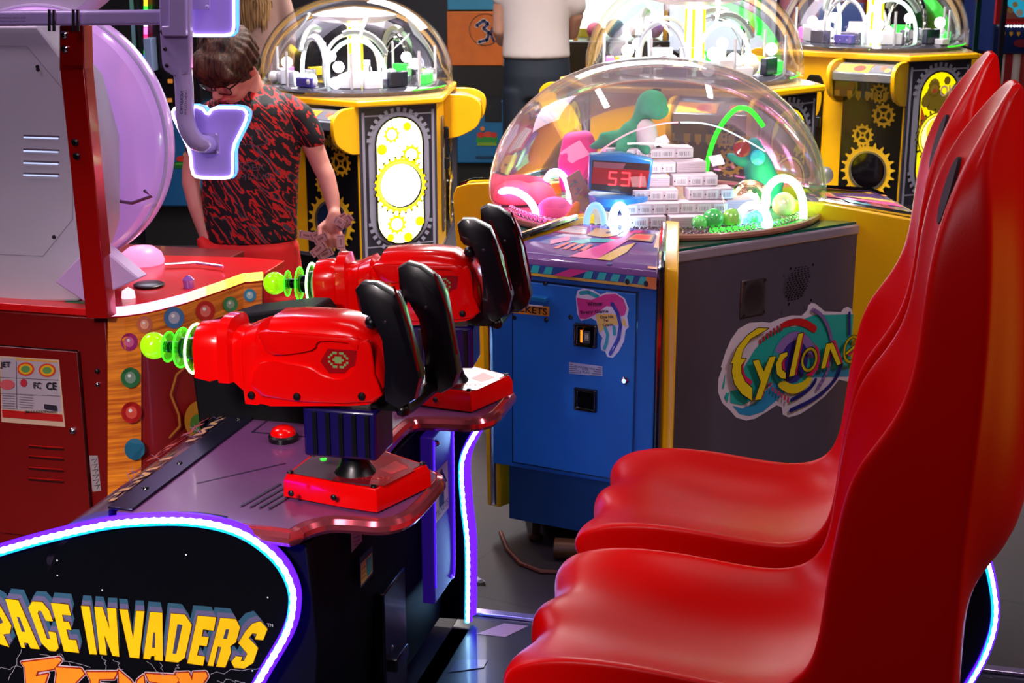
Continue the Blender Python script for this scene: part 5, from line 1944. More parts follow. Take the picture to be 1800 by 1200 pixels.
# ================================================================ the three gear-decorated yellow games behind
def make_gear(cx, cy, rot, sc, label, pill, seed):
    g = thing('gear_ticket_game', label, 'arcade machine', W0, (0, 0, 0), 'yellow gear-covered dome games')
    rg = random.Random(seed)
    Rb, Rp = .50, .535
    A = []
    for k in range(3):
        A += [120 * k - 78, 120 * k]
    ap = lambda a, R: (R * math.sin(math.radians(a)), -R * math.cos(math.radians(a)))
    hexa = sorted(A)
    mb = MB()
    mb.prism([ap(a, Rb) for a in hexa], fxy, .30, .955)
    mb.build('cabinet', YEL, g)
    MB().prism([ap(a, Rb * .93) for a in hexa], fxy, .0, .30).build('kick_base', mat('#050507', .5), g)
    MB().prism([ap(a, Rb * 1.02) for a in hexa], fxy, .30, .315).build('base_trim', mat('#9a94a4', .25, metal=.9), g)
    mb = MB()
    mb.prism([ap(a, Rp) for a in hexa], fxy, .955, .980)
    mb.build('top_plate', YEL, g, bevel=.006)
    mb = MB()
    mb.prism([ap(a, Rp * .96) for a in hexa], fxy, .980, .984)
    mb.build('top_board', mat('#c9a06a', .2, coat=.6, var=.15), g)

    def face(a0, a1, R=Rb, off=0.0):
        p0, p1 = Vector(ap(a0, R) + (0,)), Vector(ap(a1, R) + (0,))
        t = (p1 - p0).normalized()
        n = Vector((t.y, -t.x, 0))
        if n.dot(p0 + p1) < 0:
            n = -n
        return (p0 + p1) / 2, t, n, (p1 - p0).length / 2
    GR, DK = '#8d8a98', '#17151c'
    for k in range(3):
        # lit panel
        M_, t, n, hw = face(120 * k, 120 * k + 42)
        fm = lambda u, v, M_=M_, t=t: M_ + t * u + Vector((0, 0, v))
        pr = MB()
        pr.loft([[fm(u, v) + n * d for u, v in ((-hw + .004, .315), (hw - .004, .315), (hw - .004, .953), (-hw + .004, .953))] for d in (0, .006)])
        pn = pr.build('lit_side_panel', mat('#4a4552', .35, metal=.3), g)
        a = Art(fm, n, lift=.007)
        a.rect(-hw + .012, .32, hw - .012, .945, '#2a2630')
        for x in (-hw + .022, hw - .022):
            a.rect(x - .006, .32, x + .006, .93, GR)
        a.rect(-hw + .02, .912, hw - .02, .918, GR)
        a.rect(-hw + .02, .36, hw - .02, .366, GR)
        # arch-topped cog frame
        w_, zt, zb = .105, .905, .37
        def pill_(w_, zt, zb, n_=12):
            o = [(w_ * math.cos(math.pi * i / n_), zt - w_ + w_ * math.sin(math.pi * i / n_)) for i in range(n_ + 1)]
            o += [(-w_ * math.cos(math.pi * i / n_), zb + w_ - w_ * math.sin(math.pi * i / n_)) for i in range(n_ + 1)]
            return o
        a.poly(pill_(.137, zt + .022, zb - .012), GR)
        for s_ in (0, 1):
            cz = zt - w_ if s_ == 0 else zb + w_
            for i in range(15):
                th = math.radians((0 if s_ == 0 else 180) + 12 * i + 6)
                a.arc(0, cz, .128, .146, math.degrees(th) - 3.2, math.degrees(th) + 3.2, GR, n=2)
        for z in (.47, .80):
            pass
        for z, c in ((.62, '#08080c'),):
            a.poly(pill_(.112, zt + .006, zb - .006), '#111015')
        a.poly(pill_(w_ * .98, zt - .002, zb + .002), pill[0])
        if pill[3]:
            a.poly([(-.10, .79), (-.04, .86), (.03, .80), (.09, .86), (.10, .76), (.02, .72), (-.06, .74)], pill[1])
            a.circ(-.035, .845, .030, '#a88a2c', ry=.032)
            a.circ(.06, .79, .030, '#b08a28')
            a.circ(-.03, .82, .014, '#c05030')
            a.text('OK', .0, .795, .05, '#e8c8a0', wid=.085, off=.02)
            a.poly([(-.10, .76), (-.07, .70), (-.05, .66), (-.102, .66)], '#d05828')
        a.gear(-.035, .835, .036, .030, .022, 10, pill[1])
        a.gear(.052, .745, .044, .036, .026, 10, pill[1])
        a.circ(.052, .745, .020, pill[2])
        a.circ(-.08, .775, .022, pill[1])
        a.circ(.035, .865, .018, pill[1])
        a.gear(-.02, .455, .044, .036, .026, 11, pill[1])
        a.circ(-.02, .455, .020, pill[2])
        a.circ(.085, .46, .020, pill[1])
        a.circ(-.05, .40, .016, pill[1])
        a.circ(.03, .395, .020, pill[1])
        a.gear(0, .62, .125, .107, .09, 26, '#1a1712', duty=.45)
        a.gear(0, .62, .118, .110, .09, 26, pill[1], duty=.5)
        a.arc(0, .62, .094, .104, 0, 360, pill[4], n=40)
        a.circ(.004, .617, .094, '#2a2028')
        a.circ(0, .62, .090, pill[5])
        a.circ(-.01, .645, .055, pill[2])
        for i in range(8):
            a.circ(.11 * math.cos(i) * .7, .52 + .01 * (i % 3), .003, pill[1], n=6)
        a.build('lit_gear_window', pn)
        # player station: yellow coin half + black gear half
        M_, t, n, hw = face(120 * k - 78, 120 * k)
        fm = lambda u, v, M_=M_, t=t: M_ + t * u + Vector((0, 0, v))
        gx0, gx1 = .03, hw - .004
        gm = (gx0 + gx1) / 2
        pr = MB()
        pr.loft([[fm(u, v) + n * d for u, v in ((gx0, .315), (gx1, .315), (gx1, .953), (gx0, .953))] for d in (0, .005)])
        gp = pr.build('gear_panel', mat('#0b0a0e', .3, coat=.4), g)
        a = Art(fm, n, lift=.006)
        gy = mat('#d9a91c', .4, var=.12)
        for i in range(6):
            x = gx0 + .03 + i * .042
            a.poly([(x - .012, .815), (x + .012, .815), (x + .012, .79), (x + .004, .775), (x - .004, .775), (x - .012, .79)], gy)
        for (x, z, r) in ((gm + .055, .715, .055), (gm - .035, .62, .052), (gm + .03, .81, .045)):
            a.gear(x, z, r, r * .82, r * .60, 12, gy)
            a.circ(x, z, r * .28, gy)
            for q in range(4):
                th = math.radians(45 + 90 * q)
                a.stroke([(x, z), (x + r * .66 * math.cos(th), z + r * .66 * math.sin(th))], r * .2, gy, caps=False)
            a.circ(x, z, r * .11, '#0b0a0e')
        a.gear(gm, .465, .128, .108, .084, 20, gy, taper=.35)
        a.build('gear_print', gp)
        mb = MB()
        c = fm(gm, .465)
        mb.lathe([(.080, .001), (.088, .004), (.089, .012), (.080, .012)], c + n * .006, n, 36)
        mb.build('window_ring', mat('#b8b0a0', .2, metal=.9), gp)
        mb = MB()
        mb.lathe([(.001, .002), (.080, .002), (.080, .004), (.001, .004)], c + n * .006, n, 36)
        mb.build('prize_window', mat('#16284a' if seed != 3 else '#0a0508', .08, coat=1.0), gp)
        # control housing between two round yellow cheeks
        for sx in (gx0 - .012, gx1 + .004):
            mb = MB()
            pts = [(.0, .955), (.10, .953), (.155, .925), (.165, .88), (.15, .82), (.10, .785), (.05, .765), (.0, .76)]
            pts = [(p.x, p.y) for p in smooth_path([(x, y, 0) for x, y in pts], 3)]
            mb.loft([[fm(sx + s_, z) + n * d for d, z in pts] for s_ in (-.009, .009)])
            mb.build('yellow_cheek', YEL, gp, bevel=.003)
        mb = MB()
        mb.loft([[fm(u, z) + n * d for d, z in ((0, .94), (.06, .94), (.145, .905), (.145, .87), (.0, .865))] for u in (gx0, gx1 - .008)])
        cp = mb.build('control_shelf', mat('#7d8088', .2, metal=.5, coat=.5), gp, bevel=.003)
        cm = lambda u, v: fm(u, .9395 - v * .036) + n * (.062 + v * .082)
        a = Art(cm, n * .4 + Vector((0, 0, 1)), lift=.002)
        a.rect(gx0 + .01, .1, gm + .02, .9, '#e08a20')
        a.circ(gm - .03, .5, .028, '#c02818', ry=.3)
        a.rect(gm + .03, .15, gx1 - .02, .85, '#55545c')
        a.circ(gm + .075, .4, .014, '#e05030', ry=.2)
        a.circ(gm + .10, .6, .012, '#d8c040', ry=.2)
        a.build('shelf_print', cp)
        mb = MB()
        mb.loft([[fm(u, z) + n * d for d, z in ((0, .862), (.13, .868), (.12, .80), (.0, .80))] for u in (gx0, gx1 - .008)])
        mb.build('clear_guard', glass('#d8f0e8', refl=.7, tint=.15, key2='guard'), gp)
        # coin plate on the yellow half
        cx0 = (-hw + gx0) / 2 + .03
        pr = MB()
        rr = [(cx0 + .048 * math.copysign(1, math.cos(t_)) * min(1, abs(math.cos(t_)) * 1.6), .62 + .255 * math.copysign(1, math.sin(t_)) * min(1, abs(math.sin(t_)) * 1.06)) for t_ in [2 * math.pi * i / 40 + .01 for i in range(40)]]
        pr.loft([[fm(u, v) + n * d for u, v in rr] for d in (0, .008)])
        dkp = seed == 3
        cp = pr.build('coin_plate', mat('#1a1612' if dkp else '#6e6058', .3, metal=.5), g, bevel=.003)
        a = Art(fm, n, lift=.009)
        a.poly([(cx0 - .035, .82), (cx0 - .005, .82), (cx0 - .02, .785)], '#e0a818')
        a.rect(cx0 - .04, .60, cx0 + .0, .74, '#b8b0a8' if not dkp else '#0c0a0a')
        for z in (.46, .52):
            a.rect(cx0 - .035, z, cx0 + .035, z + .004, '#d0c8c0' if not dkp else '#4a3a20')
        a.circ(cx0 + .02, .745, .008, '#c07080')
        a.rect(cx0 - .03, .41, cx0 + .03, .416, '#e8e0d8' if not dkp else '#4a3a20')
        a.build('coin_plate_print', cp)
        for z in (.80, .665):
            q = fm(cx0 + .028, z)
            pr = MB()
            pr.loft([[q + t * (sx * .018 * kk) + Vector((0, 0, sz * .026 * kk)) + n * d for sx, sz in ((-1, -1), (1, -1), (1, 1), (-1, 1))] for d, kk in ((.008, 1), (.03, .9))])
            pr.build('coin_slot', BLACK, cp, bevel=.004)
    # dome with what stands in it
    Rd, H = .43, .36
    prof = [(Rd, .985), (Rd, 1.03)] + [(Rd * math.cos(q) ** .95, 1.03 + H * math.sin(q)) for q in [math.pi / 2 * i / 13 for i in range(1, 13)]] + [(.003, 1.03 + H)]
    mb = MB()
    mb.lathe(prof, (0, 0, 0), n=72)
    mb.build('clear_dome', glass('#f4f8ff', refl=.30, rough=.01, tint=.03, key2='g'), g, auto=80)
    mb = MB()
    mb.lathe([(.001, .984), (.40, .984), (.405, 1.0), (.38, 1.012), (.001, 1.012)], n=48)
    dk = mb.build('dome_deck', mat('#5c5a66', .15, metal=.6, coat=.5, var=.5, scale=14), g)
    mb = MB()
    mb.lathe([(.10, 1.012), (.075, 1.04), (.034, 1.055), (.030, 1.25), (.06, 1.27), (.001, 1.27)], n=28)
    mb.build('light_column', [glow('#fff6d0', 5.0)], g)
    mb = MB()
    for i in range(4):
        th = i * 1.57 + .9
        mb.tube([(.034 * math.cos(th), .034 * math.sin(th), 1.06), (.034 * math.cos(th), .034 * math.sin(th), 1.25)], .007, 6)
    mb.build('yellow_column_strip', glow('#ffe000', 2.0), g)
    mb = MB()
    mb.lathe([(.001, 1.27), (.12, 1.27), (.18, 1.285), (.185, 1.30), (.14, 1.315), (.001, 1.335)], n=32)
    mb.build('canopy', mat('#d8ccd0', .3, metal=.2), g)
    clear = glass('#ffffff', refl=1.2, rough=.05, tint=.12, ior=1.6, key2='arc')
    for i in range(6):
        th = math.radians(60 * i + 30 + rg.uniform(-8, 8))
        d = Vector((math.cos(th), math.sin(th), 0))
        s_ = Vector((-d.y, d.x, 0))
        c = d * .20
        pts = [c + s_ * (.125 * math.cos(q)) + Vector((0, 0, 1.05 + .155 * math.sin(q))) for q in [math.pi * j / 18 for j in range(19)]]
        mb = MB()
        mb.tube([c + s_ * .125 + Vector((0, 0, 1.012))] + pts + [c - s_ * .125 + Vector((0, 0, 1.012))], .009, 8)
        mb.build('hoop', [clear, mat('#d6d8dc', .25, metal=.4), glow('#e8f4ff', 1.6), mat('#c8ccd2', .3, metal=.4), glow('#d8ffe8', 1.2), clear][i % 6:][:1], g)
        mb = MB()
        pts2 = [c + s_ * (.150 * math.cos(q)) + Vector((0, 0, 1.06 + .180 * math.sin(q))) for q in [math.pi * (j + 3) / 18 for j in range(9)]]
        mb.tube(pts2, .014, 6)
        if i % 2 == 0:
            mb.build('scoop_rail', mat('#9aa09c', .3, metal=.5, var=.4, scale=30), g)
    for i in range(7):
        th = math.radians(51.4 * i + 10)
        x, y = .36 * math.cos(th), .36 * math.sin(th)
        mb = MB()
        mb.tube([(x, y, 1.012), (x, y, 1.16)], .006, 6)
        mb.build('glass_post', mat('#e8e8ee', .15, metal=.3), dk)
    for i in range(5):
        th = math.radians(72 * i + 40)
        x, y = .30 * math.cos(th), .30 * math.sin(th)
        mb = MB()
        mb.sph((x, y, 1.10), .024, 14, 10)
        l = mb.build('white_spotlight', glow('#f4f2ff', 9.0), dk)
    for i, (col, gl) in enumerate((('#b8ff20', 1), ('#30d840', 1), ('#e8e0f0', 0), ('#f0d030', 0), ('#e070c0', 1), ('#d8dce8', 0), ('#5048a0', 0), ('#e8ecf0', 0), ('#202838', 0), ('#40e050', 1))):
        th = math.radians(36 * i + 14)
        x, y = .33 * math.cos(th), .33 * math.sin(th)
        mb = MB()
        mb.add([], [])
        R_ = Matrix.Rotation(th, 3, 'Z')
        mb.box((x, y, 1.034 + .006 * (i % 3)), (.03, .09, .04 + .012 * (i % 3)), R_)
        mb.build('prize_pocket', glow(col, 1.2) if gl else mat(col, .2, coat=.5), dk, bevel=.004)
    mb = MB()
    mb.tube([(.412 * math.cos(q), .412 * math.sin(q), 1.004) for q in [math.radians(-55 + 5 * j) for j in range(8)]], .003, 6)
    mb.build('green_edge_light', glow('#30ff20', 1.2), dk)
    wm_ = [mat('#e6e2ea', .2, coat=.6), mat('#b8b4c0', .15, metal=.7), mat('#f0ecf4', .3), glow('#f4f4ff', 1.3), mat('#8a8698', .2, metal=.6), mat('#d8e4e0', .2, coat=.5)]
    for i in range(26):
        th = rg.uniform(0, 6.28)
        rr_ = rg.uniform(.15, .37)
        h_ = rg.uniform(.02, .075)
        mb = MB()
        if i % 3 == 0:
            mb.sph((rr_ * math.cos(th), rr_ * math.sin(th), 1.012 + .026), (.026, .026, .026), 12, 8)
        else:
            mb.box((rr_ * math.cos(th), rr_ * math.sin(th), 1.012 + h_ / 2), (rg.uniform(.02, .05), rg.uniform(.03, .09), h_), Matrix.Rotation(th, 3, 'Z'))
        mb.build('white_fitting', wm_[i % 6], dk, bevel=.003)
    g.location = (cx, cy, 0)
    g.rotation_euler = (0, 0, math.radians(rot))
    g.scale = (sc, sc, sc)
    return g


BR = (glow('#fff8a0', 3.6), glow('#ffe000', 1.15), glow('#ffffe0', 4.0), False, glow('#e8ff40', 1.6), glow('#fff4ff', 2.6))
MD = (glow('#f0d800', .9), mat('#8a7420', .4), glow('#f8e030', .75), True, glow('#ffe830', 1.0), glow('#ffb030', 1.0))
MD2 = (glow('#f4dc00', .95), mat('#8a7420', .4), glow('#f8e030', .75), True, glow('#ffe830', 1.0), glow('#ffe890', 1.6))
make_gear(-.69, 6.62, 6, 1.0, 'yellow and black gear game with glaring white-yellow panel, right behind the boy', BR, 1)
make_gear(.77, 6.35, 21, 1.07, 'gear game whose dome rises directly behind the central clear dome', MD, 2)
make_gear(1.86, 7.75, 4, 1.1, 'gear game with a black round window, farthest right behind the seats', MD2, 3)

# soft prizes in the middle game's dome
for i, (x, y, r, c, lab) in enumerate(((1262, 108, .032, '#e8c8c8', 'pinkish white egg left of its neighbours in the dome behind the central dome'), (1290, 104, .036, '#f0d8d0', 'middle pinkish white egg in the dome behind the central dome'), (1320, 106, .034, '#f0e0c8', 'creamy white egg on the right in the dome behind the central dome'))):
    cc = W0.px(x, y, (0, 1, 0), 6.12)
    zf = 1.012 * 1.07
    o = MB().sph((cc.x, 6.12, zf + r * 1.3), (r, r, r * 1.3), 20, 14).build('prize_egg', mat(c, .5, var=.05), None, W0, base=(cc.x, 6.12, zf))
    tag(o, lab, 'prize egg', 'prize eggs in the middle gear game')

# ================================================================ big wheel game at the left
whl = thing('prize_wheel_game', 'red wheel game with white round back, lit Y sign and light-dotted wooden side', 'arcade machine', SI, (-2.3, 3.7, 0))
DRED = mat('#700605', .35, coat=.3, var=.14, scale=5)
WF = 3.25
lowred = MB()
lowred.span((-3.0, WF, .0), (-1.865, 4.1, .713))
lowred.build('cabinet', DRED, whl, bevel=.004)
wpx = lambda x, y, c=WF: SI.px(x, y, NW, c)
pa, pb_ = wpx(144, 618), wpx(160, 862)
mb = MB()
mb.span((-2.7, WF - .012, .10), (-1.945, WF, .622))
door = mb.build('service_door', DRED, whl, bevel=.002)
a = Art(lambda u, v: Vector((u, WF - .012, v)), NW and (0, -1, 0))
a.stroke([(-2.7, .625), (-1.943, .625), (-1.943, .1)], .004, '#200404')
a.fm = lambda u, v: wpx(u, v, WF - .012)
a.poly([(0, 625), (104, 632), (115, 750), (3, 741)], '#c8a890')
a.poly([(2, 628), (102, 634), (109, 724), (4, 718)], '#a89aa4')
a.poly([(28, 629), (102, 634), (102, 637), (28, 632)], '#c89030')
a.poly([(4, 719), (110, 728), (112, 741), (5, 733)], '#b01818')
for i, (x, y) in enumerate(((46, 648), (84, 650))):
    a.circ(x, y, 15, '#c83a20', ry=12)
    a.circ(x, y, 12, '#d8a020', ry=9)
    a.circ(x, y, 8, '#5a8a4a', ry=6)
a.circ(14, 675, 13, '#c05058', ry=9)
a.circ(43, 672, 6, '#b02838', ry=7)
a.stroke([(30, 634), (31, 718)], .7, '#5a4a58', caps=False)
a.stroke([(2, 662), (105, 667)], .7, '#5a4a58', caps=False)
a.stroke([(2, 690), (107, 695)], .7, '#5a4a58', caps=False)
for i in range(6):
    a.stroke([(36, 692 + 4.2 * i), (60, 694 + 4.2 * i)], .9, '#6a5c68', caps=False)
    a.stroke([(6, 694 + 4.2 * i), (28, 695 + 4.2 * i)], .9, '#6a5c68', caps=False)
a.poly([(80, 708), (102, 711), (103, 720), (81, 717)], '#2a2430')
for body, x, y, h, wd in (('JET', 3, 646, -12, 18), ('CE', 84, 683, -13, 18), ('FC', 62, 681, -11, 13)):
    a.text(body, x, y, h, '#1c1820', wid=wd, off=.02)
a.text('JMHAA2177X002', 46, 725, -5.5, '#101018', wid=56, off=.02)
a.build('data_label', door, 'white rating plate with small round emblems')
a = Art(lambda u, v: wpx(u, v, WF - .012), (0, -1, 0))
for y in (785, 803, 823, 842):
    a.stroke([(52, y), (82, y + 3), (112, y + 5)], 3.0, '#2a0504')
    a.stroke([(52, y - 3), (110, y + 1)], 1.2, '#c01814')
a.build('louvre', door)
q = wpx(128, 757, WF - .014)
MB().sph(q, .010, 12, 8).build('door_lock', CHROME, door)
a = Art(lambda u, v: wpx(u, v), (0, -1, 0))
a.poly([(157, 800), (172, 800), (178, 862), (163, 864)], '#9a8c90')
for i in range(6):
    a.stroke([(161 + i, 808 + i * 9), (171 + i, 806 + i * 9), (166 + i, 813 + i * 9)], .9, '#403038')
a.build('handwritten_tape', whl)
for x, y, m_ in ((171, 652, BLACK), (172, 676, CHROME)):
    MB().sph(wpx(x, y, WF - .002), .007, 10, 8).build('cabinet_bolt', m_, whl)
# red posts leaning back
def post(x0, x1, name='frame_post'):
    P0 = [wpx(x, y, 3.20) for x, y in x0]
    mb = MB()
    mb.loft([[p for p in P0], [p + Vector((0, .045, 0)) for p in P0]])
    return mb.build(name, mat('#b00a08', .25, metal=.25, coat=.6, var=.1), whl, bevel=.003)


po = post(((104, 112), (147, 112), (190, 560), (151, 560)), None)
for x, y, m_ in ((113, 61, CHROME), (114, 86, CHROME), (132, 250, BLACK), (135, 274, BLACK)):
    MB().lathe([(.001, 0), (.009, 0), (.009, .003), (.005, .005), (.005, .008), (.001, .008)], wpx(x, y, 3.198), (0, -1, 0), 14).build('post_bolt', m_, po)
mb = MB()
P0 = [wpx(x, y, 3.20) for x, y in ((104, 45), (146, 45), (148, 125), (104, 125))]
mb.loft([[p for p in P0], [p + Vector((0, .045, 0)) for p in P0]])
mb.build('post_head', mat('#b00a08', .25, metal=.25, coat=.6, var=.1), po, bevel=.003)
# white back box of the wheel
PWH = mat('#c0bac8', .4, coat=.2, var=.05)
mb = MB()
P0 = [wpx(x, y, 3.30) for x, y in ((-90, 44), (66, 44), (140, 140), (170, 250), (172, 400), (140, 500), (138, 530), (-90, 534))]
mb.loft([[p for p in P0], [p + Vector((0, .12, 0)) for p in P0]])
bb = mb.build('motor_cover', PWH, whl, bevel=.008)
a = Art(lambda u, v: wpx(u, v, 3.30), (0, -1, 0), lift=.001)
a.stroke([(-20, 80), (48, 82), (110, 155), (128, 300), (128, 385), (76, 450), (-20, 446)], 1.0, '#8a8490')
for y in (238, 262, 283, 304):
    a.stroke([(43, y), (104, y + 2)], 3.2, '#6c6474')
    a.stroke([(43, y + 3), (102, y + 5)], 2.6, glow('#c8d4ff', .9))
for x, y in ((67, 117), (96, 416), (68, 122)):
    a.circ(x, y, 3.4, '#28242c')
a.build('cover_louvres', bb)
mb = MB()
P0 = [wpx(x, y, 3.29) for x, y in ((-90, 530), (151, 532), (151, 546), (-90, 546))]
mb.loft([[p for p in P0], [p + Vector((0, .02, 0)) for p in P0]])
mb.build('green_light_strip', mat('#2a6a4c', .3, coat=.4), whl)
# the round wheel housing
c = wpx(84, 242, 3.50)
e_ = wpx(291, 242, 3.50)
R_ = (e_ - c).length
wl = bpy.data.materials.new('wheel_shell')
wl.use_nodes = True
b_ = wl.node_tree.nodes['Principled BSDF']
b_.inputs['Base Color'].default_value = lin('#c88ae0') + (1,)
b_.inputs['Roughness'].default_value = .18
b_.inputs['Emission Color'].default_value = lin('#c070e8') + (1,)
b_.inputs['Emission Strength'].default_value = .35
b_.inputs['Coat Weight'].default_value = .5
nz = wl.node_tree.nodes.new('ShaderNodeTexNoise')
nz.inputs['Scale'].default_value = 1.6
rp = wl.node_tree.nodes.new('ShaderNodeValToRGB')
rp.color_ramp.elements[0].color = lin('#8e5cc8') + (1,)
rp.color_ramp.elements[1].color = lin('#e8b4ea') + (1,)
tc = wl.node_tree.nodes.new('ShaderNodeTexCoord')
wl.node_tree.links.new(tc.outputs['Object'], nz.inputs['Vector'])
wl.node_tree.links.new(nz.outputs['Fac'], rp.inputs[0])
wl.node_tree.links.new(rp.outputs[0], b_.inputs['Base Color'])
wl.node_tree.links.new(rp.outputs[0], b_.inputs['Emission Color'])
mb = MB()
mb.lathe([(.001, -.13), (R_ * .62, -.13), (R_ * .66, -.06), (R_ * .96, -.03), (R_, 0), (R_, .05), (R_ * .97, .07), (.001, .08)], c, (0, 1, 0), 72)
dsc = mb.build('wheel_shell', wl, whl, auto=30)
mb = MB()
mb.tube([c + Vector((R_ * math.cos(t), 0, R_ * math.sin(t))) for t in [2 * math.pi * i / 72 for i in range(72)]], .006, 8, closed=True)
mb.build('wheel_rim', mat('#c4b4dc', .2, coat=.5), dsc)
mb = MB()
mb.tube([wpx(205, 349, 3.43), wpx(212, 354, 3.42), wpx(232, 357, 3.42), wpx(266, 345, 3.42), wpx(254, 335, 3.43)], .0045, 8)
mb.build('wheel_handle', mat('#8a6a88', .2, metal=.8), dsc)
# second round shell at the top left
c2 = wpx(40, -170, 3.55)
mb = MB()
mb.lathe([(.001, -.03), (.30, -.03), (.315, 0), (.315, .05), (.001, .06)], c2, (0, 1, 0), 48)
mb.build('upper_shell', PWH, whl)
# cross arm with clamps, bracket plate, drop tube
ARM = mat('#b4a0dc', .25, coat=.5, var=.08)
mb = MB()
P0 = [wpx(x, y, 3.16) for x, y in ((-60, 20), (300, 18), (312, 24), (312, 40), (302, 44), (-60, 47))]
mb.loft([[p for p in P0], [p + Vector((0, .045, 0)) for p in P0]])
arm = mb.build('cross_arm', ARM, whl, bevel=.006, seg=3)
a = Art(lambda u, v: wpx(u, v, 3.16), (0, -1, 0))
a.text('WARNING: NOT A STEP', 0, 33, -3, '#5a4c68', wid=46)
a.text('Please Keep Area Clear', 0, 39, -3, '#5a4c68', wid=46)
a.build('arm_notice', arm)
for x in (91, 133):
    mb = MB()
    mb.tube([wpx(x - 4, 55, 3.15), wpx(x - 4, 17, 3.15), wpx(x + 4, 17, 3.15), wpx(x + 4, 55, 3.15)], .004, 8)
    mb.build('clamp', CHROME, arm)
mb = MB()
BP = [(278, -60), (332, -60), (334, 118), (330, 128), (318, 136), (304, 134), (288, 124), (284, 112), (280, 60)]
P0 = [wpx(x, y, 3.15) for x, y in BP]
mb.loft([[p for p in P0], [p + Vector((0, .02, 0)) for p in P0]])
bp_ = mb.build('bracket_plate', ARM, whl, bevel=.004)
for x, y, r in ((290, 86, .005), (293, 115, .005), (286, 56, .007), (321, 54, .007)):
    MB().sph(wpx(x, y, 3.148), (r, .003, r), 10, 6).build('bracket_hole', mat('#241c34', .4), bp_)
mb = MB()
P0 = [wpx(x, y, 3.135) for x, y in ((296, -40), (326, -40), (326, 64), (284, 64), (283, 46), (296, 46))]
mb.loft([[p for p in P0], [p + Vector((0, .015, 0)) for p in P0]])
mb.build('bracket_clamp_plate', ARM, bp_, bevel=.003)
mb = MB()
path = smooth_path([wpx(x, y, c_) for x, y, c_ in ((321, 120, 3.17), (324, 160, 3.17), (326, 205, 3.17), (332, 230, 3.17), (345, 248, 3.18), (358, 253, 3.20), (366, 253, 3.24))], 5)
mb.tube(path, .0215, 12, up=(0, 1, 0))
dt = mb.build('drop_tube', ARM, whl)
a = Art(lambda u, v: wpx(u, v, 3.147), (0, -1, 0))
a.text('CAUTION', 316, 200, 5, '#1c1828', wid=40, rot=-88)
a.text('WATCH HEAD', 324, 202, 4, '#1c1828', wid=44, rot=-88)
a.build('tube_notice', dt)
# Y sign and the sign above it
PLT = bpy.data.materials.new('sign_back')
PLT.use_nodes = True
b_ = PLT.node_tree.nodes['Principled BSDF']
b_.inputs['Base Color'].default_value = lin('#a58ad8') + (1,)
b_.inputs['Roughness'].default_value = .3
b_.inputs['Emission Color'].default_value = lin('#9070e0') + (1,)
b_.inputs['Emission Strength'].default_value = .22


def sign(pts, name, label, w_=3.24):
    P_ = []
    n = len(pts)
    mb = MB()
    F = [wpx(x, y, w_) for x, y in pts]
    mb.loft([[p for p in F], [p + Vector((0, .035, 0)) for p in F]])
    s = mb.build(name, PLT, whl, bevel=.003, label=label)
    F2 = []
    for i in range(n):
        a_, b2, c_ = F[i - 1], F[i], F[(i + 1) % n]
        F2 += [b2.lerp(a_, min(.25, .012 / max(.001, (a_ - b2).length))), b2.lerp(c_, min(.25, .012 / max(.001, (c_ - b2).length)))]
    mb = MB()
    mb.tube([p + Vector((0, -.002, 0)) for p in F2], .0036, 8, closed=True, up=(0, 1, 0))
    mb.build('lit_edge', glow('#d8ccff', 4.0), s)
    mb = MB()
    mb.tube([p + Vector((0, .016, 0)) for p in F2], .0052, 8, closed=True, up=(0, 1, 0))
    mb.build('coloured_edge', glow('#4a90ff', 2.2), s)
    return s


ysn = sign([(302, 199), (309, 188), (354, 187), (366, 203), (374, 189), (426, 189), (435, 198), (433, 212), (409, 260), (410, 306), (402, 313), (347, 312), (338, 304), (335, 266)], 'letter_sign', 'glowing sign shaped like the letter Y')
usn = sign([(331, -60), (411, -60), (412, 54), (404, 62), (333, 62)], 'letter_sign', 'glowing rounded sign above the Y')
mb = MB()
for x, y in ((352, 237), (380, 237), (382, 268), (353, 267)):
    mb.sph(wpx(x, y, 3.237), (.004, .003, .004), 8, 6)
P0 = [wpx(x, y, 3.238) for x, y in ((349, 233), (385, 234), (386, 271), (350, 270))]
mb.loft([[p for p in P0], [p + Vector((0, .003, 0)) for p in P0]])
mb.build('mounting_plate', ARM, ysn)
mb = MB()
for x, y in ((334, 13), (364, 12)):
    mb.sph(wpx(x, y, 3.236), (.005, .003, .005), 8, 6)
P0 = [wpx(x, y, 3.236) for x, y in ((332, -30), (368, -30), (368, 17), (332, 17))]
mb.loft([[p for p in P0], [p + Vector((0, .004, 0)) for p in P0]])
mb.build('mounting_plate', ARM, usn)

# playfield with its curved lit edge and wooden side
TZ = .735
epx = [(188, 545), (220, 543), (255, 538), (290, 530), (325, 521), (360, 509), (395, 497), (428, 485), (462, 482)]
EP = [SI.px(x, y, (0, 0, 1), TZ) for x, y in epx]
back = [SI.px(x, y, (0, 0, 1), TZ) for x, y in ((500, 458), (430, 452), (280, 448), (188, 446))]
mb = MB()
mb.prism([(p.x, p.y) for p in EP + back] + [(-2.9, back[-1].y), (-2.9, WF)], fxy, .716, TZ)
pf = mb.build('playfield', mat('#d80a0c', .3, coat=.35, var=.15, scale=6, crough=.15), whl, bevel=.002)
mb = MB()
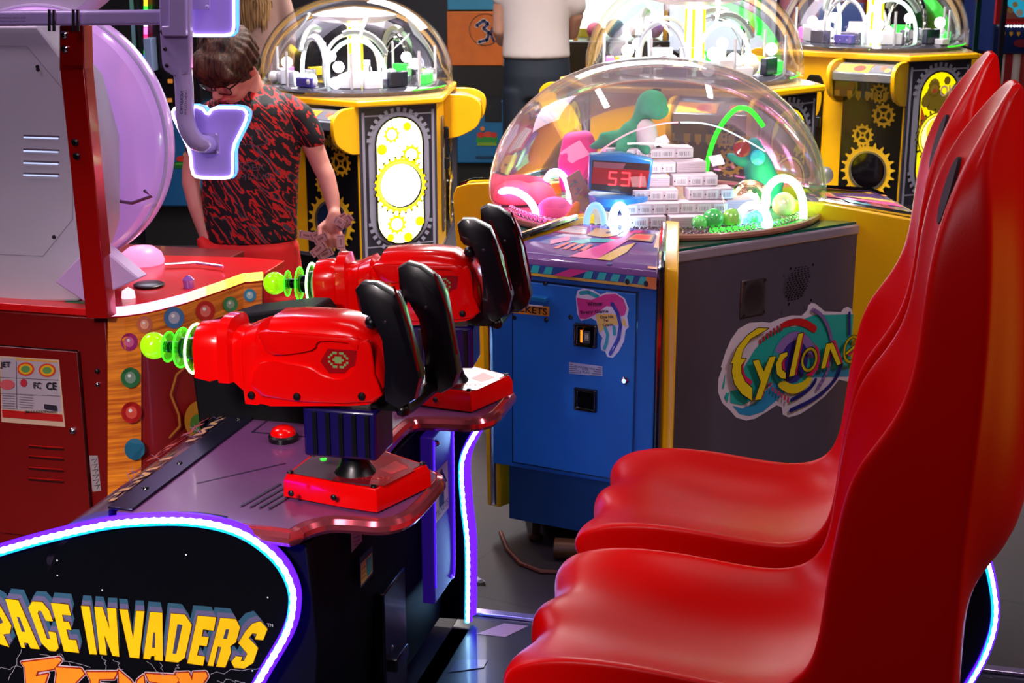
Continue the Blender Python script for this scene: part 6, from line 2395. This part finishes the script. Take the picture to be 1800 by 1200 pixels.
# lit edge as a flat ribbon
ins = []
rows = []
for i, p in enumerate(EP):
    q = EP[min(i + 1, len(EP) - 1)] - EP[max(i - 1, 0)]
    nrm = Vector((q.y, -q.x, 0)).normalized()
    rows.append([p + Vector((0, 0, -.016)) + nrm * .004, p + Vector((0, 0, .006)) + nrm * .004, p + Vector((0, 0, .006)) - nrm * .006, p + Vector((0, 0, -.016)) - nrm * .006])
for i in range(len(rows) - 1):
    mb.cur = i
    mb.loft([rows[i], rows[i + 1]])
cols = ['#ffa8dc', '#ffa0d4', '#ff9ccc', '#ff98b8', '#ff9a90', '#ffa860', '#ffc440', '#ffe050']
mb.build('curved_light_edge', [glow(c, 2.6) for c in cols], whl)
mb = MB()
w3 = [p - Vector((0, 0, 0)) for p in EP]
rows = []
for i, p in enumerate(EP):
    q = EP[min(i + 1, len(EP) - 1)] - EP[max(i - 1, 0)]
    nrm = Vector((q.y, -q.x, 0)).normalized()
    rows.append([Vector((p.x, p.y, .717)), Vector((p.x, p.y, .0)), Vector((p.x, p.y, .0)) - nrm * .03, Vector((p.x, p.y, .717)) - nrm * .03])
mb.loft(rows)
wal = mb.build('side_board', mat('#7a0d0a', .4, coat=.2, var=.2, scale=7), whl)
WEP = [SI.w(p) for p in EP]


def wallmap(x, y):
    k = 0
    while k < len(epx) - 2 and x > epx[k + 1][0]:
        k += 1
    A_, B_ = WEP[k], WEP[k + 1]
    t = (B_ - A_).normalized()
    n = Vector((t.y, -t.x, 0))
    p = W0.px(x, y, (n.x, n.y, 0), n.dot(A_) + .001)
    return SI.mi @ p


wd_m = bpy.data.materials.new('wood_print')
wd_m.use_nodes = True
nt = wd_m.node_tree
b_ = nt.nodes['Principled BSDF']
tc = nt.nodes.new('ShaderNodeTexCoord')
mp = nt.nodes.new('ShaderNodeMapping')
mp.inputs['Scale'].default_value = (3, 3, 60)
nz = nt.nodes.new('ShaderNodeTexNoise')
nz.inputs['Scale'].default_value = 2.0
nz.inputs['Detail'].default_value = 5
rp = nt.nodes.new('ShaderNodeValToRGB')
rp.color_ramp.elements[0].color = lin('#b04a14') + (1,)
rp.color_ramp.elements[1].color = lin('#f49022') + (1,)
rp.color_ramp.elements[0].position = .3
rp.color_ramp.elements[1].position = .65
nt.links.new(tc.outputs['Object'], mp.inputs[0])
nt.links.new(mp.outputs[0], nz.inputs['Vector'])
nt.links.new(nz.outputs['Fac'], rp.inputs[0])
nt.links.new(rp.outputs[0], b_.inputs['Base Color'])
b_.inputs['Roughness'].default_value = .4


def quadstrip(a, xs, y0f, y1f, col, ny=1):
    a.k += 1
    for i in range(len(xs) - 1):
        x0, x1 = xs[i], xs[i + 1]
        a.raw([(x0, y0f(x0)), (x1, y0f(x1)), (x1, y1f(x1)), (x0, y1f(x0))], [(0, 1, 2, 3)], col, False)


def ey(x):
    for (a0, b0), (a1, b1) in zip(epx, epx[1:]):
        if x <= a1:
            return b0 + (b1 - b0) * (x - a0) / (a1 - a0)
    return epx[-1][1]


a = Art(wallmap, (.3, -1, 0), step=.0004, lift=.004)
xs = [190, 220, 255, 290, 325, 360, 395, 428, 461]
quadstrip(a, xs, lambda x: ey(x) + 14, lambda x: ey(x) + (58 if x < 330 else 58 - (x - 330) * .02), wd_m)
quadstrip(a, [190, 220, 249], lambda x: ey(x) + 50, lambda x: 960, wd_m)
for x, y, r, c1, c2 in ((228, 600, 15, '#a02868', '#d06090'), (255, 569, 14, '#c86848', '#f0a080'), (307, 557, 18, '#46709c', '#a8a8b8'), (362, 545, 17, '#c02820', '#e87060'), (406, 533, 13, '#3c8a4c', '#90a888'), (440, 517, 11, '#3c80a0', '#a0b8b8'),
                        (231, 661, 17, '#2c6a3c', '#78907c'), (233, 722, 18, '#a81818', '#d85040'), (239, 786, 18, '#24607c', '#6890a0')):
    a.circ(x, y, r, c1, ry=r * 1.05)
    a.circ(x, y, r * .55, c2, ry=r * .6)
    a.circ(x - r * .1, y - r * .2, r * .18, '#e8e0d8')
a.stroke([(330, 640), (312, 655), (302, 690), (316, 725), (318, 745), (300, 765)], 3.6, '#b07028')
a.circ(352, 735, 26, '#b87818', ry=34)
a.circ(350, 742, 14, '#4a7a2c', ry=18)
a.build('carnival_print', wal)
# pieces on the playfield
q = SI.px(250, 462, (0, 0, 1), TZ)
MB().lathe([(.001, 0), (.062, 0), (.064, .008), (.056, .030), (.035, .046), (.001, .052)], (q.x, q.y, TZ), n=32).build('pink_dome_light', glow('#ff8ab8', 1.15), whl)
q = SI.px(262, 503, (0, 0, 1), TZ)
MB().lathe([(.001, 0), (.040, 0), (.041, .006), (.034, .010), (.001, .010)], (q.x, q.y, TZ), n=32).build('black_button', BLACK, whl)
q = SI.px(226, 523, (0, 0, 1), TZ)
MB().lathe([(.018, 0), (.016, .018), (.001, .028)], (q.x, q.y, TZ), n=16).build('small_peg_light', glow('#ffd0e0', 1.2), whl)
q = SI.px(332, 505, (0, 0, 1), TZ)
MB().lathe([(.014, 0), (.016, .022), (.006, .032), (.001, .034)], (q.x, q.y, TZ), n=16).build('violet_peg', mat('#8a50a8', .2, coat=.6), whl)
mb = MB()
mb.tube([SI.px(x, y, (0, 0, 1), TZ + .012) for x, y in ((290, 464), (345, 462), (392, 468))], .004, 8)
mb.build('chrome_rail', CHROME, whl)
# pale angular cover between wheel and playfield
mb = MB()
P0 = [wpx(x, y, 3.235) for x, y in ((96, 496), (166, 424), (244, 490), (150, 532))]
mb.loft([[p for p in P0], [p + Vector((0, .05, 0)) for p in P0]])
mb.build('folded_white_cover', mat('#d0a8dc', .35, coat=.3), whl, bevel=.004)

# ================================================================ people
def figure(name, spec, m, vox, sm, parent):
    """spec: ('s', c, r[, rot]) sphere, ('t', pts, radii) limb, ('l', [(c, rx, ry)...]) elliptical loft"""
    mb = MB()
    for p in spec:
        if p[0] == 's':
            mb.sph(p[1], p[2], 20, 14, rot=p[3] if len(p) > 3 else None)
        elif p[0] == 't':
            mb.tube(p[1], p[2], 14, round_ends=True)
        else:
            rings = []
            for c, rx, ry in p[1]:
                c = Vector(c)
                rings.append([c + Vector((rx * math.cos(q), ry * math.sin(q), 0)) for q in [2 * math.pi * i / 28 for i in range(28)]])
            mb.loft(rings)
    o = mb.build(name, m, parent)
    bake(o, vox, sm)
    return o


def shirt_material():
    m = bpy.data.materials.new('streaked_jersey')
    m.use_nodes = True
    nt = m.node_tree
    b = nt.nodes['Principled BSDF']
    tc = nt.nodes.new('ShaderNodeTexCoord')
    mp0 = nt.nodes.new('ShaderNodeMapping')
    mp0.inputs['Rotation'].default_value = (0, math.radians(38), 0)
    mp = nt.nodes.new('ShaderNodeMapping')
    mp.inputs['Scale'].default_value = (34, 10, 9)
    nz = nt.nodes.new('ShaderNodeTexNoise')
    nz.inputs['Scale'].default_value = 1.0
    nz.inputs['Detail'].default_value = 3.0
    nz.inputs['Distortion'].default_value = .25
    rp = nt.nodes.new('ShaderNodeValToRGB')
    rp.color_ramp.interpolation = 'CONSTANT'
    e = rp.color_ramp.elements
    e[0].position = 0.0
    e[0].color = lin('#07070a') + (1,)
    e[1].position = .40
    e[1].color = lin('#c3180f') + (1,)
    for p, c in ((.44, '#08080b'), (.545, '#c3180f'), (.60, '#3c3c44'), (.63, '#08080a')):
        q = e.new(p)
        q.color = lin(c) + (1,)
    nt.links.new(tc.outputs['Object'], mp0.inputs[0])
    nt.links.new(mp0.outputs[0], mp.inputs[0])
    nt.links.new(mp.outputs[0], nz.inputs['Vector'])
    nt.links.new(nz.outputs['Fac'], rp.inputs[0])
    nt.links.new(rp.outputs[0], b.inputs['Base Color'])
    b.inputs['Roughness'].default_value = .75
    return m


def skin(c='#c98a78'):
    m = mat(c, .5, var=.08, scale=20)
    b = m.node_tree.nodes['Principled BSDF']
    b.inputs['Subsurface Weight'].default_value = .15
    b.inputs['Subsurface Radius'].default_value = (.02, .008, .005)
    return m


def hair_mat(c1, c2, sc=(90, 90, 8)):
    m = bpy.data.materials.new('hair')
    m.use_nodes = True
    nt = m.node_tree
    b = nt.nodes['Principled BSDF']
    tc = nt.nodes.new('ShaderNodeTexCoord')
    mp = nt.nodes.new('ShaderNodeMapping')
    mp.inputs['Scale'].default_value = sc
    nz = nt.nodes.new('ShaderNodeTexNoise')
    nz.inputs['Scale'].default_value = 1.0
    nz.inputs['Detail'].default_value = 4
    nz.inputs['Distortion'].default_value = 1.2
    rp = nt.nodes.new('ShaderNodeValToRGB')
    rp.color_ramp.elements[0].color = lin(c1) + (1,)
    rp.color_ramp.elements[1].color = lin(c2) + (1,)
    rp.color_ramp.elements[0].position = .35
    rp.color_ramp.elements[1].position = .68
    bp = nt.nodes.new('ShaderNodeBump')
    bp.inputs['Strength'].default_value = .7
    bp.inputs['Distance'].default_value = .006
    for a_, b_ in ((tc.outputs['Object'], mp.inputs[0]), (mp.outputs[0], nz.inputs['Vector']), (nz.outputs['Fac'], rp.inputs[0]), (rp.outputs[0], b.inputs['Base Color']), (nz.outputs['Fac'], bp.inputs['Height']), (bp.outputs[0], b.inputs['Normal'])):
        nt.links.new(a_, b_)
    b.inputs['Roughness'].default_value = .62
    b.inputs['Specular IOR Level'].default_value = .25
    return m


Y0 = 4.75
B = lambda x, y, d=0.0: W0.px(x, y, (0, 1, 0), Y0 + d)
sx = lambda px: (px - 900) / FPX * 4.87       # metres across at the boy's distance
boy = thing('person', 'boy in glasses looking down, red and black streaked T-shirt, red shorts', 'person', W0, (B(438, 425).x, Y0, 0))
Cx = B(438, 425).x
C = B(402, 114, -.05)
Fd = Vector((-.40, -.60, -.69)).normalized()
Ud = (Vector((.10, 0, 1)) - Fd * Fd.dot(Vector((.10, 0, 1)))).normalized()
Rd_ = Ud.cross(Fd).normalized()
if Rd_.x < 0:
    Rd_ = -Rd_
HM = Matrix((Rd_, Fd, Ud)).transposed()
H = lambda r, f, u: C + (Rd_ * r + Fd * f + Ud * u) * 1.06
body = [('s', C, (.079, .092, .098), HM), ('s', H(0, .038, -.058), (.056, .052, .050), HM), ('s', H(0, .060, -.086), (.026, .022, .020), HM), ('t', [H(0, .086, .002), H(0, .103, -.026)], [.008, .0125]),
        ('s', H(-.013, .096, -.030), (.007, .007, .006), HM), ('s', H(.013, .096, -.030), (.007, .007, .006), HM), ('s', H(.033, .068, -.030), (.024, .02, .022), HM), ('s', H(-.033, .068, -.030), (.024, .02, .022), HM),
        ('t', [H(-.018, .084, -.053), H(0, .089, -.052), H(.018, .084, -.053)], [.0045, .0065, .0045]), ('t', [H(-.014, .083, -.061), H(0, .087, -.062), H(.014, .083, -.061)], [.005, .0065, .005]),
        ('t', [H(0, -.03, -.05), B(440, 160, .02), B(443, 185, .03)], [.050, .047, .055]),
        ('l', [(B(443, 170, .02), .06, .05), (B(444, 190, .02), .14, .075), (B(442, 250, .02), .145, .085), (B(440, 330, .02), .135, .085), (B(438, 420, .02), .140, .09), ((Cx, Y0 + .02, .58), .145, .095), ((Cx, Y0 + .02, .50), .12, .08)]),
        ('t', [B(515, 200, .02), B(546, 245, .01), B(565, 292, .0), B(573, 308, -.01), B(583, 345, -.03), B(588, 374, -.05)], [.046, .036, .031, .030, .026, .019]),
        ('t', [B(372, 205, .02), B(348, 250, .02), B(337, 300, .02), B(336, 322, .01), B(345, 365, -.02), B(360, 412, -.04)], [.046, .037, .032, .030, .026, .020]),
        ('s', B(364, 424, -.045), (.026, .02, .035))]
for sg in (-1, 1):
    body += [('t', [(Cx + sg * .08, Y0 + .02, .52), (Cx + sg * .09, Y0 + .01, .34), (Cx + sg * .092, Y0 + .03, .24), (Cx + sg * .092, Y0 + .04, .07)], [.075, .052, .050, .030]),
             ('t', [(Cx + sg * .092, Y0 + .05, .04), (Cx + sg * .10, Y0 - .08, .03)], [.034, .030])]
# the hand that holds the tickets: palm, four curled fingers, thumb on the side
hx = lambda x, y, d=0: B(x, y, -.06 + d)
body += [('t', [hx(588, 376), hx(585, 398)], [.021, .027])]
bodyo = figure('body', body, skin('#d08e7c'), .0055, 5, boy)
hand = [('l', [(hx(587, 376), .020, .014), (hx(586, 388), .028, .016), (hx(584, 402), .032, .015), (hx(582, 410), .026, .012)])]
for i, (x0, x1, x2, ln) in enumerate(((568, 566, 572, 1.0), (577, 577, 581, 1.1), (587, 588, 590, 1.08), (596, 599, 598, .95))):
    hand.append(('t', [hx(x0, 402), hx(x1, 402 + 15 * ln, -.012), hx(x2, 402 + 26 * ln, -.002), hx(x2 + 3, 402 + 30 * ln, .012)], [.0085, .008, .0072, .006]))
hand.append(('t', [hx(572, 392), hx(562, 400, -.016), hx(562, 413, -.026), hx(570, 421, -.030)], [.0105, .0095, .0085, .007]))
figure('hand', hand, skin('#d08e7c'), .0032, 3, boy)
ear = MB()
for sg in (-1, 1):
    ear.sph(H(sg * .077, -.004, -.012), (.009, .016, .026), 14, 10, rot=HM)
eo = ear.build('ears', skin('#c96a5c'), boy)
hair = [('s', H(0, -.012, .016), (.091, .102, .099), HM), ('s', H(-.02, .045, .052), (.060, .052, .045), HM), ('s', H(.03, .040, .050), (.050, .052, .045), HM), ('s', H(0, -.050, -.030), (.072, .050, .055), HM)]
rg = random.Random(11)
for i in range(40):
    a0 = rg.uniform(-1.3, 1.3)
    st = H(math.sin(a0) * .045, .035 + .02 * rg.random(), .083)
    md = H(math.sin(a0) * .080, .070 + .012 * rg.random(), .050)
    en = H(math.sin(a0) * (.080 + .004 * rg.random()) - .008, .083 * math.cos(a0) + .008, .002 + .014 * rg.random())
    hair.append(('t', [st, md, en], [.012, .012, .006]))
for i in range(14):
    a0 = 1.2 + i * .28
    hair.append(('t', [H(math.sin(a0) * .03, math.cos(a0) * .03 - .01, .10), H(math.sin(a0) * .078, math.cos(a0) * .09 - .01, .055), H(math.sin(a0) * .088, math.cos(a0) * .098 - .008, .0)], [.012, .013, .007]))
figure('hair', hair, hair_mat('#1c0f0a', '#5a3a26', (60, 60, 14)), .0045, 3, boy)
# glasses
gm_ = mat('#0c0c14', .25, coat=.5)
mb = MB()
for sg in (-1, 1):
    cx_ = sg * .031
    ring = [H(cx_ + .025 * math.copysign(abs(math.cos(q)) ** .6, math.cos(q)), .096 - abs(cx_ + .02 * math.cos(q)) * .18, -.006 + .017 * math.copysign(abs(math.sin(q)) ** .6, math.sin(q))) for q in [2 * math.pi * i / 24 for i in range(24)]]
    mb.tube(ring, .0022, 6, closed=True)
    mb.tube([H(sg * .056, .086, .002), H(sg * .076, .05, .002), H(sg * .081, -.002, .0), H(sg * .079, -.02, -.012)], .0026, 6)
mb.tube([H(-.008, .097, -.002), H(0, .100, .0), H(.008, .097, -.002)], .0022, 6)
mb.build('glasses_frame', gm_, boy)
mb = MB()
for sg in (-1, 1):
    cx_ = sg * .031
    ring = [H(cx_ + .024 * math.cos(q), .0955 - abs(cx_) * .18, -.006 + .016 * math.sin(q)) for q in [2 * math.pi * i / 16 for i in range(16)]]
    ring2 = [p + Fd * .001 for p in ring]
    mb.loft([ring, ring2])
mb.build('lenses', glass('#c8d0e8', refl=.25, tint=.05, key2='lens'), boy)
mb = MB()
for sg in (-1, 1):
    mb.sph(H(sg * .031, .074, -.006), (.012, .012, .010), 12, 8, rot=HM)
mb.build('closed_eyes', skin('#c07e6c'), boy)
mb = MB()
mb.tube([H(-.015, .0915, -.0565), H(0, .095, -.0570), H(.015, .0915, -.0565)], .0022, 6)
mb.build('mouth_line', mat('#8a3c3c', .5), boy)
# shirt
sm_ = shirt_material()
shirt = [('l', [(B(450, 150, .045), .050, .043), (B(447, 162, .035), .085, .058), (B(446, 179, .022), .135, .082), (B(446, 196, .02), .158, .092), (B(444, 240, .015), .160, .102), (B(441, 310, .01), .155, .104), (B(438, 370, .01), .157, .104), (B(437, 421, .01), .160, .108)]),
         ('t', [B(430, 178, -.01), B(400, 190, -.02), B(372, 200, .0)], [.046, .045, .042]),
         ('t', [B(500, 192, .02), B(528, 208, .015), B(540, 226, .01), B(549, 243, .005)], [.055, .050, .045, .042]),
         ('t', [B(388, 200, .02), B(362, 216, .015), B(351, 240, .01), B(347, 258, .01)], [.055, .050, .045, .042])]
so = figure('t_shirt', shirt, sm_, .006, 4, boy)
tw = lambda x, y: B(x, y) + Vector((0, -.104 * math.sqrt(max(.05, 1 - ((x - 441) / 92) ** 2)) + .008, 0))
a = Art(tw, (0, -1, 0), lift=.002)
gy_ = mat('#4a464e', .5)
for body_, x, y, x2, h in (('UNDER', 404, 296, 474, -11), ('ARMOUR', 404, 312, 484, -11)):
    p = (x, y)
    vs_, fs_, (x0_, x1_, y0_, y1_) = text_mesh(body_, -.012, 0)
    a.text(body_, x, y - 4, h, gy_, wid=x2 - x)
a.arc(440, 262, 26, 28, 0, 360, gy_, n=26, ky=.6)
a.stroke([(452, 232), (452, 250), (476, 246), (478, 228)], 1.6, gy_)
a.build('shirt_lettering', boy)
# shorts
sh_ = [('l', [(B(437, 414, .01), .150, .100), (B(438, 430, .01), .163, .112), (B(439, 470, .01), .172, .118), ((Cx, Y0 + .01, .50), .178, .118), ((Cx, Y0 + .01, .46), .176, .112)])]
for sg in (-1, 1):
    sh_.append(('l', [((Cx + sg * .085, Y0 + .01, .50), .088, .108), ((Cx + sg * .09, Y0 + .01, .42), .094, .105), ((Cx + sg * .095, Y0 + .01, .33), .098, .105)]))
sh_.append(('t', [B(356, 425, -.06), B(366, 440, -.07), B(374, 462, -.08)], [.020, .030, .026]))
figure('shorts', sh_, mat('#dc1410', .7, var=.18, bump=.5, bscale=40), .0065, 4, boy)
for sg in (-1, 1):
    mb = MB()
    mb.loft([[Vector((Cx + sg * .097 + .040 * math.cos(q) * k, Y0 - .02 + .105 * math.sin(q) * k, z)) for q in [2 * math.pi * i / 20 for i in range(20)]] for z, k in ((.0, .95), (.025, 1.05), (.05, .95), (.075, .6))])
    mb.build('shoe', mat('#18181c', .5), boy)

# tickets in his hand
tk = thing('ticket_strip', 'crumpled strip of pink prize tickets dangling from the boy\'s hand', 'tickets', W0, tuple(B(590, 445, -.08)))
tp_m = mat('#c08a84', .6, var=.1)
Z_ = [((525, 411), (552, 416), .0), ((545, 418), (570, 408), -.01), ((552, 425), (575, 413), -.03), ((548, 448), (572, 428), -.035), ((558, 452), (585, 440), -.03), ((594, 402), (618, 380), -.03), ((600, 376), (614, 398), -.02), ((598, 412), (600, 438), -.035), ((597, 440), (612, 450), -.03), ((588, 385), (606, 395), -.035)]
rgt = random.Random(5)
for (x0, y0), (x1, y1), d in Z_:
    A_, B2 = hx(x0, y0, d), hx(x1, y1, d - .012)
    t = (B2 - A_).normalized()
    n = Vector((-t.z, rgt.uniform(-.3, .3), t.x)).normalized()
    w_ = .013
    mb = MB()
    Q = [A_ + n * w_, A_ - n * w_, B2 - n * w_, B2 + n * w_]
    mb.loft([[p for p in Q], [p + Vector((0, .0008, 0)) for p in Q]])
    q = mb.build('ticket', tp_m, tk)
    a = Art(lambda u, v, A_=A_, B2=B2, n=n: A_ + (B2 - A_) * u + n * v * w_, (0, -1, 0), lift=.0008)
    a.stroke([(.12, -.7), (.88, -.7), (.88, .7), (.12, .7)], .06, '#7c5050', closed=True)
    a.rect(.3, -.3, .7, .3, '#8a5c58')
    a.build('ticket_print', q)

# man in a white T-shirt, back to us
YM = 8.35
mxp = lambda x: (x - 900) / FPX * 8.3
man = thing('person', 'adult seen from behind in a white T-shirt and dark jeans', 'person', W0, (mxp(940), YM, 0))
mx0 = mxp(942)
figure('body', [('s', (mx0 - .01, YM - .02, 1.66), (.078, .095, .115)), ('t', [(mx0, YM, 1.58), (mx0, YM, 1.46)], [.055, .06]), ('l', [((mx0, YM, 1.48), .08, .06), ((mx0, YM, 1.42), .19, .10), ((mx0, YM, 1.2), .165, .11), ((mx0, YM, 1.0), .16, .11), ((mx0, YM, .88), .165, .12), ((mx0, YM, .80), .15, .11)]),
                ('t', [(mx0 - .17, YM, 1.40), (mx0 - .20, YM + .02, 1.22), (mx0 - .205, YM + .02, 1.12), (mx0 - .19, YM + .10, 1.06), (mx0 - .16, YM + .22, 1.04)], [.05, .043, .040, .034, .026]),
                ('t', [(mx0 + .18, YM, 1.40), (mx0 + .22, YM + .02, 1.20), (mx0 + .20, YM + .08, 1.10), (mx0 + .14, YM + .22, 1.08)], [.05, .043, .038, .026]),
                ('t', [(mx0 - .09, YM, .85), (mx0 - .10, YM, .45), (mx0 - .10, YM + .03, .08)], [.09, .06, .042]), ('t', [(mx0 + .09, YM, .85), (mx0 + .10, YM, .45), (mx0 + .10, YM + .03, .08)], [.09, .06, .042])], skin('#b98a74'), .012, 4, man)
figure('t_shirt', [('l', [((mx0, YM, 1.50), .07, .06), ((mx0, YM, 1.44), .20, .11), ((mx0, YM, 1.30), .190, .13), ((mx0, YM, 1.12), .182, .132), ((mx0, YM, .975), .190, .135)]),
                   ('t', [(mx0 - .14, YM, 1.41), (mx0 - .19, YM + .01, 1.30)], [.07, .055]), ('t', [(mx0 + .16, YM, 1.41), (mx0 + .215, YM + .01, 1.26)], [.075, .065])], mat('#c8bcb8', .8, var=.06), .012, 4, man)
figure('jeans', [('l', [((mx0 + .005, YM, .99), .180, .118), ((mx0 + .005, YM, .88), .190, .135), ((mx0 + .005, YM, .76), .185, .13)]), ('l', [((mx0 - .092, YM, .80), .098, .115), ((mx0 - .10, YM, .45), .085, .09), ((mx0 - .10, YM + .02, .10), .072, .075)]),
                 ('l', [((mx0 + .10, YM, .80), .098, .115), ((mx0 + .105, YM, .45), .085, .09), ((mx0 + .105, YM + .02, .10), .072, .075)])], mat('#0c1826', .7, var=.3, scale=8), .012, 4, man)
for sg in (-1, 1):
    mb = MB()
    mb.loft([[Vector((mx0 + sg * .10 + .05 * math.cos(q) * k, YM + .06 - .02 + .14 * math.sin(q) * k, z)) for q in [2 * math.pi * i / 20 for i in range(20)]] for z, k in ((.0, .95), (.03, 1.0), (.06, .9), (.10, .55))])
    mb.build('shoe', mat('#141418', .5), man)
figure('hair', [('s', (mx0 - .01, YM - .035, 1.685), (.085, .098, .112))], hair_mat('#140c08', '#3a2618'), .012, 2, man)

# long-haired person far behind the boy
YW = 8.7
wx = (452 - 900) / FPX * 8.6
wom = thing('person', 'person with long light brown hair over a pinkish beige top, behind the boy', 'person', W0, (wx, YW, 0))
figure('body', [('s', (wx, YW, 1.53), (.075, .09, .11)), ('t', [(wx, YW, 1.45), (wx, YW, 1.34)], [.05, .055]), ('l', [((wx, YW, 1.36), .07, .055), ((wx, YW, 1.31), .17, .09), ((wx, YW, 1.1), .145, .10), ((wx, YW, .9), .15, .11), ((wx, YW, .78), .15, .11)]),
                ('t', [(wx - .16, YW, 1.28), (wx - .2, YW, 1.05), (wx - .19, YW - .04, .85)], [.045, .036, .026]), ('t', [(wx + .16, YW, 1.28), (wx + .2, YW, 1.05), (wx + .19, YW - .04, .85)], [.045, .036, .026]),
                ('t', [(wx - .08, YW, .8), (wx - .09, YW, .08)], [.085, .045]), ('t', [(wx + .08, YW, .8), (wx + .09, YW, .08)], [.085, .045])], skin('#c0907c'), .012, 4, wom)
figure('top', [('l', [((wx, YW, 1.38), .07, .06), ((wx, YW, 1.33), .18, .10), ((wx, YW, 1.1), .165, .12), ((wx, YW, .86), .175, .125)]), ('t', [(wx - .15, YW, 1.29), (wx - .20, YW, 1.12)], [.06, .05]), ('t', [(wx + .15, YW, 1.29), (wx + .20, YW, 1.12)], [.06, .05])], mat('#b89084', .8), .012, 4, wom)
figure('trousers', [('l', [((wx, YW, .90), .165, .12), ((wx, YW, .76), .17, .125)]), ('l', [((wx - .085, YW, .80), .09, .105), ((wx - .09, YW, .06), .065, .07)]), ('l', [((wx + .085, YW, .80), .09, .105), ((wx + .09, YW, .06), .065, .07)])], mat('#15151c', .7), .012, 4, wom)
mb = MB()
for i in range(34):
    q = -math.pi * .5 + (i / 33 - .5) * 3.9
    r = .092
    x, y = wx + r * math.cos(q), YW + r * math.sin(q)
    mb.tube([(wx + .03 * math.cos(q), YW + .03 * math.sin(q), 1.645), (wx + .085 * math.cos(q), YW + .095 * math.sin(q), 1.58), (x, y, 1.42), (wx + .125 * math.cos(q), YW + .13 * math.sin(q), 1.25), (wx + .12 * math.cos(q), YW + .135 * math.sin(q), 1.08 + .05 * rg.random())], [.016, .022, .020, .017, .004], 8)
mb.build('hair', hair_mat('#4a2c14', '#c89a68', (60, 60, 5)), wom)
for sg in (-1, 1):
    mb = MB()
    mb.loft([[Vector((wx + sg * .09 + .045 * math.cos(q) * k, YW + .02 + .12 * math.sin(q) * k, z)) for q in [2 * math.pi * i / 16 for i in range(16)]] for z, k in ((.0, .95), (.03, 1.0), (.07, .6))])
    mb.build('shoe', mat('#d0d0d0', .5), wom)
